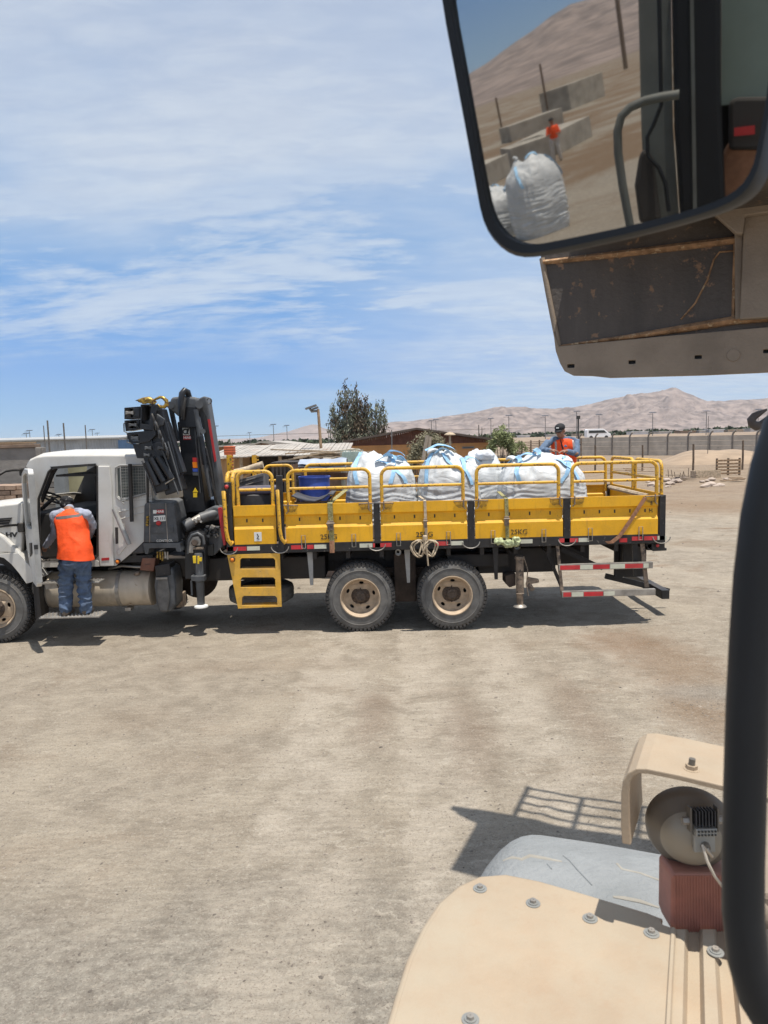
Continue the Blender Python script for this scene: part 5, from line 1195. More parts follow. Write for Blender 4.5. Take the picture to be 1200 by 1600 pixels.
# --- hood, fender
Yh_ = Yc-.05
hood = [(-120, 812), (-60, 797), (0, 790), (34, 786), (37, 800), (35, 822), (33, 862), (25, 866), (8, 838), (-10, 826), (-60, 824), (-120, 850)]
MB().pxz(PX(hood, Yh_), Yh_, Yh_+.10).build('hood_side', 'white', T, bevel=.02)
b = MB(); top = PX([(-120, 812), (-60, 797), (0, 790), (34, 786)], Yh_); k = len(top); vs = []
cz_ = [(Yh_+.02, -.01), (Yh_+.15, .03), (Yh_+.6, .05), (11.6, .05), (Yc2-.5, .03), (Yc2-.1, -.02), (Yc2, -.08)]
for (y, dz) in cz_:
    for (u, v) in top: vs.append((u, y, v+dz))
b.add(vs, [(j*k+i, j*k+i+1, (j+1)*k+i+1, (j+1)*k+i) for j in range(len(cz_)-1) for i in range(k-1)])
ho = b.build('hood', 'white', T, smooth=60); sm = ho.modifiers.new('s', 'SOLIDIFY'); sm.thickness = .02
vg = MB().pxz(PX([(-30, 812), (19, 808.5), (12, 821), (-30, 829)], Yh_), Yh_-.012, Yh_-.001).build('hood_vent', 'trim', T)
for k in range(4): MB().tube([P3(-30, 815+k*4, Yh_-.02), P3(17-k*1.6, 811.5+k*3.6, Yh_-.02)], .008, 5).build('louvre', 'black', vg)
letters('HV', (P3(18, 836, Yh_).x, Yh_-.004, P3(18, 836, Yh_).z), .095, 'inkdark', T, bold=.005, sx=1.35)
MB().pxz(PX([(24, 805), (33, 795), (36, 797), (36, 870), (30, 862)], Yh_+.1), Yh_+.1, Yh_+.3).build('cowl', 'trim', T)
# wheel-arch lip + skirt
arcp = []
for a in range(-8, 100, 9):
    A = R_(a); arcp.append((WF+.70*math.sin(A), .50+.66*math.cos(A)))
arcp2 = [(WF+(.70+.15)*math.sin(R_(a)), .50+(.66+.15)*math.cos(R_(a))) for a in range(-8, 100, 9)]
inn = [(-40, 868), (-10, 868), (6, 872), (18, 882), (29, 895), (36, 905), (41, 912)]
out_ = [(55, 908), (62, 903), (56, 893), (46, 885), (36, 872), (28, 864), (10, 865), (-40, 867)]
MB().pxz(PX(inn+out_, Yh_-.10), Yh_-.10, Yh_+.2).build('wheel_arch', 'white', T, bevel=.02)
MB().pxz(PX([(-60, 826), (-10, 830), (5, 838), (20, 853), (32, 866), (22, 866), (10, 864), (-10, 866), (-60, 866)], Yh_-.08), Yh_-.08, Yh_+.02).build('front_fender', 'white', T, bevel=.03)
MB().pxz(PX([(-45, 900), (-10, 878), (6, 882), (18, 892), (30, 908), (36, 930), (45, 930), (50, 895), (30, 868), (-40, 864)], Yh_+.15), Yh_+.14, Yh_+.55).build('arch_liner', 'chassis', T)
# bumper/front far left (mostly out of frame)
MB().box(P3(-120, 900, Yc).x, P3(-85, 900, Yc).x, Yc-.1, Yc2+.1, .45, .85).build('bumper', 'steel', T, bevel=.03)

# --- open door (hinged at the windscreen pillar, swung towards the viewer)
hx = P3(37, 800, Yc-.02).x; Dl = 1.02
fx, fy = None, None
# free edge lies on the ray through px 62
best = None
for k in range(10, 90):
    A = R_(k); x = hx+Dl*math.cos(A); y = Yc-.02-Dl*math.sin(A)
    px = 600+x/(y*.995+.14)*1110
    if best is None or abs(px-52) < best[0]: best = (abs(px-52), A)
DA = best[1]; dd = Vector((math.cos(DA), -math.sin(DA), 0)); dn = Vector((-dd.y, dd.x, 0))   # inward normal roughly
def DP(u, z, w): p = Vector((hx, Yc-.02, 0))+dd*u+dn*w; return (p.x, p.y, z)
ztop = P3(40, 739, Yc).z
zsill = 1.02; zbelt = 1.72
dpoly = [(0, zsill+.42), (0, zbelt+.05), (.0, ztop-.18), (.14, ztop+.0), (.55, ztop+.08), (Dl-.05, ztop+.08), (Dl, ztop+.02), (Dl, zsill+.0), (Dl-.05, zsill-.05), (.55, zsill-.05), (.3, zsill+.1)]
dwin = [(.10, zbelt+.03), (.14, ztop-.14), (.22, ztop-.04), (.55, ztop+.01), (Dl-.1, ztop+.01), (Dl-.08, zbelt+.06), (.5, zbelt+.01)]
door = MB().prism(dpoly, DP, -.0, .07, [dwin]).build('door', 'white', T, bevel=.012)
MB().prism(dwin, DP, .03, .036).build('door_glass', 'cloudyglass', door)
MB().prism([(.02, zsill+.3), (Dl-.03, zsill+.1), (Dl-.03, zbelt), (.02, zbelt)], DP, .071, .085).build('door_lining', 'interior', door)
MB().prism([(.55, zsill+.32), (.80, zsill+.40), (.83, zsill+.55), (.60, zsill+.52)], DP, -.014, -.001).build('door_handle', 'trim', door)
MB().prism([(Dl-.012, zsill+.02), (Dl+.006, zsill+.02), (Dl+.006, ztop), (Dl-.012, ztop)], DP, .002, .075).build('door_edge', 'whitetrim', door)
MB().prism([(Dl+.006, 1.50), (Dl+.02, 1.50), (Dl+.02, 1.56), (Dl+.006, 1.56)], DP, .0, .05).build('door_lock', 'inkdark', door)
for z in (1.18, 1.38, 1.60): MB().prism([(.04, z), (.42, z-.04+.01), (.42, z-.028), (.04, z+.012)], DP, -.006, -.001).build('door_swage', 'white', door)
# mirror arm and lower mirror arm
MB().tube([P3(-40, 770, Yc-.55), P3(-4, 743, Yc-.5), P3(8, 736, Yc-.4), P3(18, 734.5, Yc-.3), P3(36, 734, Yc-.02)], .022, 8).build('mirror_arm', 'trim', T, smooth=50)
b = MB(); q = P3(37, 737, Yc-.04); b.obox(q, (.10, .09, .12)); b.build('mirror_bracket', 'trim', T, bevel=.015)
MB().tube([P3(-40, 824, Yc-.5), P3(0, 822, Yc-.4), P3(30, 820, Yc-.04)], .018, 8).build('mirror_arm', 'trim', T, smooth=50)
b = MB(); b.obox(P3(33, 824, Yc-.05), (.09, .07, .14)); b.build('mirror_bracket', 'trim', T, bevel=.015)
MB().obox(P3(-55, 790, Yc-.5), (.2, .08, .5)).build('truck_mirror', 'trim', T, bevel=.03)

# --- steps, tank
Yt_ = Yc+.02
q0 = P3(64, 900, Yt_); q1 = P3(205, 900, Yt_)
zc_ = P3(120, 926, Yt_).z; rT = .275; yT = Yt_+rT
xl, xr = P3(63, 926, yT).x, P3(243, 926, yT).x
tk = MB().lathe([(.001, -.05), (.16, -.045), (.235, -.02), (rT, .02), (rT, xr-xl-.02), (rT-.03, xr-xl), (.001, xr-xl)], (xl, yT, zc_), (1, 0, 0), 40).build('fuel_tank', 'tank', T, smooth=40)
for px in (79, 190): MB().lathe([(rT+.003, 0), (rT+.012, .002), (rT+.012, .055), (rT+.003, .057)], (P3(px, 926, yT).x, yT, zc_), (1, 0, 0), 40).build('tank_strap', 'steel', tk, smooth=40)
q = P3(214, 903, Yt_+.1); MB().lathe([(.045, 0), (.045, .035), (.03, .045), (.001, .045)], (q.x, Yt_+.12, zc_+.235), (0, -.35, 1), 18).build('filler_cap', 'dirtysteel', tk, smooth=40)
MB().obox((P3(195, 955, Yt_).x, Yt_+.2, zc_-rT-.03), (.09, .15, .05)).build('tank_bracket', 'steel', tk, bevel=.005)
def step_(p0, p1, ya, yb, zt, name='step'):
    xa, xb = P3(p0, 960, ya).x, P3(p1, 960, ya).x
    s = MB().box(xa, xb, ya, yb, zt-.035, zt-.012).build(name, 'steel', T, bevel=.004)
    n = int((xb-xa)/.055); b = MB()
    for i in range(n):
        for j in range(5):
            x = xa+.03+i*.055+(.02 if j % 2 else 0); y = ya+.03+j*(yb-ya-.05)/4; b.lathe([(.016, 0), (.012, .012), (.006, .012)], (x, y, zt-.012), (0, 0, 1), 6)
    b.build('grip_studs', 'steel', s); return s
zst = P3(105, 958, 10.2).z
step_(60, 155, 10.02, 10.32, zst, 'lower_step')
step_(68, 158, 10.22, 10.44, P3(115, 908, 10.25).z, 'upper_step')
b = MB(); 
for px in (62, 152): 
    x = P3(px, 930, 10.3).x; b.box(x-.02, x+.02, 10.32, 10.36, zst-.03, .95)
MB().box(P3(55, 920, 10.4).x, P3(64, 920, 10.4).x, 10.34, 10.6, P3(60, 965, 10.4).z, 1.0).build('step_panel', 'chassis', T)
MB().pxz(PX([(69, 912), (86, 908), (91, 919), (72, 921)], 10.3), 10.30, 10.33).build('step_bracket', 'steel', T)

# --- black rounded cover (front stabiliser pad / filter) x241-272
q = P3(256, 920, 10.42)
pts = PX([(243, 893), (262, 885), (270, 890), (274, 915), (274, 945), (266, 957), (250, 958), (243, 945), (240, 915)], 10.42)
aw = MB().pxz(pts, 10.42, 10.85).build('side_stowed_wheel', 'crane_grey', T, bevel=.05)
MB().pxz(PX([(247, 905), (262, 904), (266, 930), (262, 955), (250, 955), (245, 930)], 10.40), 10.39, 10.419).build('cover_face', 'tyre', aw, bevel=.02)
MB().pxz(PX([(243, 884), (266, 880), (268, 898), (245, 901)], 10.44), 10.40, 10.7).build('cover_bracket', 'black', aw, bevel=.01)
MB().box(P3(244, 904, 10.39).x, P3(262, 904, 10.39).x, 10.37, 10.39, P3(250, 905, 10.39).z, P3(250, 902, 10.39).z).build('cover_clip', 'steel', aw)
MB().box(P3(277, 930, 10.9).x, P3(288, 930, 10.9).x, 10.8, 11.0, P3(280, 947, 10.9).z, P3(280, 925, 10.9).z).build('small_box', 'dirtysteel', T, bevel=.01)
o = MB().pxz(PX([(222, 872), (243, 872), (240, 893), (218, 891)], 10.5), 10.5, 10.75).build('brown_box', mat('brown_box_paint', (.16, .06, .035), .6, dust=.4), T, bevel=.012)
letters('====', (P3(230, 882, 10.49).x, 10.497, P3(230, 882, 10.49).z), .035, 'inkdark', T)
# def tank
o = MB().pxz(PX([(201, 822), (225, 821), (225, 865), (204, 866)], 10.5), 10.5, 10.9).build('additive_tank', 'darkplast', T, bevel=.03)
MB().pxz(PX([(208, 826), (224, 826), (224, 834), (208, 834)], 10.49), 10.49, 10.498).build('tank_label', 'label', o)
MB().tube([P3(170, 889, 10.8), P3(190, 884, 10.6), P3(215, 886, 10.6), P3(240, 884, 10.7)], .02, 8).build('pipe', 'steel', T, smooth=60)
MB().tube([P3(175, 880, 10.9), P3(200, 876, 10.7), P3(225, 882, 10.7)], .014, 8).build('pipe', 'trim', T, smooth=60)
# gearbox mass & dark stuff between rails so that no light shows through
MB().box(P3(60, 900, 11).x, P3(250, 900, 11).x, 11.29, 12.0, .55, 1.1).build('gearbox', 'chassis', T, bevel=.04)
MB().box(P3(205, 870, 11).x, P3(352, 870, 11).x, 10.95, 12.3, .80, 1.12).build('crane_subframe', 'chassis', T, bevel=.02)
MB().cyl(P3(275, 935, 11.3), P3(275, 935, 12.2), .18, n=20).build('air_tank', 'chassis', T, smooth=50)
# ------------------------------------------------------------------ CRANE
Ya = 10.95
cr = MB().pxz(PX([(285, 864), (345, 862), (350, 800), (335, 780), (290, 782), (284, 820)], 11.3), 11.3, 12.0).build('crane_base', 'crane', T, bevel=.03)
col = MB().pxz(PX([(279, 645), (303, 645), (322, 800), (287, 802)], Ya), Ya, Ya+.42).build('crane_column', 'crane', T, bevel=.02)
MB().pxz(PX([(277, 660.5), (303.5, 658.5), (307, 686), (311, 740), (286, 742)], Ya-.03), Ya-.03, Ya-.001).build('column_plate', 'crane', col, bevel=.006)
MB().tube([P3(278, 660, Ya-.035), P3(303.5, 658, Ya-.035), P3(313, 770, Ya-.035)], .010, 6).build('plate_edge', 'crane_grey', col)
# red/orange/blue load plate, triangle, logos
for (y0, y1, m) in ((715, 722, 'redp'), (722, 731, 'amber'), (732, 737, 'blue'), (738, 743, 'crane_grey')):
    MB().pxz(PX([(300.5, y0), (309, y0), (310, y1), (301.5, y1)], Ya-.04), Ya-.042, Ya-.036).build('load_plate', m, col)
MB().pxz(PX([(305, 762), (309, 769), (301, 769)], Ya-.04), Ya-.045, Ya-.03).build('warning_triangle', 'warnyellow', col)
MB().pxz(PX([(302, 770), (308, 770), (308, 777), (302, 777)], Ya-.04), Ya-.045, Ya-.03).build('warning_sign', 'warnyellow', col)
lg = MB().pxz(PX([(285, 668.5), (296, 668.5), (296.5, 680), (286, 680)], Ya-.04), Ya-.04, Ya-.035).build('emblem_plate', 'label', col)
c0 = P3(289.8, 674.3, Ya-.05)
MB().tube([c0+Vector((.035*math.cos(R_(a)), 0, .035*math.sin(R_(a)))) for a in range(60, 340, 25)], .011, 6).build('emblem', 'inkdark', lg)
MB().pxz(PX([(292, 670), (296, 669), (294, 676), (295.5, 679), (291, 678)], Ya-.05), Ya-.052, Ya-.045).build('emblem', 'inkdark', lg)
rs = MB().pxz(PX([(286, 681), (298, 681), (298.5, 687), (286.5, 687)], Ya-.04), Ya-.04, Ya-.035).build('name_plate', 'redp', col)
letters('HIAB', (P3(292.3, 684, Ya-.045).x, Ya-.042, P3(292.3, 684, Ya-.045).z), .052, 'label', rs, bold=.001)
# boom knuckle head
hd = MB().pxz(PX([(269, 621), (290, 619), (309, 621), (313, 634), (309, 650), (281, 652), (264, 637)], Ya), Ya-.06, Ya+.45).build('boom_knuckle', 'crane_grey', T, bevel=.035)
MB().pxz(PX([(278, 634), (308, 636), (308, 668), (281, 668)], Ya-.07), Ya-.09, Ya-.061).build('knuckle_plate', 'crane', hd, bevel=.01)
MB().cyl(P3(266, 633, Ya-.12), P3(266, 633, Ya+.5), .055, n=18).build('pin', 'crane_grey', hd, smooth=40)
MB().cyl(P3(311, 632, Ya-.12), P3(311, 632, Ya+.5), .06, n=18).build('pin', 'crane_grey', hd, smooth=40)
MB().tube([P3(283, 650, Ya-.12), P3(283, 626, Ya-.15), P3(284.5, 615, Ya-.12), P3(288.5, 610, Ya-.1), P3(293, 612.5, Ya-.05), P3(295.5, 621, Ya+.05), P3(296, 640, Ya+.2)], .048, 10).build('hose_loop', 'crane', hd, smooth=60)
MB().tube([P3(286, 655, Ya-.12), P3(287, 636, Ya-.16), P3(289, 622, Ya-.12)], .03, 8).build('hose', 'trim', hd, smooth=60)
c0 = P3(327, 626.5, Ya+.1); MB().tube([c0+Vector((.034*math.cos(a*.45), 0, .042*math.sin(a*.45))) for a in range(14)], .011, 6, closed=True).build('lifting_eye', 'crane_grey', hd, smooth=60)
# link on left side of head
MB().pxz(PX([(262, 632), (268.5, 634), (273, 655), (280, 689), (275.5, 690), (268, 660)], Ya-.02), Ya-.04, Ya+.05).build('link_arm', 'crane', T, bevel=.01)
# right-hand arm and cylinder
ra = MB().pxz(PX([(311, 622), (320, 618.5), (324, 628), (334, 690), (345, 765), (349, 800), (337, 800), (331, 760), (320, 690), (310, 640)], Ya+.05), Ya+.05, Ya+.35).build('main_arm', 'crane_grey', T, bevel=.02)
MB().pxz(PX([(316, 640), (322, 650), (336, 762), (333, 775), (325, 720)], Ya+.02), Ya+.03, Ya+.049).build('arm_recess', 'inkdark', ra)
MB().pxz(PX([(324, 655), (328, 655), (338, 720), (335, 722)], Ya+.03), Ya+.035, Ya+.049).build('arm_decal', 'redp', ra)
cyl_ = MB().tube([P3(305, 640, Ya-.06), P3(331, 776, Ya-.06)], .042, 12).build('lift_cylinder', 'crane_grey', T, smooth=50)
MB().tube([P3(313, 682, Ya-.07), P3(321, 726, Ya-.07)], .05, 12).build('cylinder_sleeve', 'crane', cyl_, smooth=50)
MB().cyl(P3(317, 674, Ya-.14), P3(317, 674, Ya), .04, n=14).build('pin', 'crane_grey', cyl_, smooth=40)
for k in range(4):
    MB().tube([P3(322+k*2, 700+k*12, Ya-.08), P3(330+k, 735+k*8, Ya-.12), P3(336, 770+k*3, Ya-.08), P3(340+k*1.5, 795, Ya-.05)], .012, 6).build('hydraulic_hose', 'trim', T, smooth=60)
# outer boom bundle (telescopic extensions, folded)
def beam(p0, p1, w0, w1, ya, yb, m='crane', name='boom_section', bev=.012):
    a = Vector((p0[0], p0[1])); c = Vector((p1[0], p1[1])); d = (c-a).normalized(); n_ = Vector((-d.y, d.x))
    return MB().pxz(PX([tuple(a-n_*w0/2), tuple(c-n_*w1/2), tuple(c+n_*w1/2), tuple(a+n_*w0/2)], ya), ya, yb).build(name, m, T, bevel=bev)
Yb_ = 10.12
beam((234, 655), (272, 770), 30, 28, Yb_+.08, Yb_+.36)
beam((226, 690), (253, 768), 22, 20, Yb_+.02, Yb_+.34)
beam((246, 640), (272, 745), 15, 18, Yb_+.1, Yb_+.34, 'crane')
beam((258, 660), (283, 740), 7, 9, Yb_+.15, Yb_+.33, 'crane')
for k, (a, c) in enumerate((((236, 716), (256, 752)), ((247, 714), (268, 748)), ((229, 722), (246, 758)))):
    MB().tube([P3(*a, Yb_), P3(*c, Yb_)], .05, 12).build('extension_cylinder', 'crane', T, smooth=50)
MB().tube([P3(258, 756, Yb_-.02), P3(272, 747, Yb_-.02)], .010, 6).build('bracket_rod', 'steel', T)
for (a, c) in (((222, 720), (244, 774)), ((252, 700), (279, 772)), ((262, 690), (284, 766))): MB().tube([P3(*a, Yb_-.01), P3(*c, Yb_-.01)], .012, 6).build('hydraulic_pipe', 'crane_grey', T, smooth=60)
# open end boxes
def endbox(pts, ya, yb, hole=None, m='crane'):
    h = MB().pxz(PX(pts, ya), ya, yb, [PX(hole, ya)] if hole else ()).build('boom_end', m, T, bevel=.006)
    if hole: MB().pxz(PX(hole, yb-.05), yb-.06, yb-.02).build('boom_end_back', 'inkdark', h)
    return h
endbox([(219.5, 632), (241, 631), (243, 642), (240, 673), (218.5, 670)], Yb_-.02, Yb_+.33, [(222, 634), (236, 633), (233, 664), (221, 662)])
endbox([(194, 637), (219, 635), (219, 653), (194, 655)], Yb_+.02, Yb_+.33, [(196, 639), (208, 638), (208, 652), (196, 653)])
endbox([(208.5, 638), (218.5, 637), (218, 651), (208.5, 651)], Yb_+.0, Yb_+.1)
endbox([(194, 657), (218, 655), (218, 670), (196, 674)], Yb_+.04, Yb_+.33, [(198, 659), (214, 658), (214, 668), (199, 671)])
endbox([(197, 676), (242, 672), (243, 680), (233, 690), (219, 693), (202, 693)], Yb_+.0, Yb_+.33, [(204, 680), (216, 679), (216, 689), (206, 690)])
for c in ((202, 645, 6, 3), (207, 664, 6, 3), (210, 684.5, 5.5, 3), (231, 700, 5, 3), (251, 700, 5, 3), (229, 711, 4.5, 2.5)):
    x0, y0, w0, h0 = c; b = MB(); pts = [(x0-w0, y0-h0), (x0-w0*.3, y0-h0*.6), (x0+w0*.3, y0-h0*.6), (x0+w0, y0-h0), (x0+w0, y0+h0), (x0+w0*.3, y0+h0*.5), (x0-w0*.3, y0+h0*.5), (x0-w0, y0+h0)]
    b.pxz(PX(pts, Yb_-.03), Yb_-.035, Yb_+.02); b.build('end_fitting', 'crane_grey' if c[0] != 202 else 'steel', T, bevel=.004)
MB().tube([P3(196, 660, Yb_-.01), P3(193.5, 662, Yb_-.01), P3(194, 674, Yb_-.01), P3(200, 677, Yb_-.01)], .009, 6).build('hose_guard', 'crane_grey', T)
MB().tube([P3(199, 681, Yb_-.01), P3(198.5, 691, Yb_-.01), P3(208, 694, Yb_-.01)], .009, 6).build('hose_guard', 'crane_grey', T)
endbox([(207, 694), (238, 693), (250, 690), (262, 700), (264, 712), (240, 717), (214, 716)], Yb_+.03, Yb_+.34)
for k in range(9):
    b = MB(); t = k/8; a = (238+t*22+random.uniform(-1, 1), 655+t*52); b.tube([P3(a[0], a[1]-8, Yb_-.04), P3(a[0]+3, a[1], Yb_-.10), P3(a[0]+4, a[1]+10, Yb_-.04)], .014, 6); b.build('hydraulic_hose', 'crane_grey' if k % 2 else 'trim', T, smooth=60)
MB().pxz(PX([(243, 645), (249, 648), (258, 655), (256, 664), (247, 668)], Yb_+.1), Yb_+.05, Yb_+.3).build('boom_lug', 'crane_grey', T, bevel=.01)
# hook
hk = MB(); hk.tube([P3(216, 626, Yb_), P3(224, 626, Yb_), P3(233, 625, Yb_), P3(240, 626.5, Yb_)], [.02, .045, .05, .03], 10); hook = hk.build('hook_block', 'gold', T, smooth=40)
hp = [(240, 625), (246, 622.5), (250, 620.5), (255, 621.5), (260, 626), (260.5, 632), (256.5, 636), (250, 635.5), (246, 631)]
MB().tube([P3(a, c, Yb_-.01) for a, c in hp], [.012, .018, .02, .024, .03, .032, .028, .018, .006], 8).build('hook', 'gold', hook, smooth=60)
for k in range(5): MB().obox(P3(224+k*4.5, 628.5, Yb_-.03), (.035, .03, .05), Matrix.Rotation(k, 3, 'Y')).build('shackle', 'gold', hook, bevel=.006)
MB().tube([P3(212, 626, Yb_), P3(220, 625, Yb_)], [.005, .02], 8).build('pin', 'trim', hook)
# control cabinet
Yk = 10.35
f0 = PX([(225.5, 789), (230, 786), (268, 786), (272, 789), (275, 815), (279, 847), (224.5, 848)], Yk)
b0 = PX([(229, 783), (234, 780), (275, 778), (284, 780), (287, 800), (291, 842), (228, 844)], Yk+.55)
kb = MB(); n = len(f0); vs = [(u, Yk, v) for u, v in f0] + [(u, Yk+.45, v) for u, v in PX([(230, 782), (236, 780), (280, 777.5), (286, 780), (292, 806), (289, 840), (229, 843)], Yk+.45)]
kb.add(vs, [tuple(range(n)), tuple(range(2*n-1, n-1, -1))]+[(i, i+n, (i+1) % n+n, (i+1) % n) for i in range(n)])
kc = kb.build('control_cabinet', 'ctrl', T, bevel=.012)
MB().pxz(PX([(223.5, 849), (281, 848), (283, 862), (276, 862), (274, 856), (233, 857), (231, 866), (226, 865)], Yk-.01), Yk-.01, Yk+.3).build('cabinet_base', 'crane_grey', kc, bevel=.006)
MB().box(P3(237, 822, Yk).x, P3(271, 822, Yk).x, Yk-.008, Yk-.001, P3(250, 833, Yk).z, P3(250, 822, Yk).z).build('cabinet_panel', 'ctrl', kc, bevel=.003)
o = MB().pxz(PX([(239, 797), (244, 797), (244, 802.5), (239, 802.5)], Yk-.01), Yk-.008, Yk-.002).build('emblem_plate', 'label', kc); 
o = MB().pxz(PX([(244.3, 796.5), (256, 796), (256, 802), (244.3, 802.5)], Yk-.01), Yk-.008, Yk-.002).build('name_plate', 'redp', kc)
letters('HIAB', (P3(250, 799.3, Yk-.01).x, Yk-.010, P3(250, 799.3, Yk-.01).z), .05, 'label', o, bold=.001)
o = MB().pxz(PX([(240, 806.5), (258, 805), (259, 814), (240, 815.5)], Yk-.01), Yk-.008, Yk-.002).build('model_plate', 'label', kc)
letters('XS 111', (P3(249.5, 810.3, Yk-.01).x, Yk-.010, P3(249.5, 810.3, Yk-.01).z), .055, 'inkdark', o, bold=.001)
letters('CONTROL', (P3(257, 845, Yk-.01).x, Yk-.004, P3(257, 845, Yk-.01).z), .05, 'label', kc)
for k in range(4): 
    q = P3(231-.3*k, 808+k*4, Yk-.02); MB().cyl(q, q-Vector((0, .03, 0)), .022, .016, 10).build('knob', 'gold', kc, smooth=40)
q = P3(248, 817, Yk-.01); MB().lathe([(.035, 0), (.035, .02), (.02, .035), (.001, .038)], q, (0, -1, 0), 16).build('stop_button', 'redp', kc, smooth=50)
MB().tube([P3(234, 786, Yk-.006), P3(234, 848, Yk-.006)], .005, 5).build('seam', 'steel', kc); MB().tube([P3(259, 786, Yk-.006), P3(262, 848, Yk-.006)], .005, 5).build('seam', 'steel', kc)
for k in range(5): MB().tube([P3(246+k*4, 862, Yk+.1), P3(246+k*4+(k % 2), 872+k % 3*2, Yk+.1)], .014, 8).build('hose_fitting', 'gold' if k < 3 else 'steel', T, smooth=50)
# horizontal slew cylinder
cy = MB().tube([P3(288, 823, 10.55), P3(300, 816, 10.62)], .085, 20).build('slew_cylinder', 'crane_grey', T, smooth=40)
MB().tube([P3(299, 817, 10.62), P3(314, 808, 10.7)], .06, 16).build('cylinder_neck', 'steel', cy, smooth=40)
MB().tube([P3(313, 810, 10.7), P3(344, 800, 10.85)], .085, 16).build('cylinder_body', 'crane_grey', cy, smooth=40)
MB().lathe([(.001, -.01), (.08, -.01), (.088, 0), (.088, .02)], P3(288, 823, 10.55), (P3(300, 816, 10.62)-P3(288, 823, 10.55)), 20).build('cylinder_cap', 'ctrl', cy, smooth=40)
for k in range(5): MB().cyl(P3(304+k*2.5, 812+3*math.sin(k*2), 10.6), P3(304+k*2.5, 812+3*math.sin(k*2), 10.56), .02, n=6).build('nut', 'steel', cy)
MB().pxz(PX([(318, 798), (335, 790), (345, 793), (345, 812), (322, 815)], 10.75), 10.75, 11.1).build('slew_bearing', 'crane_grey', T, bevel=.03)
gb = MB().pxz(PX([(318, 826), (341, 824), (347, 840), (350, 852), (335, 868), (320, 868)], 10.7), 10.7, 11.1).build('valve_housing', 'ctrl', T, bevel=.012)
rr = random.Random(2)
for k in range(16): 
    q = P3(rr.uniform(320, 340), rr.uniform(822, 838), 10.68); MB().obox(q, (rr.uniform(.03, .07), .08, rr.uniform(.02, .05)), Matrix.Rotation(rr.uniform(-.6, .6), 3, 'Y')).build('valve_body', rr.choice(['steel', 'black', 'crane_grey']), gb)
MB().pxz(PX([(321, 852), (333, 850), (333, 868), (323, 868)], 10.66), 10.66, 10.7).build('housing_recess', 'inkdark', gb)
rb_ = MB().pxz(PX([(340, 794), (345, 792.5), (348, 796), (350, 820), (353, 851), (349, 853), (345, 830)], 10.45), 10.45, 10.5).build('red_slew_bar', 'redp', T, bevel=.008)
# front stabiliser
hs_ = MB().pxz(PX([(289, 905), (289, 846), (296, 832), (308, 829), (319, 835), (321, 846), (321, 905)], 10.5), 10.5, 10.75).build('stabiliser_housing', 'crane', T, bevel=.012)
MB().tube([P3(294, 865, 10.48), P3(295, 846, 10.47), P3(300, 836, 10.46), P3(309, 833, 10.46), P3(317, 838, 10.46), P3(319, 850, 10.48)], .022, 8).build('hose_arch', 'crane_grey', hs_, smooth=60)
MB().pxz(PX([(295, 864), (295, 848), (301, 839), (310, 838), (314, 845), (313, 852), (306, 853), (302, 858), (302, 864)], 10.47), 10.46, 10.499).build('arch_plate', 'steel', hs_, bevel=.006)
MB().cyl(P3(304, 848, 10.46), P3(304, 848, 10.42), .05, .04, 16).build('pivot', 'under', hs_, smooth=40)
MB().box(P3(302, 857, 10.45).x, P3(318, 857, 10.45).x, 10.43, 10.46, P3(310, 858, 10.45).z, P3(310, 855, 10.45).z).build('pivot_lever', 'dirtysteel', hs_)
q0 = P3(310, 864, 10.45); q1 = P3(312, 949, 10.45); hgt = q0.z-q1.z
MB().lathe([(.001, 0), (.055, 0), (.062, -.03), (.062, -hgt*.47), (.075, -hgt*.48), (.075, -hgt*.52), (.062, -hgt*.53), (.055, -hgt*.96), (.03, -hgt)], q0, (0, 0, 1), 20).build('stabiliser_leg', 'crane_grey', hs_, smooth=40)
MB().lathe([(.04, .05), (.10, .03), (.105, .01), (.10, 0), (.001, 0)], (q0.x, q0.y, q1.z), (0, 0, 1), 28).build('stabiliser_foot', 'label', hs_, smooth=40)
MB().pxz(PX([(298, 900), (319, 900), (319.5, 908), (298.5, 908)], 10.37), 10.37, 10.5).build('collar', 'ctrl', hs_, bevel=.006)
MB().pxz(PX([(301, 869), (306, 869), (306, 880), (302, 880)], 10.37), 10.37, 10.4).build('yellow_clamp', 'warnyellow', hs_); MB().pxz(PX([(308.5, 869), (311, 869), (311, 872), (315, 871), (315, 877), (311, 877), (311, 881), (308.5, 881)], 10.37), 10.37, 10.4).build('yellow_clamp', 'warnyellow', hs_)
MB().tube([P3(299, 908, 10.42), P3(300, 930, 10.42)], .015, 8).build('guide_rod', 'crane_grey', hs_)
# rusty round thing behind leg (far wheel)
MB().lathe([(.001, 0), (.30, 0), (.33, .04), (.33, .12)], P3(308, 905, 11.9), (0, 1, 0), 30).build('far_drum', 'under', T, smooth=40)

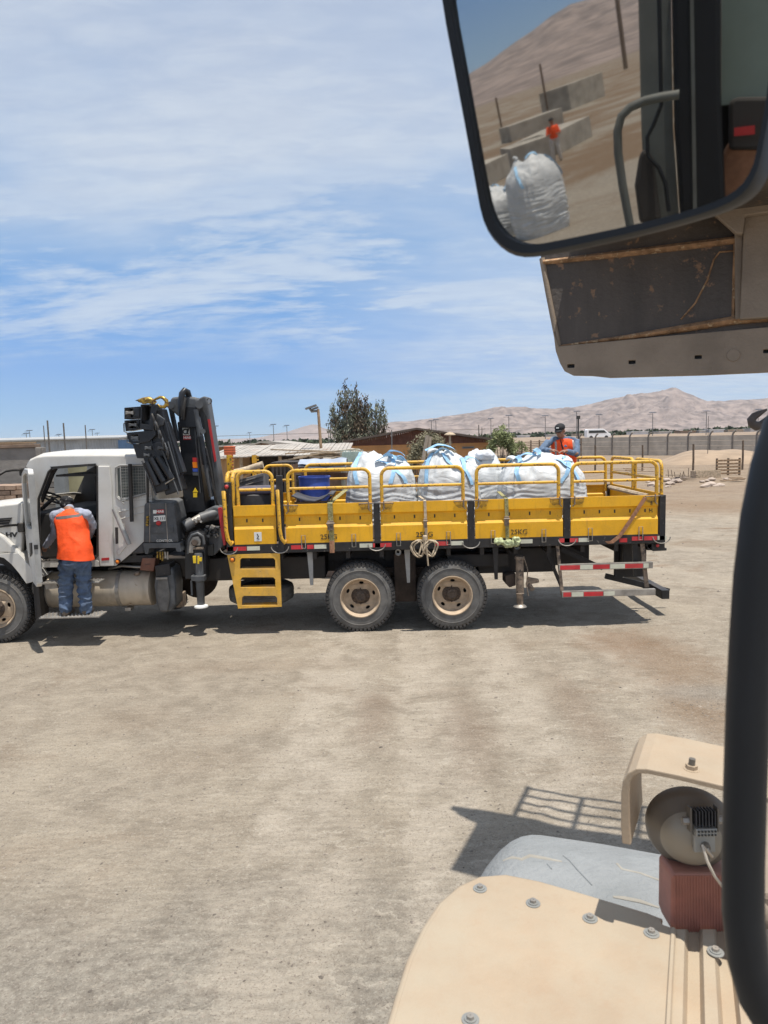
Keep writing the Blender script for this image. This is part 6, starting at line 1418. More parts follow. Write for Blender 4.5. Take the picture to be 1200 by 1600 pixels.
# ================================================================== LOAD ON THE BED
def big_bag(label, cx_, cy, hw, hd, ztop, seed, z0=1.335, straps=True, name='bulk_bag', group='white bulk bags on the flatbed', rootloc=None, lean=(0, 0), zs=.62):
    zs = zs+.0
    t = thing(name, label, 'bulk bag', (cx_, cy, z0), group)
    hgt = ztop-z0; nu, nv = 150, 90; vs = []
    rr = random.Random(seed); pk = [(rr.uniform(-.65, .65), rr.uniform(-.5, .5), rr.uniform(.25, .5), rr.uniform(.4, 1)) for _ in range(6)]
    def crump(x, y):
        h = 0
        for (a, c, w_, k) in pk: h = max(h, k*math.exp(-((x-a)**2+(y-c)**2)/(w_*w_)))
        return h
    def surf(u, v):
        a = 2*math.pi*u; ca, sa = math.cos(a), math.sin(a); e = .62
        sx_, sy_ = math.copysign(abs(ca)**e, ca), math.copysign(abs(sa)**e, sa)
        if v < .62:
            k = v/.62; z = hgt*zs*k; bul = .95+.07*math.sin(math.pi*min(1, k*.95)**.8); rad = bul
            q = Vector((sx_*hw*rad, sy_*hd*rad, z))
            # horizontal slump creases low down, vertical tension folds higher
            wv = noise.noise(Vector((q.x*1.6+seed, q.y*1.6, z*13+1.1*noise.noise(Vector((q.x*2.5, q.y*2.5, seed))))))
            wf = noise.noise(Vector((a*3.2+seed, z*1.3, 3)))
            am = .030*(1-abs(k-.30)*1.3)
            f = 1+max(0, am)*(1-abs(wv)*3.2)/max(hw, .3)*.8 + .040*(k**1.5)*(1-abs(wf)*2.2)
            q.x *= f; q.y *= f
        else:
            k = (v-.62)/.38; kk = k
            rad = math.cos(kk*math.pi/2)**.52
            x, y = sx_*rad, sy_*rad
            dome = hgt*(zs+(1-zs)*.74*math.sin(kk*math.pi/2)**1.0)
            cr_ = crump(x, y)
            z = dome + hgt*(1-zs)*.40*cr_*min(1, kk*2.2)
            n1_ = noise.noise(Vector((x*3+seed, y*3, 1))); n2_ = 1-abs(noise.noise(Vector((x*4.5+seed, y*4.5, 4)))*2.2); n3_ = 1-abs(noise.noise(Vector((x*10+seed, y*10, 8)))*2)
            z += (.06*n1_+.030*(n2_-.6)+.004*(n3_-.5))*min(1, kk*3)
            b_ = 1.0+.040*(1-abs(noise.noise(Vector((a*3.2+seed, hgt*zs*1.3, 3))))*2.2)*(1-kk)+.06*noise.noise(Vector((a*3, k*3, seed)))*kk
            q = Vector((x*hw*b_*(.95+.07*math.sin(math.pi*.95**.8)), y*hd*b_*(.95+.07*math.sin(math.pi*.95**.8)), z))
        q.x += lean[0]*q.z; q.y += lean[1]*q.z
        return Vector((cx_, cy, z0))+q
    for j in range(nv+1):
        for i in range(nu): vs.append(surf(i/nu, j/nv*.995))
    b = MB(); b.add(vs, [(j*nu+i, j*nu+(i+1) % nu, (j+1)*nu+(i+1) % nu, (j+1)*nu+i) for j in range(nv) for i in range(nu)] + [tuple(nv*nu+i for i in range(nu))])
    b.build('sack', 'bag', t, smooth=75)
    if straps:
        for u, fold in ((.66, 1), (.76, 1), (.85, 1), (.15, 0), (.36, 0)):
            pts = []; us = u+rr.uniform(-.02, .02); bend = rr.uniform(-.16, .16)
            for k in range(16):
                v = .50+.42*k/15; p = surf(us+bend*(k/15)**2, v); c = surf(us+.5, v); o_ = (p-Vector((cx_, cy, p.z))).normalized()
                pts.append(p+o_*.012+Vector((0, 0, .014)))
            pts = pts[4:]; nrm = (surf(us+.01, .5)-surf(us-.01, .5)).normalized()
            MB().ribbon(pts, nrm, .065, .006).build('lifting_strap', 'fabricblue', t, smooth=60)
        # loose loops on top
        for k in range(3):
            c = surf(rr.uniform(.55, .98), rr.uniform(.86, .97))+Vector((0, 0, .0)); pts = []
            L_ = rr.uniform(.14, .26); ang = rr.uniform(0, 6.28); dv = Vector((math.cos(ang), math.sin(ang)*.6, 0))
            for i in range(13):
                s = i/12; pts.append(c+dv*L_*(s-.5)*2+Vector((.02*math.sin(s*9), .02*math.cos(s*7), .085*math.sin(s*math.pi)+.01)))
            MB().ribbon(pts, (-dv.y, dv.x, .3), .075, .006).build('strap_loop', 'fabricblue', t, smooth=60)
        # small loose cloth spouts
        for k in range(2):
            c = surf(rr.random(), rr.uniform(.85, .95)); b = MB(); pts = []
            dv = Vector((rr.uniform(-1, 1), rr.uniform(-.5, .5), .5)).normalized()
            for i in range(7): pts.append(c+dv*.035*i+Vector((0, 0, -.004*i*i)))
            b.tube(pts, [.09, .085, .08, .07, .06, .04, .01], 10, flat=.45); b.build('spout', 'bag', t, smooth=80)
    return t
def bx_(p0, p1, y, ytop): 
    a, c = P3(p0, 760, y), P3(p1, 760, y); return (a.x+c.x)/2, (c.x-a.x)/2, P3((p0+p1)/2, ytop, y).z
cx1, hw1, zt1 = bx_(541, 650, 11.0, 712); big_bag('white bulk bag with blue straps beside the blue drum', cx1, 11.45, hw1*1.02, .50, zt1, 4, zs=.66)
cx2, hw2, zt2 = bx_(655, 750, 11.0, 709); big_bag('white bulk bag with blue straps in the middle of the bed', cx2, 11.42, hw2*1.04, .50, zt2, 9, zs=.62, lean=(.02, 0))
cx3, hw3, zt3 = bx_(738, 776, 11.3, 712); big_bag('narrow white bag squeezed behind the middle bulk bag, small grey lobe on top', cx3+.03, 11.75, .36, .42, P3(757, 706, 11.7).z, 13, straps=False)
cx4, hw4, zt4 = bx_(783, 918, 11.0, 701); big_bag('largest white bulk bag under the hands of the man in the cap', cx4, 11.26, hw4*1.0, .50, zt4-.12, 17, zs=.66)
b = MB(); b_c = P3(758, 710, 11.4)
blob('loose_sack', [('e', P3(757, 711, 11.5), (.15, .13, .085)), ('e', P3(766, 713, 11.5), (.07, .1, .06))], mat('grey_white_plastic', (.62, .63, .66), .5, var=.08), None, .012, 4, .012, 14)
tag(bpy.data.objects['loose_sack'], 'small grey white crumpled sack on top of the bags right of the middle bulk bag', 'sack')

# blue drum
q0 = P3(491, 744, 11.45); zt = q0.z; r = (P3(515, 760, 11.45).x-P3(466, 760, 11.45).x)/2
dr = thing('blue_drum', 'open topped blue plastic drum on the front half of the bed', 'drum', (q0.x, 11.45, 1.335))
MB().lathe([(.001, 1.34), (r*.93, 1.34), (r*.97, 1.40), (r*.97, 1.62), (r*1.0, 1.64), (r*.97, 1.66), (r*.97, zt-.22), (r*1.0, zt-.20), (r*.97, zt-.18), (r*.985, zt-.03), (r*1.02, zt-.025), (r*1.02, zt), (r*.93, zt), (r*.92, 1.6)], (q0.x, 11.45, 0), (0, 0, 1), 40).build('shell', 'blue', dr, smooth=40)
MB().lathe([(r*1.025, zt-.03), (r*1.035, zt-.015), (r*1.025, zt+.002)], (q0.x, 11.45, 0), (0, 0, 1), 40).build('rim', 'blue', dr, smooth=60)
b = MB(); q = P3(788, 767, 11.9); b.lathe([(.001, 1.34), (.16, 1.34), (.17, 1.4), (.17, 1.93), (.15, 1.97), (.001, 1.97)], (q.x-.05, 12.25, 0), (0, 0, 1), 24); b.lathe([(.04, 1.97), (.04, 2.03), (.001, 2.03)], (q.x-.05, 12.25, 0), (0, 0, 1), 12)
obj1(b, 'blue_canister', 'blue', 'small blue canister glimpsed between the bags', 'canister', smooth=40)
# dark tank / tub on the front of the bed
tb_ = thing('dark_tub', 'dark blue rimmed plastic tub at the front end of the bed', 'tub', (P3(400, 770, 11).x, 11.0, 1.335))
c = P3(400, 760, 11.0); w0, w1 = .27, .21
b = MB(); z1 = c.z; vs = []
MB().lathe([(.001, 1.34), (.30, 1.34), (.36, 1.55), (.34, z1-.12), (.32, z1-.1)], (c.x, 11.05, 0), (0, 0, 1), 28).build('body', 'darkplast', tb_, smooth=40)
MB().box(c.x-.31, c.x+.31, 10.72, 11.38, z1-.11, z1-.005).build('rim', mat('navy_plastic', (.03, .035, .085), .45, dust=.4), tb_, bevel=.03)
c = P3(392, 748, 11.7); b = MB(); b.pxz([(c.x-.32, 1.34), (c.x+.25, 1.34), (c.x+.25, c.z+.10), (c.x-.32, c.z-.04)], 11.5, 12.0)
for k in range(7): b.pxz([(c.x-.31, c.z-.10-.07*k), (c.x+.24, c.z+.04-.07*k), (c.x+.24, c.z+.065-.07*k), (c.x-.31, c.z-.075-.07*k)], 11.47, 11.499)
obj1(b, 'grey_crate', 'greyplast', 'grey slatted crate behind the dark tub', 'crate', bevel=.008)
# rolled mat over headboard (beige)
b = MB(); b.tube([P3(366, 738, 11.3), P3(385, 734, 11.35), P3(402, 728, 11.4), P3(411, 726, 11.4)], [.05, .055, .05, .06], 10); obj1(b, 'rolled_matting', 'beigeweb', 'rolled beige matting laid over the front rail of the bed', 'roll', smooth=60)
# dark rubber sheet curling beside the drum and a plank
sh_ = MB(); pl = [(460, 772), (470, 776), (482, 779.5), (495, 780.5), (508, 776), (516, 770), (522, 770), (520, 776), (514, 779)]
pts = [P3(a, c, 10.85) for a, c in pl]; sh_.ribbon(pts, (0, 1, 0), .75, .014); obj1(sh_, 'rubber_sheet', 'darkplast', 'curled dark rubber sheet in front of the blue drum', 'sheet', smooth=50)
b = MB(); b.box(P3(460, 780, 10.6).x, P3(521, 780, 10.6).x, 10.58, 10.62, 1.75, P3(490, 783, 10.6).z); obj1(b, 'wooden_board', 'wood', 'brown wooden board standing behind the second side board', 'board', bevel=.005)
b = MB(); b.box(xs(915), XR-.3, 12.3, 12.5, 1.34, 1.42); obj1(b, 'loose_plank', 'wood', 'plank lying along the far side at the tail of the bed', 'plank')
q0, q1 = P3(903, 763, 12.5), P3(1015, 784, 10.7)
b = MB(); b.tube([P3(952, 761, 12.0), P3(1012, 775, 10.7)], .035, 6); obj1(b, 'wooden_pole', 'palewood', 'pale pole lying slanted against the tail board', 'pole')

# ratchet straps over the near boards
def strap(label, px, top_in, m, wd=.05, z_end=1.27, buckle=True):
    t = thing('ratchet_strap', label, 'strap', (xs(px), Y0, 1.3), 'cargo straps over the near side boards'); x = xs(px, 800)
    pts = [Vector(top_in), Vector((x, Y0+.05, ZB1+.012)), Vector((x, Y0-.012, ZB1+.004)), Vector((x+.003, Y0-.014, 1.86)), Vector((x+.006, Y0-.018, 1.7)), Vector((x+.01, Y0-.016, 1.5)), Vector((x+.015, Y0-.014, z_end))]
    MB().ribbon(pts, (1, 0, 0), wd, .006).build('webbing', m, t)
    if buckle:
        b = MB(); b.box(x-wd*.62, x+wd*.62, Y0-.045, Y0-.02, 1.56, 1.70); b.cyl((x-wd*.8, Y0-.045, 1.66), (x+wd*.8, Y0-.045, 1.66), .014, n=8); b.build('buckle', 'dirtysteel', t, bevel=.004)
    return t
s_ = strap('green checked ratchet strap over the board left of the number', 516, P3(541, 765, 11.1), 'web', .075)
MB().box(xs(516)-.02, xs(516)+.05, Y0-.022, Y0-.014, 1.22, 1.40).build('strap_tail', 'brownweb', s_)
s2_ = strap('beige strap with a bow of coiled rope over the third board', 664, P3(655, 775, 10.9), 'beigeweb', .04)
c0 = P3(664, 846, Y0-.06)
for k, (dx, rx, rz, a0) in enumerate(((-.10, .10, .13, .3), (-.07, .08, .115, .1), (.09, .10, .12, -.3), (.11, .075, .10, -.1), (.06, .09, .12, .2), (-.12, .07, .12, .5))):
    pts = [c0+Vector((dx+rx*math.sin(t*.45)*math.cos(a0)+.02*math.sin(t), -.02+.02*math.sin(t*1.3+k), -.10+rz*math.cos(t*.45))) for t in range(14)]
    MB().tube(pts, .012, 6, closed=True).build('rope_coil', 'beigeweb', s2_, smooth=60)
MB().tube([c0+Vector((.0, -.02, .06)), c0+Vector((.02, -.03, -.1)), c0+Vector((.04, -.02, -.36))], .013, 6).build('rope_end', 'beigeweb', s2_)
MB().obox(c0+Vector((0, -.01, .05)), (.07, .05, .09)).build('knot', 'beigeweb', s2_, bevel=.02)
s3_ = strap('olive strap over the fourth board with a green rag tied below', 791, P3(779, 768, 10.8), 'web', .055)
o = blob('rag', [('e', P3(780, 846, Y0-.05), (.09, .05, .05)), ('e', P3(794, 849, Y0-.06), (.10, .05, .06)), ('e', P3(806, 846, Y0-.05), (.07, .05, .07))], 'rag', s3_, .010, 3, .03, 16)
t_ = thing('slanted_strap', 'brown strap running slantwise over the tail end board', 'strap', (xs(980), Y0, 1.3))
MB().ribbon([P3(1016, 774, Y0+.1), P3(1008, 778, Y0-.012), P3(1000, 790, Y0-.014), P3(984, 815, Y0-.012), P3(968, 838, Y0-.016), P3(956, 847, Y0-.018), P3(948, 848, Y0-.012)], (.4, 0, -.3), .055, .006).build('webbing', 'brownweb', t_)

# ================================================================== PEOPLE
def head_prims(c, tilt=Matrix.Identity(3), s=1.0):
    """c centre of head, face towards local -Y"""
    E = lambda off, r: ('e', Vector(c)+tilt @ (Vector(off)*s), tuple(x*s for x in r), tilt)
    return [E((0, .012, .03), (.076, .094, .086)), E((0, -.018, -.035), (.058, .072, .075)), E((0, -.055, -.075), (.034, .03, .028)),   # cranium, face, chin
            E((0, -.098, -.018), (.013, .020, .024)), E((0, -.088, .004), (.010, .012, .03)),                                      # nose
            E((0, -.080, .024), (.045, .016, .010)), E((.03, -.075, -.02), (.020, .018, .018)), E((-.03, -.075, -.02), (.020, .018, .018)),   # brow, cheeks
            E((.076, .008, -.012), (.012, .022, .032)), E((-.076, .008, -.012), (.012, .022, .032)),                                 # ears
            E((0, -.086, -.050), (.024, .010, .006)), E((0, -.084, -.060), (.020, .010, .007))]                                      # lips
def face_parts(c, tilt, parent, s=1.0):
    for sx_ in (-1, 1):
        p = Vector(c)+tilt @ (Vector((.030*sx_, -.079, .006))*s)
        b = MB(); bm = bmesh.new(); bmesh.ops.create_icosphere(bm, subdivisions=2, radius=.0115*s); b.add([v.co+p for v in bm.verts], [tuple(v.index for v in f.verts) for f in bm.faces]); bm.free()
        b.build('eye', 'inkdark', parent, smooth=80)
def hand(w_, d, palmn, thumb, prims, curl=.6, s=1.0):
    """w_ wrist, d finger direction, palmn palm normal (fingers curl towards it), thumb side vector"""
    w_ = Vector(w_); d = Vector(d).normalized(); n_ = Vector(palmn); n_ = (n_-d*n_.dot(d)).normalized(); sd = d.cross(n_); 
    if sd.dot(Vector(thumb)) < 0: sd = -sd
    pc = w_+d*.045*s
    q = Matrix((sd, n_, d)).transposed(); prims.append(('e', pc, (.040*s, .016*s, .050*s), q)); prims.append(('c', w_-d*.02, pc, .024*s, .026*s))
    for k, (off, l) in enumerate(((.030, .070), (.010, .078), (-.011, .072), (-.030, .056))):
        p0 = w_+d*.075*s+sd*off*s; c_ = curl*(1+.12*k); d1 = (d*math.cos(c_*.5)+n_*math.sin(c_*.5)); d2 = (d*math.cos(c_*1.3)+n_*math.sin(c_*1.3)); d3 = (d*math.cos(c_*2.1)+n_*math.sin(c_*2.1))
        p1 = p0+d1*l*.46*s; p2 = p1+d2*l*.32*s; p3 = p2+d3*l*.24*s
        prims += [('c', p0-d*.02*s, p1, .0105*s, .0098*s), ('c', p1, p2, .0098*s, .009*s), ('c', p2, p3, .009*s, .008*s)]
    t0 = w_+d*.025*s+sd*.030*s; t1 = t0+(d*.6+sd*.75+n_*.3).normalized()*.038*s; t2 = t1+(d*.9+sd*.25+n_*.5).normalized()*.030*s
    prims += [('c', t0-sd*.01*s, t1, .014*s, .012*s), ('c', t1, t2, .012*s, .0095*s)]

# ---- man on the step, back to the viewer, leaning into the open cab
def J(px, py, y): return P3(px, py, y)
feetz = zst-.012
p1 = thing('person', 'person in orange vest and jeans leaning into the open truck cab, back turned', 'person', (P3(116, 960, 10.16).x, 10.16, feetz))
sf = lambda px, py, y: J(px, py, y)
hC = sf(105, 788, 10.44)
neck = sf(108, 797, 10.30); chest = sf(111, 822, 10.22); waist = sf(115, 850, 10.14); pel = sf(117, 874, 10.10)
shL, shR = sf(86, 806, 10.24), sf(135, 804, 10.24); elL, elR = sf(86, 833, 10.26), sf(145, 822, 10.42); wrL, wrR = sf(72, 853, 10.36), sf(140, 838, 10.66)
hipL, hipR = sf(105, 880, 10.11), sf(129, 879, 10.11); knL, knR = sf(103, 917, 10.13), sf(131, 917, 10.16); anL, anR = sf(103, 952, 10.10), sf(134, 953, 10.14)
tiltH = Matrix.Rotation(R_(180), 3, 'Z') @ Matrix.Rotation(R_(25), 3, 'X')
pr = head_prims(hC, tiltH) + [('c', hC+Vector((0, -.03, -.06)), neck, .055, .062), ('c', neck, chest, .07, .115), ('c', chest, waist, .115, .115), ('c', waist, pel, .12, .125),
     ('c', shL, shR, .065, .065), ('c', shL, elL, .055, .042), ('c', elL, wrL, .042, .028), ('c', shR, elR, .055, .042), ('c', elR, wrR, .042, .028),
     ('c', hipL, knL, .085, .058), ('c', knL, anL, .055, .04), ('c', hipR, knR, .085, .058), ('c', knR, anR, .055, .04), ('c', anL, anL+Vector((0, .12, -.05)), .04, .035), ('c', anR, anR+Vector((0, .12, -.05)), .04, .035)]
hand(wrL, (-.55, .55, -.35), (.3, -.1, -.9), (0, .8, .3), pr, .7); hand(wrR, (.1, .9, .1), (0, .1, -1), (-1, 0, 0), pr, .5)
blob('body', pr, 'skin', p1, .0075, 4)
# shirt sleeves
for (a, e, w_) in ((shL, elL, wrL), (shR, elR, wrR)):
    blob('shirt_sleeve', [('c', a, e, .074, .058), ('c', e, w_, .057, .042), ('c', a, (a+neck)/2, .07, .07)], 'shirtgrey', p1, .009, 3, .012, 12)
blob('shirt_collar', [('c', neck+Vector((0, .0, -.02)), neck+Vector((0, .02, .02)), .072, .066)], 'shirtgrey', p1, .009, 2)
# vest: broad back, hem flared
TT = Matrix.Rotation(R_(-12), 3, 'X')
vp = [('l', [(sf(109, 797, 10.28), .085, .075), (sf(110, 800, 10.27), .17, .10), (sf(110.5, 804, 10.26), .225, .125), (sf(111, 812, 10.24), .235, .140), (sf(113, 826, 10.21), .225, .150), (sf(115, 842, 10.17), .232, .160), (sf(117, 858, 10.14), .240, .170), (sf(118.5, 874, 10.12), .250, .180), (sf(119, 884, 10.11), .252, .182)])]
hem = sf(118, 873, 10.12)
vest = blob('hivis_vest', vp, 'hivis', p1, .010, 4, .016, 5.5, cut=[(hem, Vector((-.10, 0, -1)))], wvec=(1, 1, .7))
# silver tape across the shoulders follows the back
dg = bpy.context.evaluated_depsgraph_get()
def proj_strip(obj, a, c, w_, n, m, name, parent, off=.006, th=.004, dirv=Vector((0, 1, 0))):
    pts = []
    for i in range(n+1):
        p = a.lerp(c, i/n); ok, loc, nr, _ = obj.ray_cast(p-dirv*1.0, dirv)
        if ok: pts.append((loc-dirv*off))
    if len(pts) > 2:
        for _ in range(2): pts = [pts[0]]+[(pts[i-1]+pts[i]*2+pts[i+1])/4 for i in range(1, len(pts)-1)]+[pts[-1]]
        return MB().ribbon(pts, (0, 0, 1), w_, th).build(name, m, parent, smooth=60)
proj_strip(vest, sf(90, 809, 10.2), sf(133, 804, 10.2), .042, 24, 'retro', 'reflective_tape', vest, off=.009)
# jeans
jp = [('e', sf(117, 876, 10.10), (.205, .15, .12)), ('c', hipL, knL, .118, .098), ('c', knL, anL+Vector((0, 0, .02)), .096, .080), ('c', hipR, knR, .118, .098), ('c', knR, anR+Vector((0, 0, .02)), .096, .082)]
blob('jeans', jp, 'jeans', p1, .010, 3, .028, 7, wvec=(1, 1, 1.6))
for an in (anL, anR):
    f = Vector((0, 1, 0)); zz0 = feetz+.04
    bt = blob('boot', [('c', Vector((an.x, an.y, an.z+.02)), Vector((an.x, an.y+.01, zz0+.04)), .055, .055), ('c', Vector((an.x, an.y-.03, zz0)), Vector((an.x+.01, an.y+.17, zz0)), .043, .045)], 'boot', p1, .008, 3, .006, 14, cut=[(Vector((0, 0, feetz+.001)), Vector((0, 0, -1)))])
# cap with a specked pattern worn on head
cp = blob('cap', [('e', hC+Vector((0, .0, .045)), (.096, .112, .078), tiltH), ('e', hC+Vector((0, -.06, .01)), (.082, .055, .06))], 'bandana', p1, .008, 4, .006, 20)
MB().tube([hC+Vector((-.06, .09, .03)), hC+Vector((0, .16, .01)), hC+Vector((.06, .09, .03))], [.012, .05, .012], 8, flat=.2).build('cap_peak', 'cap', cp, smooth=60)

# ---- man standing on the bed behind the largest bag, looking down to the left
gy_ = 12.25
p2 = thing('person', 'person in black cap and orange vest standing on the bed over the largest bag', 'person', (P3(878, 700, gy_).x, gy_, 1.335))
hC = J(875, 673, gy_-.10); tl = Matrix.Rotation(R_(-35), 3, 'Z') @ Matrix.Rotation(R_(16), 3, 'X')
neck = J(879, 684.5, gy_); chest = J(880, 699, gy_+.02); pel = Vector((P3(882, 720, gy_).x, gy_+.08, 2.22))
shL, shR = J(858, 690, gy_-.01), J(900, 690, gy_+.05); elL, elR = J(846, 703, gy_-.18), J(901, 709, gy_-.16)
wrL, wrR = J(861, 704, gy_-.42), J(884, 705, gy_-.42)
hz_ = 2.18
hipL, hipR = Vector((pel.x-.1, pel.y, hz_)), Vector((pel.x+.1, pel.y, hz_)); knL, knR = Vector((pel.x-.13, pel.y-.05, 1.80)), Vector((pel.x+.13, pel.y-.03, 1.80)); anL, anR = Vector((pel.x-.14, pel.y+.02, 1.42)), Vector((pel.x+.15, pel.y+.03, 1.42))
pr = head_prims(hC, tl) + [('c', hC+Vector((.01, .03, -.06)), neck, .055, .062), ('c', neck, chest, .07, .13), ('c', chest, pel, .135, .13), ('c', shL, shR, .06, .06), ('c', shL, elL, .05, .04), ('c', elL, wrL, .04, .027), ('c', shR, elR, .05, .04), ('c', elR, wrR, .04, .027),
     ('c', hipL, knL, .08, .055), ('c', knL, anL, .052, .038), ('c', hipR, knR, .08, .055), ('c', knR, anR, .052, .038)]
hand(wrL, (.75, -.35, .0), (0, -.1, -1), (.2, -.6, .6), pr, .6); hand(wrR, (-.8, -.2, .0), (0, -.1, -1), (-.2, -.6, .6), pr, .6)
bd = blob('body', pr, 'skin', p2, .0075, 3)
face_parts(hC, tl, bd)
for (a, e, w_) in ((shL, elL, wrL), (shR, elR, wrR)):
    blob('shirt_sleeve', [('c', a, e, .062, .052), ('c', e, w_+(e-w_)*.12, .050, .040), ('c', a, (a+neck)/2, .062, .062)], 'shirtblue', p2, .009, 3, .016, 10)
blob('shirt', [('c', neck+Vector((0, 0, -.05)), chest, .10, .155), ('c', chest, pel+Vector((0, 0, -.02)), .155, .15)], 'shirtblue', p2, .010, 4, .014, 9)
blob('shirt_collar', [('c', neck+Vector((0, 0, -.035)), neck+Vector((0, 0, .0)), .075, .065)], 'cap', p2, .008, 2)
vp = [('l', [(J(878.5, 685, gy_), .085, .08), (J(879, 687, gy_), .15, .11), (J(879, 690, gy_+.01), .19, .135), (J(880, 698, gy_+.02), .205, .15), (J(881, 708, gy_+.03), .205, .155), (J(882, 719, gy_+.05), .205, .155), (Vector((pel.x, pel.y, 2.2)), .205, .16)])]
v2 = blob('hivis_vest', vp, 'hivis', p2, .010, 3, .010, 7)
# dark open front and tapes
fr = Vector((0, 1, 0))
proj_strip(v2, J(873, 689, gy_), J(880, 713, gy_), .085, 14, 'cap', 'open_front', v2, off=.004).data
for (a, c) in (((866, 688), (867, 712)), ((893, 688), (895, 712))):
    pts = []
    for i in range(13):
        p = J(*a, gy_).lerp(J(*c, gy_), i/12); ok, loc, nr, _ = v2.ray_cast(p-fr, fr)
        if ok: pts.append(loc-fr*.008)
    MB().ribbon(pts, (1, 0, 0), .034, .004).build('reflective_tape', 'retro', v2, smooth=60)
blob('trousers', [('e', pel, (.17, .13, .1)), ('c', hipL, knL, .10, .08), ('c', knL, anL, .08, .065), ('c', hipR, knR, .10, .08), ('c', knR, anR, .08, .065)], 'jeans', p2, .012, 3, .014, 8)
for an in (anL, anR): blob('boot', [('c', an, Vector((an.x, an.y, 1.39)), .05, .05), ('c', Vector((an.x, an.y+.02, 1.375)), Vector((an.x, an.y-.16, 1.375)), .042, .042)], 'boot', p2, .010, 2, cut=[(Vector((0, 0, 1.336)), Vector((0, 0, -1)))])
cp = blob('cap', [('e', hC+tl @ Vector((0, .008, .055)), (.088, .105, .070), tl)], 'cap', p2, .007, 4, cut=[(hC+tl @ Vector((0, 0, .026)), tl @ Vector((0, .15, -1)))])
b = MB(); vs = []
for i in range(9):
    a = R_(-60+15*i); 
    for k, rr_ in enumerate((.085, .125, .155)): vs.append(hC+tl @ Vector((math.sin(a)*(.078 if k == 0 else .072), -math.cos(a)*rr_-(.0), .040-.012*k+.010*math.cos(a)*0 - .012*abs(math.sin(a)))))
b.add(vs, [(i*3+j, i*3+j+1, (i+1)*3+j+1, (i+1)*3+j) for i in range(8) for j in range(2)]); pk = b.build('cap_peak', 'cap', cp, smooth=60); s_ = pk.modifiers.new('s', 'SOLIDIFY'); s_.thickness = .006
MB().obox(hC+tl @ Vector((0, -.098, .075)), (.045, .012, .016), tl).build('cap_emblem', 'label', cp)

# ================================================================== WHEEL LOADER (the machine the picture is taken from)
LD = thing('wheel_loader', 'beige wheel loader in the foreground with raised bucket, dusty fender, work lamp and mirrors', 'wheel loader', (1.2, 1.2, 0))
M['beige'] = mat('loader_beige_paint', (.39, .295, .20), .6, var=.12, scale=3.2, dust=.85, dustcol=(.385, .325, .24), grime=.45, grimecol=(.36, .235, .145), gscale=3, bump=.12, bscale=160, chips=.25, chipcol=(.36, .28, .2), chipscale=40)
M['beige2'] = mat('bucket_beige', (.25, .195, .145), .7, var=.18, scale=3, dust=.3, chips=.30, chipcol=(.2, .14, .09), chipscale=9, bump=.25, bscale=60)
M['bucketdark'] = mat('worn_bucket_plate', (.085, .068, .055), .6, var=.22, scale=4, chips=.37, chipcol=(.24, .14, .08), chipscale=11, bump=.3, bscale=40, streak=True)
M['rust'] = mat('dusty_rusty_ledge', (.33, .19, .10), .9, var=.4, scale=14, chips=.4, chipcol=(.5, .36, .22), chipscale=30, bump=.5, bscale=60)
M['blacktube'] = mat('matt_black_frame', (.012, .014, .017), .5, var=.1, spec=.35)
M['bluegrey'] = mat('dusty_loader_tyre', (.23, .24, .24), .85, var=.12, scale=5, dust=.45, dustcol=(.31, .315, .315), bump=.6, bscale=50)
M['lampback'] = mat('lamp_housing', (.15, .135, .115), .5, metal=.2, var=.08, dust=.25)
M['redbrown'] = mat('red_brown_lens', (.33, .12, .085), .5, var=.12, scale=20, dust=.3)
M['heatsink'] = mat('grey_heat_sink', (.30, .30, .28), .5, metal=.4)

# --- raised bucket, seen from below/behind
Yq = 4.5
TH = R_(-24); ex, ey = Vector((math.cos(TH), math.sin(TH), 0)), Vector((-math.sin(TH), math.cos(TH), 0))
K0 = P3(873, 541, Yq)
def KR(px, py, w=0.): d = ray(px, py); return CAM+d*((K0+ey*w-CAM).dot(ey)/d.dot(ey))
def KU(l, w=0.): return [((KR(a, c, w)-K0).dot(ex), KR(a, c, w).z) for a, c in l]
def KF(u, v, w): p = K0+ex*u+ey*w; return (p.x, p.y, v)
lip = KU([(864, 514), (868, 548), (875, 568), (882, 580), (895, 586.5), (925, 587), (953, 590), (1100, 586), (1300, 577), (1700, 555), (1700, 480), (1200, 511), (1040, 525), (873, 541)])
holes = []
for (hx_, hy_) in ((892, 572), (987.5, 566), (1091, 558), (1198, 549), (1310, 541)):
    holes.append(KU([(hx_-5.5, hy_-2.8), (hx_+5.5, hy_-3.2), (hx_+5.5, hy_+2.4), (hx_-5.5, hy_+2.8)]))
bk = MB().prism(lip, KF, 0, .05, holes).build('cutting_edge', 'beige2', LD, bevel=.006)
for h in holes: MB().prism(h, KF, .04, .052).build('bolt_hole', 'inkdark', bk)
MB().lathe([(.035, 0), (.033, -.006), (.001, -.006)], KR(1146, 555), ey, 18).build('weld_plug', 'beige2', bk)
def two(l, off=0.): return [KR(px, py, .03+.05*(540-py)/160.+off) for px, py in l]
def slab(pl, th, name, m, bevel=0):
    k = len(pl); b = MB(); b.add(pl+[p+ey*th for p in pl], [tuple(range(k)), tuple(range(2*k-1, k-1, -1))]+[(i, (i+1) % k, (i+1) % k+k, i+k) for i in range(k)]); return b.build(name, m, LD, bevel=bevel)
slab(two([(873, 542), (845, 400), (840, 330), (1800, 190), (1800, 470), (1200, 511), (1040, 525)]), .05, 'back_plate', 'bucketdark')
def ledge(pts, r, par=LD, m='rust', name='dusty_ledge'):
    return MB().tube(two(pts), r, 8, flat=.6).build(name, m, par, smooth=60)
ledge([(849, 410), (950, 399), (1050, 387), (1149, 375)], [.026, .034, .038, .036])
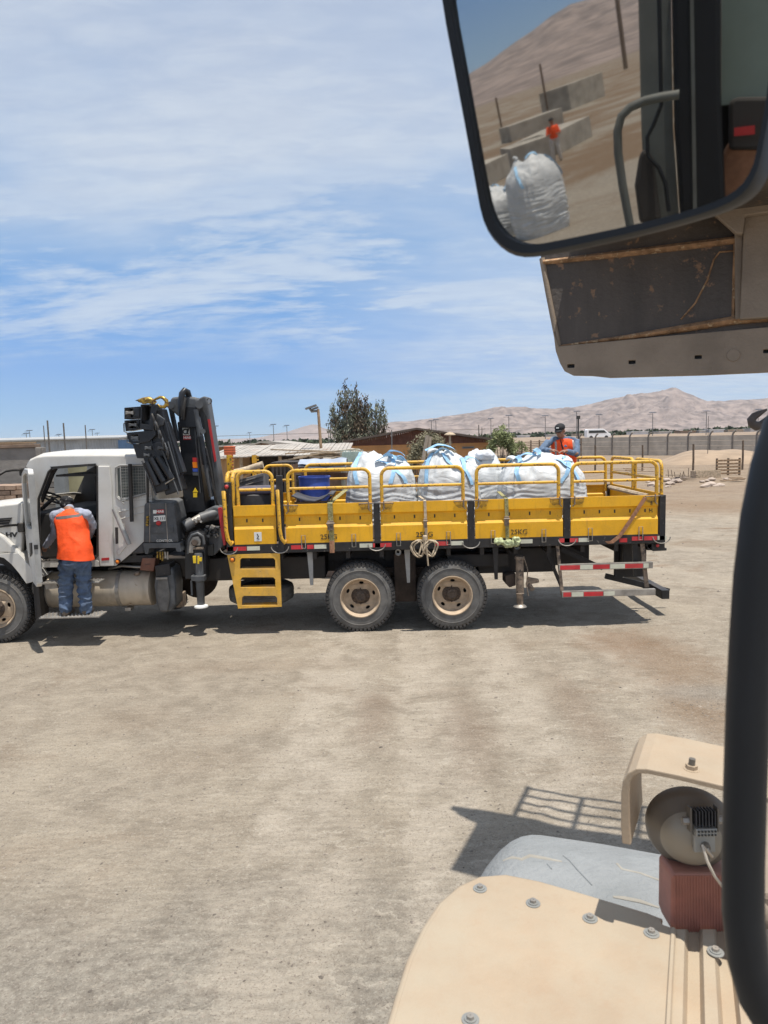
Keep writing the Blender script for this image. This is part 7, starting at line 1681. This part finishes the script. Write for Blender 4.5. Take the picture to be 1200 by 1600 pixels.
ledge([(874, 541), (980, 527), (1064, 514), (1150, 500), (1200, 496), (1300, 486), (1500, 470)], [.012, .026, .038, .044, .044, .044, .044])
ledge([(1064, 499), (1086, 474), (1105, 438), (1115, 406), (1124, 394), (1147, 392)], .009)
ledge([(1149, 378), (1147, 430), (1145, 500)], .014)
MB().tube(two([(847, 404), (856, 455), (873, 541)]), .018, 8).build('side_edge', 'beige2', LD, smooth=50)
slab(two([(1148, 364), (1161, 362), (1157, 498), (1149, 499)], -.05), .06, 'rib', 'beige2', .005)
slab(two([(1163, 336), (1750, 250), (1750, 450), (1200, 496), (1156, 499)], -.09), .08, 'mounting_plate', 'beige2', .008)
slab(two([(1122, 340), (1149, 364), (1161, 365), (1164, 337), (1750, 250), (1750, 190), (1100, 200), (1080, 300)], -.15), .05, 'mounting_plate', 'beige2', .008)
zb_ = KR(1000, 586).z+.03; CZ = KR(900, 372, .10).z
b = MB(); b.prism([(.08, CZ), (3.2, CZ), (3.2, CZ+.05), (.08, CZ+.05)], KF, -.66, .13); b.build('shading_top_slab', 'bucketdark', LD)  # unseen slab, shaped to shade the back plate and cast the ground shadow
b = MB(); b.prism([(.06, zb_+.3), (3.2, zb_+.3), (3.2, CZ-.001), (.24, CZ-.001)], KF, .115, .13); b.build('floor_plate', 'bucketdark', LD)
b = MB()
for k in range(4): b.tube([KF(.30, CZ+.06, .255+.125*k), KF(2.9, CZ+.06, .255+.125*k)], .017, 6)
for k in range(6): b.tube([KF(.32+.44*k, CZ+.06, .11), KF(.32+.44*k, CZ+.06, .65)], .020, 6)
b.build('spill_guard', 'beige2', LD)
# hook hanging at the right
hp = [(1198, 640), (1188, 645), (1179, 650), (1174, 656), (1175.5, 662), (1182, 666), (1190, 664), (1199, 656), (1208, 650), (1222, 644)]
MB().tube([P3(a, c, 4.2) for a, c in hp], [.006, .016, .022, .025, .026, .027, .026, .02, .022, .03], 10).build('lifting_hook', mat('dark_cast_hook', (.07, .055, .05), .5, dust=.3), LD, smooth=60)
MB().tube([P3(1222, 644, 4.2), P3(1240, 600, 4.25), P3(1250, 540, 4.4)], .02, 8).build('hook_link', 'steel', LD)

# --- fender
zf = 1.76
def FP(l, z=zf): return [(PZ(a, c, z).x, PZ(a, c, z).y) for a, c in l]
fl_ = [(590, 1680), (612, 1600), (625, 1555), (642, 1500), (665, 1450), (690, 1412), (720, 1386), (752, 1371), (790, 1368), (840, 1378), (900, 1395), (960, 1413), (1010, 1428), (1033, 1437), (1036, 1444), (1054, 1450), (1046, 1560), (1040, 1700)]
fb = MB().pxy(FP(fl_), zf-.008, zf).build('fender', 'beige', LD, bevel=.006)
# rolled flange edge
edge = fl_[:14]; pts = [Vector((*FP([q])[0], zf-.012)) for q in edge]
MB().tube(pts, .012, 8).build('fender_edge', 'beige', fb, smooth=60)
b = MB(); lowp = [p+Vector((-.01, .01, -.07)) for p in pts]; n = len(pts)
b.add(pts+lowp, [(i, i+1, i+1+n, i+n) for i in range(n-1)]); sk = b.build('fender_skirt', 'beige', fb, smooth=60); s_ = sk.modifiers.new('s', 'SOLIDIFY'); s_.thickness = .004
# fold line and ribbed rear part
xf0, xf1 = PZ(1040, 1500, zf), PZ(1050, 1455, zf)
MB().tube([PZ(1052, 1452, zf), PZ(1047, 1540, zf), PZ(1041, 1660, zf)], .006, 6).build('fender_fold', 'beige', fb)
rb0 = MB(); tp_ = [1052, 1070, 1076, 1092, 1098, 1114, 1120, 1136, 1142, 1158, 1164, 1180, 1240]; bt_ = [1038, 1064, 1072, 1096, 1104, 1128, 1136, 1160, 1168, 1192, 1200, 1224, 1300]
hts = [0, 0, -.02, -.02, 0, 0, -.02, -.02, 0, 0, -.02, -.02, 0]
for i in range(len(tp_)-1):
    q = [PZ(tp_[i], 1452, zf-.003+hts[i]), PZ(tp_[i+1], 1452, zf-.003+hts[i+1]), PZ(bt_[i+1], 1690, zf-.003+hts[i+1]), PZ(bt_[i], 1690, zf-.003+hts[i])]
    rb0.add(q+[p-Vector((0, 0, .006)) for p in q], [(0, 1, 2, 3), (7, 6, 5, 4), (0, 4, 5, 1), (2, 6, 7, 3)])
rb0.build('ribbed_fender', 'beige', LD)
def bolt(px, py, z=zf, s=1., par=fb):
    p = PZ(px, py, z); o = MB().lathe([(.021*s, 0), (.021*s, .0025*s), (.009*s, .0035*s)], p, (0, 0, 1), 24).build('washer', 'heatsink', par, smooth=40)
    MB().lathe([(.0145*s, .002), (.0145*s, .006*s), (.001, .006*s)], p, (0, 0, 1), 20).build('flange', 'heatsink', o, smooth=40)
    MB().lathe([(.0095*s, .004), (.0095*s, .0135*s), (.001, .0135*s)], p, (0, 0, 1), 6).build('bolt_head', 'steel', o)
for q in ((750, 1389), (833, 1412), (922, 1436), (1018, 1459), (735, 1594)): bolt(*q, s=.82)
bolt(1118, 1488, s=.82)
# --- loader tyre ahead of the fender
Rt = .80; cyT, czT = 1.93, .80; xa, xb = .30, 1.06
prof_ = []; nn = 26; TA = Vector((math.cos(R_(20)), -math.sin(R_(20)), 0)); TO = Vector((.215, 2.035, 0))-TA*xa
for i in range(nn+1):
    t = i/nn; x = xa+(xb-xa)*t; e = abs(2*t-1); prof_.append((Rt-.15*max(0, (e-.50)/.50)**2.6-.006*e, x))
ty = MB().lathe([(.35, xa+.05), (.52, xa+.01)]+prof_+[(.52, xb-.01), (.35, xb-.05)], (TO.x, TO.y, czT), TA, 96).build('tyre', 'bluegrey', LD, smooth=50)
b = MB()   # worn shallow tread grooves as raised lugs' edges: dusty cracks
M['groovedust'] = mat('dust_filled_groove', (.33, .305, .26), .95, var=.2)
def onty(px, py, lift=.0):
    d = ray(px, py).normalized(); ok, loc, nr, _ = ty.ray_cast(CAM, d)
    return loc-d*lift if ok else None
for k, g_ in enumerate(([(786, 1345), (800, 1340), (815, 1343), (828, 1337), (845, 1340), (878, 1346)], [(964, 1349), (972, 1358), (1000, 1364), (1030, 1375), (1048, 1380)], [(958, 1401), (975, 1403), (1000, 1408), (1030, 1418)])):
    pts = [onty(*q, lift=.002) for q in g_]; pts = [p for p in pts if p is not None]
    if len(pts) > 1: MB().tube(pts, [.004]+[.0075 if k != 1 else .004]*(len(pts)-2)+[.003], 6, flat=.5).build('dusty_groove', 'groovedust', ty, smooth=60)
for q in ([(880, 1337), (890, 1345), (903, 1360), (925, 1383)], [(855, 1350), (862, 1358)]):
    pts = [onty(*a, lift=.0015) for a in q]; pts = [p for p in pts if p]; MB().tube(pts, .0022, 5).build('crack', 'greyp', ty)
MB().lathe([(.35, xa+.06), (.30, xa+.10), (.001, xa+.12)], (TO.x, TO.y, czT), TA, 32).build('rim', 'beige2', ty, smooth=40)

# --- work lamp with its bracket
Yp = 1.50
def LP(px, py, y=Yp): return P3(px, py, y)
# bracket: flat steel strip bent to an inverted U
za = LP(1060, 1205).z
BT = R_(-27); be, bd_ = Vector((math.cos(BT), math.sin(BT), 0)), Vector((-math.sin(BT), math.cos(BT), 0))
B0 = P3(975, 1230, 1.50)
def BP(px, py):
    d = ray(px, py); t = (B0-CAM).dot(bd_)/d.dot(bd_); p = CAM+d*t; return ((p-B0).dot(be), p.z)
out1 = [(972, 1318), (970, 1290), (970.5, 1240), (973, 1220), (981, 1208), (994, 1201), (1010, 1201), (1060, 1211), (1136, 1229), (1200, 1246), (1300, 1272)]
in1 = [(1300, 1281), (1200, 1255), (1136, 1238), (1060, 1219.5), (1012, 1209.5), (999, 1209), (990, 1214), (985, 1223), (983.5, 1243), (984, 1290), (986, 1321)]
BW = .205
brk = MB().prism([BP(*q) for q in out1+in1], lambda u, v, w: tuple(B0+be*u+bd_*w+Vector((0, 0, v-B0.z))), 0, BW).build('lamp_bracket', 'beige', LD, bevel=.0025)
def BTop(px, py):   # point on the bracket's top plate
    z = P3(1060, 1211, 1).z; q1, q2 = BP(1012, 1201), BP(1200, 1246)
    A_ = B0+be*q1[0]+Vector((0, 0, q1[1]-B0.z)); E_ = (B0+be*q2[0]+Vector((0, 0, q2[1]-B0.z))-A_); n_ = E_.cross(bd_).normalized()
    d = ray(px, py); t = (A_-CAM).dot(n_)/d.dot(n_); return CAM+d*t, (n_ if n_.z > 0 else -n_)
bp_, bn_ = BTop(1080, 1203)
MB().lathe([(.017, 0), (.017, .003), (.011, .0035)], bp_, bn_, 20).build('washer', 'beige', brk, smooth=40)
MB().lathe([(.0125, .002), (.0125, .012), (.001, .012)], bp_, bn_, 6).build('nut', 'beige', brk)
MB().cyl(bp_, bp_+bn_*.026, .0068, n=12).build('bolt', 'lampback', brk, smooth=40)
bh, _ = BTop(1086, 1160); MB().lathe([(.0085, .0008), (.001, .0008)], bh, bn_, 16).build('bolt_hole', 'redbrown', brk)
# lamp: round flat housing seen from behind, facing away and tilted
lc = LP(1078, 1300, 1.56); ax = Vector((.33, 1, .06)).normalized()   # lens looks +Y
lmp = MB().lathe([(.001, -.052), (.022, -.050), (.050, -.040), (.066, -.026), (.072, -.012), (.088, -.004), (.096, .012), (.097, .03), (.090, .034), (.001, .034)], lc, ax, 48).build('work_lamp', 'lampback', LD, smooth=50)
MB().lathe([(.066, -.0262), (.060, -.0325), (.048, -.0425), (.030, -.0500), (.001, -.0535)], lc, ax, 48).build('lamp_dome', mat('painted_lit_dome', (.27, .245, .20), .45, metal=.2, var=.08, dust=.2), lmp, smooth=60)  # paler than the housing: the light falling on the dome is put into its colour
MB().lathe([(.085, .0345), (.001, .040)], lc, ax, 32).build('lens', 'label', lmp)
# heat sink and clip in the middle
q = Matrix.Rotation(R_(-5), 3, 'X'); hc = lc+Vector((.005, -.060, .028))
hs3 = MB().obox(hc+Vector((0, .0, -.018)), (.047, .012, .040), q).obox(hc+Vector((0, -.006, .012)), (.047, .016, .018), q).build('lamp_clip', 'heatsink', lmp, bevel=.002)
for k in range(6):
    for r in range(2): MB().obox(hc+Vector((-.018+.0073*k, -.0150, .016-.008*r)), (.0036, .003, .0034), q).build('clip_hole', 'inkdark', hs3)
for k in range(7): MB().obox(hc+Vector((-.021+.007*k, .006, .040)), (.0022, .028, .034), q).build('cooling_fin', 'darkplast', hs3)
for s in (-1, 1):
    MB().obox(hc+Vector((.030*s, .008, .035)), (.004, .022, .055), q).build('ear', 'lampback', hs3, bevel=.001)
    MB().cyl(hc+Vector((.031*s, .008, .03)), hc+Vector((.046*s, .008, .03)), .009, n=6).build('ear_bolt', 'steel', hs3)
MB().cyl(hc+Vector((0, -.005, -.022)), hc+Vector((0, -.017, -.022)), .010, .008, 16).build('cable_gland', 'lampback', hs3, smooth=40)
cb = [hc+Vector((0, -.017, -.022)), hc+Vector((.006, -.028, -.034)), LP(1098, 1322, 1.44), LP(1105, 1346, 1.43), LP(1116, 1368, 1.43), LP(1130, 1387, 1.44), LP(1150, 1400, 1.46)]
MB().tube(cb, .0032, 8).build('cable', mat('grey_cable', (.45, .40, .33), .5), lmp, smooth=60)
MB().tube([hc+Vector((-.003, -.017, -.022)), hc+Vector((.000, -.026, -.040)), hc+Vector((.002, -.022, -.052))], .0028, 8).build('cable', 'lampback', lmp, smooth=60)
# red-brown side lamp block under the work lamp
rbp = PX([(1047, 1366), (1052, 1360), (1150, 1362), (1160, 1370), (1160, 1470), (1140, 1482), (1110, 1480), (1070, 1470), (1052, 1458), (1046, 1440)], 1.53)
rdl = MB().pxz(rbp, 1.52, 1.60).build('side_lens', 'redbrown', LD, bevel=.012)
for k in range(22):
    u = 1054+k*4.4; MB().tube([P3(u, 1368, 1.519), P3(u+1, 1458, 1.519)], .0016, 5).build('lens_rib', 'redbrown', rdl)
MB().box(LP(1075, 1480, 1.56).x, LP(1130, 1480, 1.56).x, 1.54, 1.60, zf-.01, LP(1075, 1476, 1.56).z).build('lamp_post', 'beige', LD, bevel=.004)
# brown machine body seen through the black frame, lower right
b = MB(); b.box(LP(1172, 1300, 1.9).x, 2.2, 1.9, 2.4, .9, LP(1190, 1395, 1.9).z); b.build('engine_cover', 'beige2', LD, bevel=.02)
MB().tube([P3(1180, 1420, 1.8), P3(1220, 1460, 1.8)], .03, 8).build('body_pipe', 'beige2', LD, smooth=60)

# --- black bent frame close to the camera (right)
pth = [(1300, 600), (1252, 622), (1222, 668), (1203, 730), (1187, 810), (1176, 900), (1169, 1000), (1163, 1110), (1159, 1230), (1156, 1350), (1156, 1430), (1163, 1500), (1180, 1560), (1212, 1612), (1260, 1650)]
MB().tube([P3(a+5, c, .62) for a, c in pth], .0182, 18).build('black_grab_frame', 'blacktube', LD, smooth=60)

# --- rear view mirror, upper right
MN = Vector((-0.59368488, -0.77071154, -0.23139141)).normalized(); MC = Vector((0.2357917, 0.75215105, 3.19807401))
MC = CAM+(MC-Vector((0, 0, 2.88)))
def MP(px, py, off=0.0): d = ray(px, py); s = ((MC-CAM+MN*off).dot(MN))/d.dot(MN); return CAM+d*s
mo = [(690, -40), (697, 20), (712, 100), (730, 195), (747, 290), (755, 338), (768, 368), (790, 391), (815, 402), (845, 401), (900, 390), (1000, 368), (1090, 343), (1140, 326), (1172, 305), (1190, 275), (1200, 235), (1215, 150), (1240, -60), (1000, -110)]
mi = [(705, -40), (711, 20), (726, 100), (743, 195), (759, 283), (768, 325), (779, 350), (797, 370), (818, 380), (842, 382), (900, 371), (1000, 350), (1088, 327), (1132, 311), (1160, 293), (1178, 266), (1187, 232), (1202, 150), (1226, -48), (1000, -95)]
def smoothloop(l, it=1):
    for _ in range(it):
        o = []
        for i in range(len(l)):
            a, c = l[i], l[(i+1) % len(l)]; o += [(a[0]*.75+c[0]*.25, a[1]*.75+c[1]*.25), (a[0]*.25+c[0]*.75, a[1]*.25+c[1]*.75)]
        l = o
    return l
mo = smoothloop(mo); mi = smoothloop(mi); n = len(mo)
E1 = MN.cross(Vector((0, 0, 1))).normalized(); E2 = E1.cross(MN)
b = MB(); loops = [[MP(*q, .0) - MN*.035 for q in mo], [MP(*q, .0) + MN*.004 for q in mo], [MP(*q) + MN*.010 for q in smoothloop(mi, 0)], [MP(*q) + MN*.0005 for q in mi]]
# make outer rim slightly rounded
c_all = sum((p for p in loops[1]), Vector())/n
mid_ = [(loops[1][i]*.65+loops[2][i]*.35)+MN*.006 for i in range(n)]
loops = [loops[0], loops[1], mid_, loops[2], loops[3]]
for l in loops: b.v += [tuple(v) for v in l]
for k in range(len(loops)-1): b.f += [(k*n+i, k*n+(i+1) % n, (k+1)*n+(i+1) % n, (k+1)*n+i) for i in range(n)]
b.f.append(tuple(range(n)))
mir = b.build('mirror_housing', 'blacktube', LD, smooth=60)
mm = bpy.data.materials.new('mirror_glass'); mm.use_nodes = True; bs = mm.node_tree.nodes['Principled BSDF']
bs.inputs['Metallic'].default_value = 1; bs.inputs['Roughness'].default_value = .022; bs.inputs['Base Color'].default_value = (.50, .48, .45, 1)
b = MB(); b.add([MP(*q) + MN*.002 for q in mi], [tuple(range(n))]); b.build('mirror_glass', mm, mir)

# ------------------------------------------------------------------ what the mirror shows: cab side of the loader, the yard behind
def refl(px, py):
    h = MP(px, py); d = (h-CAM).normalized(); return h, d-2*d.dot(MN)*MN
h0_, RC = refl(1090, 180)
def MR(px, py, D=.9): h, r = refl(px, py); return h+r*((h0_+RC*D-h).dot(RC)/r.dot(RC))
def MG(px, py, z=0.): h, r = refl(px, py); return h+r*((z-h.z)/r.z)
def mslab(name, pts, D, th, m, par=LD, bevel=0):
    b = MB(); f = [MR(a, c, D) for a, c in pts]; k = len(f); b.add(f+[p+RC*th for p in f], [tuple(range(k)), tuple(range(2*k-1, k-1, -1))]+[(i, (i+1) % k, (i+1) % k+k, i+k) for i in range(k)])
    return b.build(name, m, par, bevel=bevel)
M['cabglass'] = mat('greenish_cab_glass', (.20, .25, .22), .15, var=.15, scale=3)
M['cabgrey'] = mat('cab_pillar_grey', (.11, .125, .12), .6, var=.2, scale=8, dust=.2)
mslab('cab_side_strip', [(997, -60), (1048, -60), (1052, 200), (1062, 345), (1010, 352), (1003, 200)], .92, .03, 'cabgrey')
mslab('cab_pillar', [(1049, -60), (1128, -60), (1128, 150), (1136, 345), (1064, 352), (1054, 200)], .90, .05, 'blacktube', bevel=.01)
mslab('cab_pillar_seal', [(1078, -60), (1084, -60), (1090, 345), (1084, 345)], .895, .01, 'cabgrey')
mslab('cab_window', [(1128, -60), (1290, -60), (1290, 150), (1128, 165)], .96, .01, 'cabglass')
mslab('cab_inner_wall', [(1125, 150), (1290, 140), (1290, 380), (1125, 380)], .98, .02, 'interior')
mslab('headrest', [(1140, 160), (1150, 152), (1290, 150), (1290, 235), (1140, 235)], .93, .03, 'interior', bevel=.01)
mslab('seat_back', [(1126, 250), (1140, 220), (1290, 205), (1290, 380), (1112, 380)], .94, .03, 'brownweb', bevel=.01)
mslab('red_tag', [(1148, 200), (1180, 196), (1180, 210), (1148, 213)], .915, .006, 'redp')
MB().tube([MR(a, c, .82) for a, c in [(1062, 148), (1035, 152), (1008, 158), (986, 168), (972, 182), (966, 205), (967, 240), (974, 290), (984, 345), (990, 380)]], .0085, 10).build('hand_rail', 'cabgrey', LD, smooth=60)
MB().tube([MR(a, c, .87) for a, c in [(1030, -40), (1032, 60), (1034, 165), (1022, 195), (1012, 215), (1013, 245), (1030, 262), (1040, 285), (1046, 330)]], .004, 8).build('cable', 'blacktube', LD, smooth=60)
mslab('door_lever', [(1000, 240), (1010, 230), (1022, 250), (1034, 345), (1000, 350), (992, 290)], .89, .03, 'interior', bevel=.01)
# ground behind the machine: blocks, bags, worker
def block(label, g0, g1, hgt, dep, m='render'):
    A, B = MG(*g0), MG(*g1); A.z = B.z = 0; d = (B-A); nrm = Vector((-d.y, d.x, 0)).normalized()
    if nrm.dot(A) < 0: nrm = -nrm
    f = [A, B, B+nrm*dep, A+nrm*dep]; b = MB(); b.add(f+[p+Vector((0, 0, hgt)) for p in f], [(0, 1, 2, 3), (7, 6, 5, 4), (0, 4, 5, 1), (1, 5, 6, 2), (2, 6, 7, 3), (3, 7, 4, 0)])
    return obj1(b, 'concrete_block', m, label, 'concrete block', 'concrete blocks seen in the mirror', bevel=.02)
M['blk'] = mat('grey_concrete_block', (.36, .33, .28), .95, var=.2, scale=1, bump=.4, bscale=8)
block('long concrete block left of the standing person in the mirror', (803, 268), (868, 246), 1.0, 2.6, 'blk')
block('concrete block the person in the mirror leans against', (877, 240), (926, 213), 1.0, 2.6, 'blk')
block('long low concrete block behind the person in the mirror', (800, 222), (882, 193), 1.1, 2.4, 'blk')
block('farthest squat concrete block in the upper middle of the mirror', (893, 171), (946, 150), 2.2, 3.5, 'blk')
block('concrete block at the lower left of the mirror behind the bags', (756, 296), (800, 272), .9, 1.6, 'blk')
def vpole(label, g, hgt, r=.09):
    A = MG(*g); b = MB(); b.tube([(A.x, A.y, 0), (A.x+.05, A.y, hgt)], r, 6); obj1(b, 'wooden_post', 'darkwood', label, 'post', 'posts seen in the mirror')
vpole('tall post behind the concrete blocks in the mirror', (858, 185), 4.6, .12)
vpole('thin post at the left of the mirror', (787, 215), 3.2, .10)
vpole('far post high in the middle of the mirror', (978, 108), 17, .5)
g1 = MG(848, 362); big_bag('white bulk bag standing on the ground in the mirror', g1.x, g1.y, .62, .62, 1.75, 41, z0=0, name='bulk_bag', group='bags seen in the mirror', zs=.68)
g2 = MG(786, 368); big_bag('second white bag at the left edge of the mirror, darker blue top', g2.x, g2.y, .62, .62, 1.25, 43, z0=0, name='bulk_bag', group='bags seen in the mirror', zs=.68)
# third person (in the mirror)
A = MG(872, 252); A.z = 0; p3 = thing('person', 'person in orange top and pale trousers standing among concrete blocks in the mirror', 'person', A)
def Q(x, y, z): 
    f = (CAM-A); f.z = 0; f.normalize(); sd_ = Vector((-f.y, f.x, 0)); return A+sd_*x+f*y+Vector((0, 0, z))
pr = head_prims(Q(0, .05, 1.62)) + [('c', Q(0, 0, 1.5), Q(0, 0, 1.38), .055, .08), ('c', Q(0, 0, 1.36), Q(0, 0, 1.0), .14, .14), ('c', Q(-.19, 0, 1.4), Q(-.27, .05, 1.1), .05, .04), ('c', Q(-.27, .05, 1.1), Q(-.12, .25, 1.12), .04, .03), ('c', Q(.19, 0, 1.4), Q(.27, .05, 1.12), .05, .04), ('c', Q(.27, .05, 1.12), Q(.12, .25, 1.15), .04, .03),
      ('c', Q(-.1, 0, .93), Q(-.12, .05, .5), .085, .06), ('c', Q(-.12, .05, .5), Q(-.14, 0, .08), .055, .04), ('c', Q(.1, 0, .93), Q(.14, .06, .5), .085, .06), ('c', Q(.14, .06, .5), Q(.16, 0, .08), .055, .04)]
blob('body', pr, 'skin', p3, .014, 3)
blob('orange_shirt', [('l', [(Q(0, 0, 1.46), .1, .09), (Q(0, 0, 1.42), .2, .12), (Q(0, 0, 1.25), .21, .16), (Q(0, 0, .95), .19, .16)]), ('c', Q(-.19, 0, 1.4), Q(-.26, .04, 1.15), .065, .06), ('c', Q(.19, 0, 1.4), Q(.26, .04, 1.15), .065, .06)], 'hivis', p3, .014, 3)
blob('trousers', [('e', Q(0, 0, .93), (.18, .15, .12)), ('c', Q(-.1, 0, .9), Q(-.12, .05, .5), .11, .09), ('c', Q(-.12, .05, .5), Q(-.14, 0, .1), .09, .08), ('c', Q(.1, 0, .9), Q(.14, .06, .5), .11, .09), ('c', Q(.14, .06, .5), Q(.16, 0, .1), .09, .08)], 'paleTrousers', p3, .014, 3, .015, 8)
for s in (-.14, .16): blob('boot', [('c', Q(s, -.02, .05), Q(s, .14, .045), .045, .045)], 'boot', p3, .012, 2)
blob('hard_hat', [('e', Q(0, .04, 1.70), (.11, .12, .07))], 'cap', p3, .012, 2)
# hills behind (towards where the mirror looks)
def hills_back():
    out = [(560, 260), (640, 190), (700, 142), (730, 114), (760, 96), (800, 66), (830, 46), (860, 22), (890, 4), (950, -14), (1010, -34), (1100, -70), (1200, -90), (1300, -90)]
    n = 160; cols = []
    for i in range(n+1):
        px = out[0][0]+(out[-1][0]-out[0][0])*i/n
        for (a, c) in zip(out, out[1:]):
            if a[0] <= px <= c[0]: t = (px-a[0])/(c[0]-a[0]); py = a[1]+(c[1]-a[1])*t; break
        h, r = refl(px, py); hz_ = Vector((r.x, r.y, 0)); k = hz_.length; cols.append((hz_.normalized(), max(.002, r.z/k)))
    rows = 40; vs = []; D = 2600
    for j in range(rows+1):
        t = j/rows; rad = D*(.35+.95*t); tr = .65/.95; prof = (t/tr)**1.6 if t <= tr else 1-((t-tr)/(1-tr))*.7
        for (dv, sl) in cols:
            p = dv*rad; q = Vector((p.x/380, p.y/380, 3.3)); rdg = (1-abs(noise.noise(q)*2))*.6+(1-abs(noise.noise(q*2.4)*2))*.3-.45
            vs.append((p.x, p.y, sl*D*prof*(1+.45*rdg*math.sin(min(1, t/tr)*math.pi))-2*(1 if j == 0 else 0)))
    c = n+1; b = MB(); b.add(vs, [(j*c+i, j*c+i+1, (j+1)*c+i+1, (j+1)*c+i) for j in range(rows) for i in range(n)])
    struct(b.build('rear_hills', 'hill', smooth=80))
hills_back()

# ------------------------------------------------------------------ haze
hb_ = MB().box(-7600, 7600, -7600, 7600, -6, 900); hm = bpy.data.materials.new('haze'); hm.use_nodes = True; nt = hm.node_tree; nt.nodes.clear()
pv = N(nt, 'ShaderNodeVolumePrincipled'); pv.inputs['Density'].default_value = .00006; pv.inputs['Color'].default_value = (.80, .88, 1, 1); pv.inputs['Anisotropy'].default_value = .0
om = N(nt, 'ShaderNodeOutputMaterial'); L(nt, pv.outputs[0], om.inputs['Volume'])
ho_ = hb_.build('haze', hm); ho_['kind'] = 'stuff'; ho_['label'] = 'thin pale haze in the air over the plain'; ho_['category'] = 'haze'
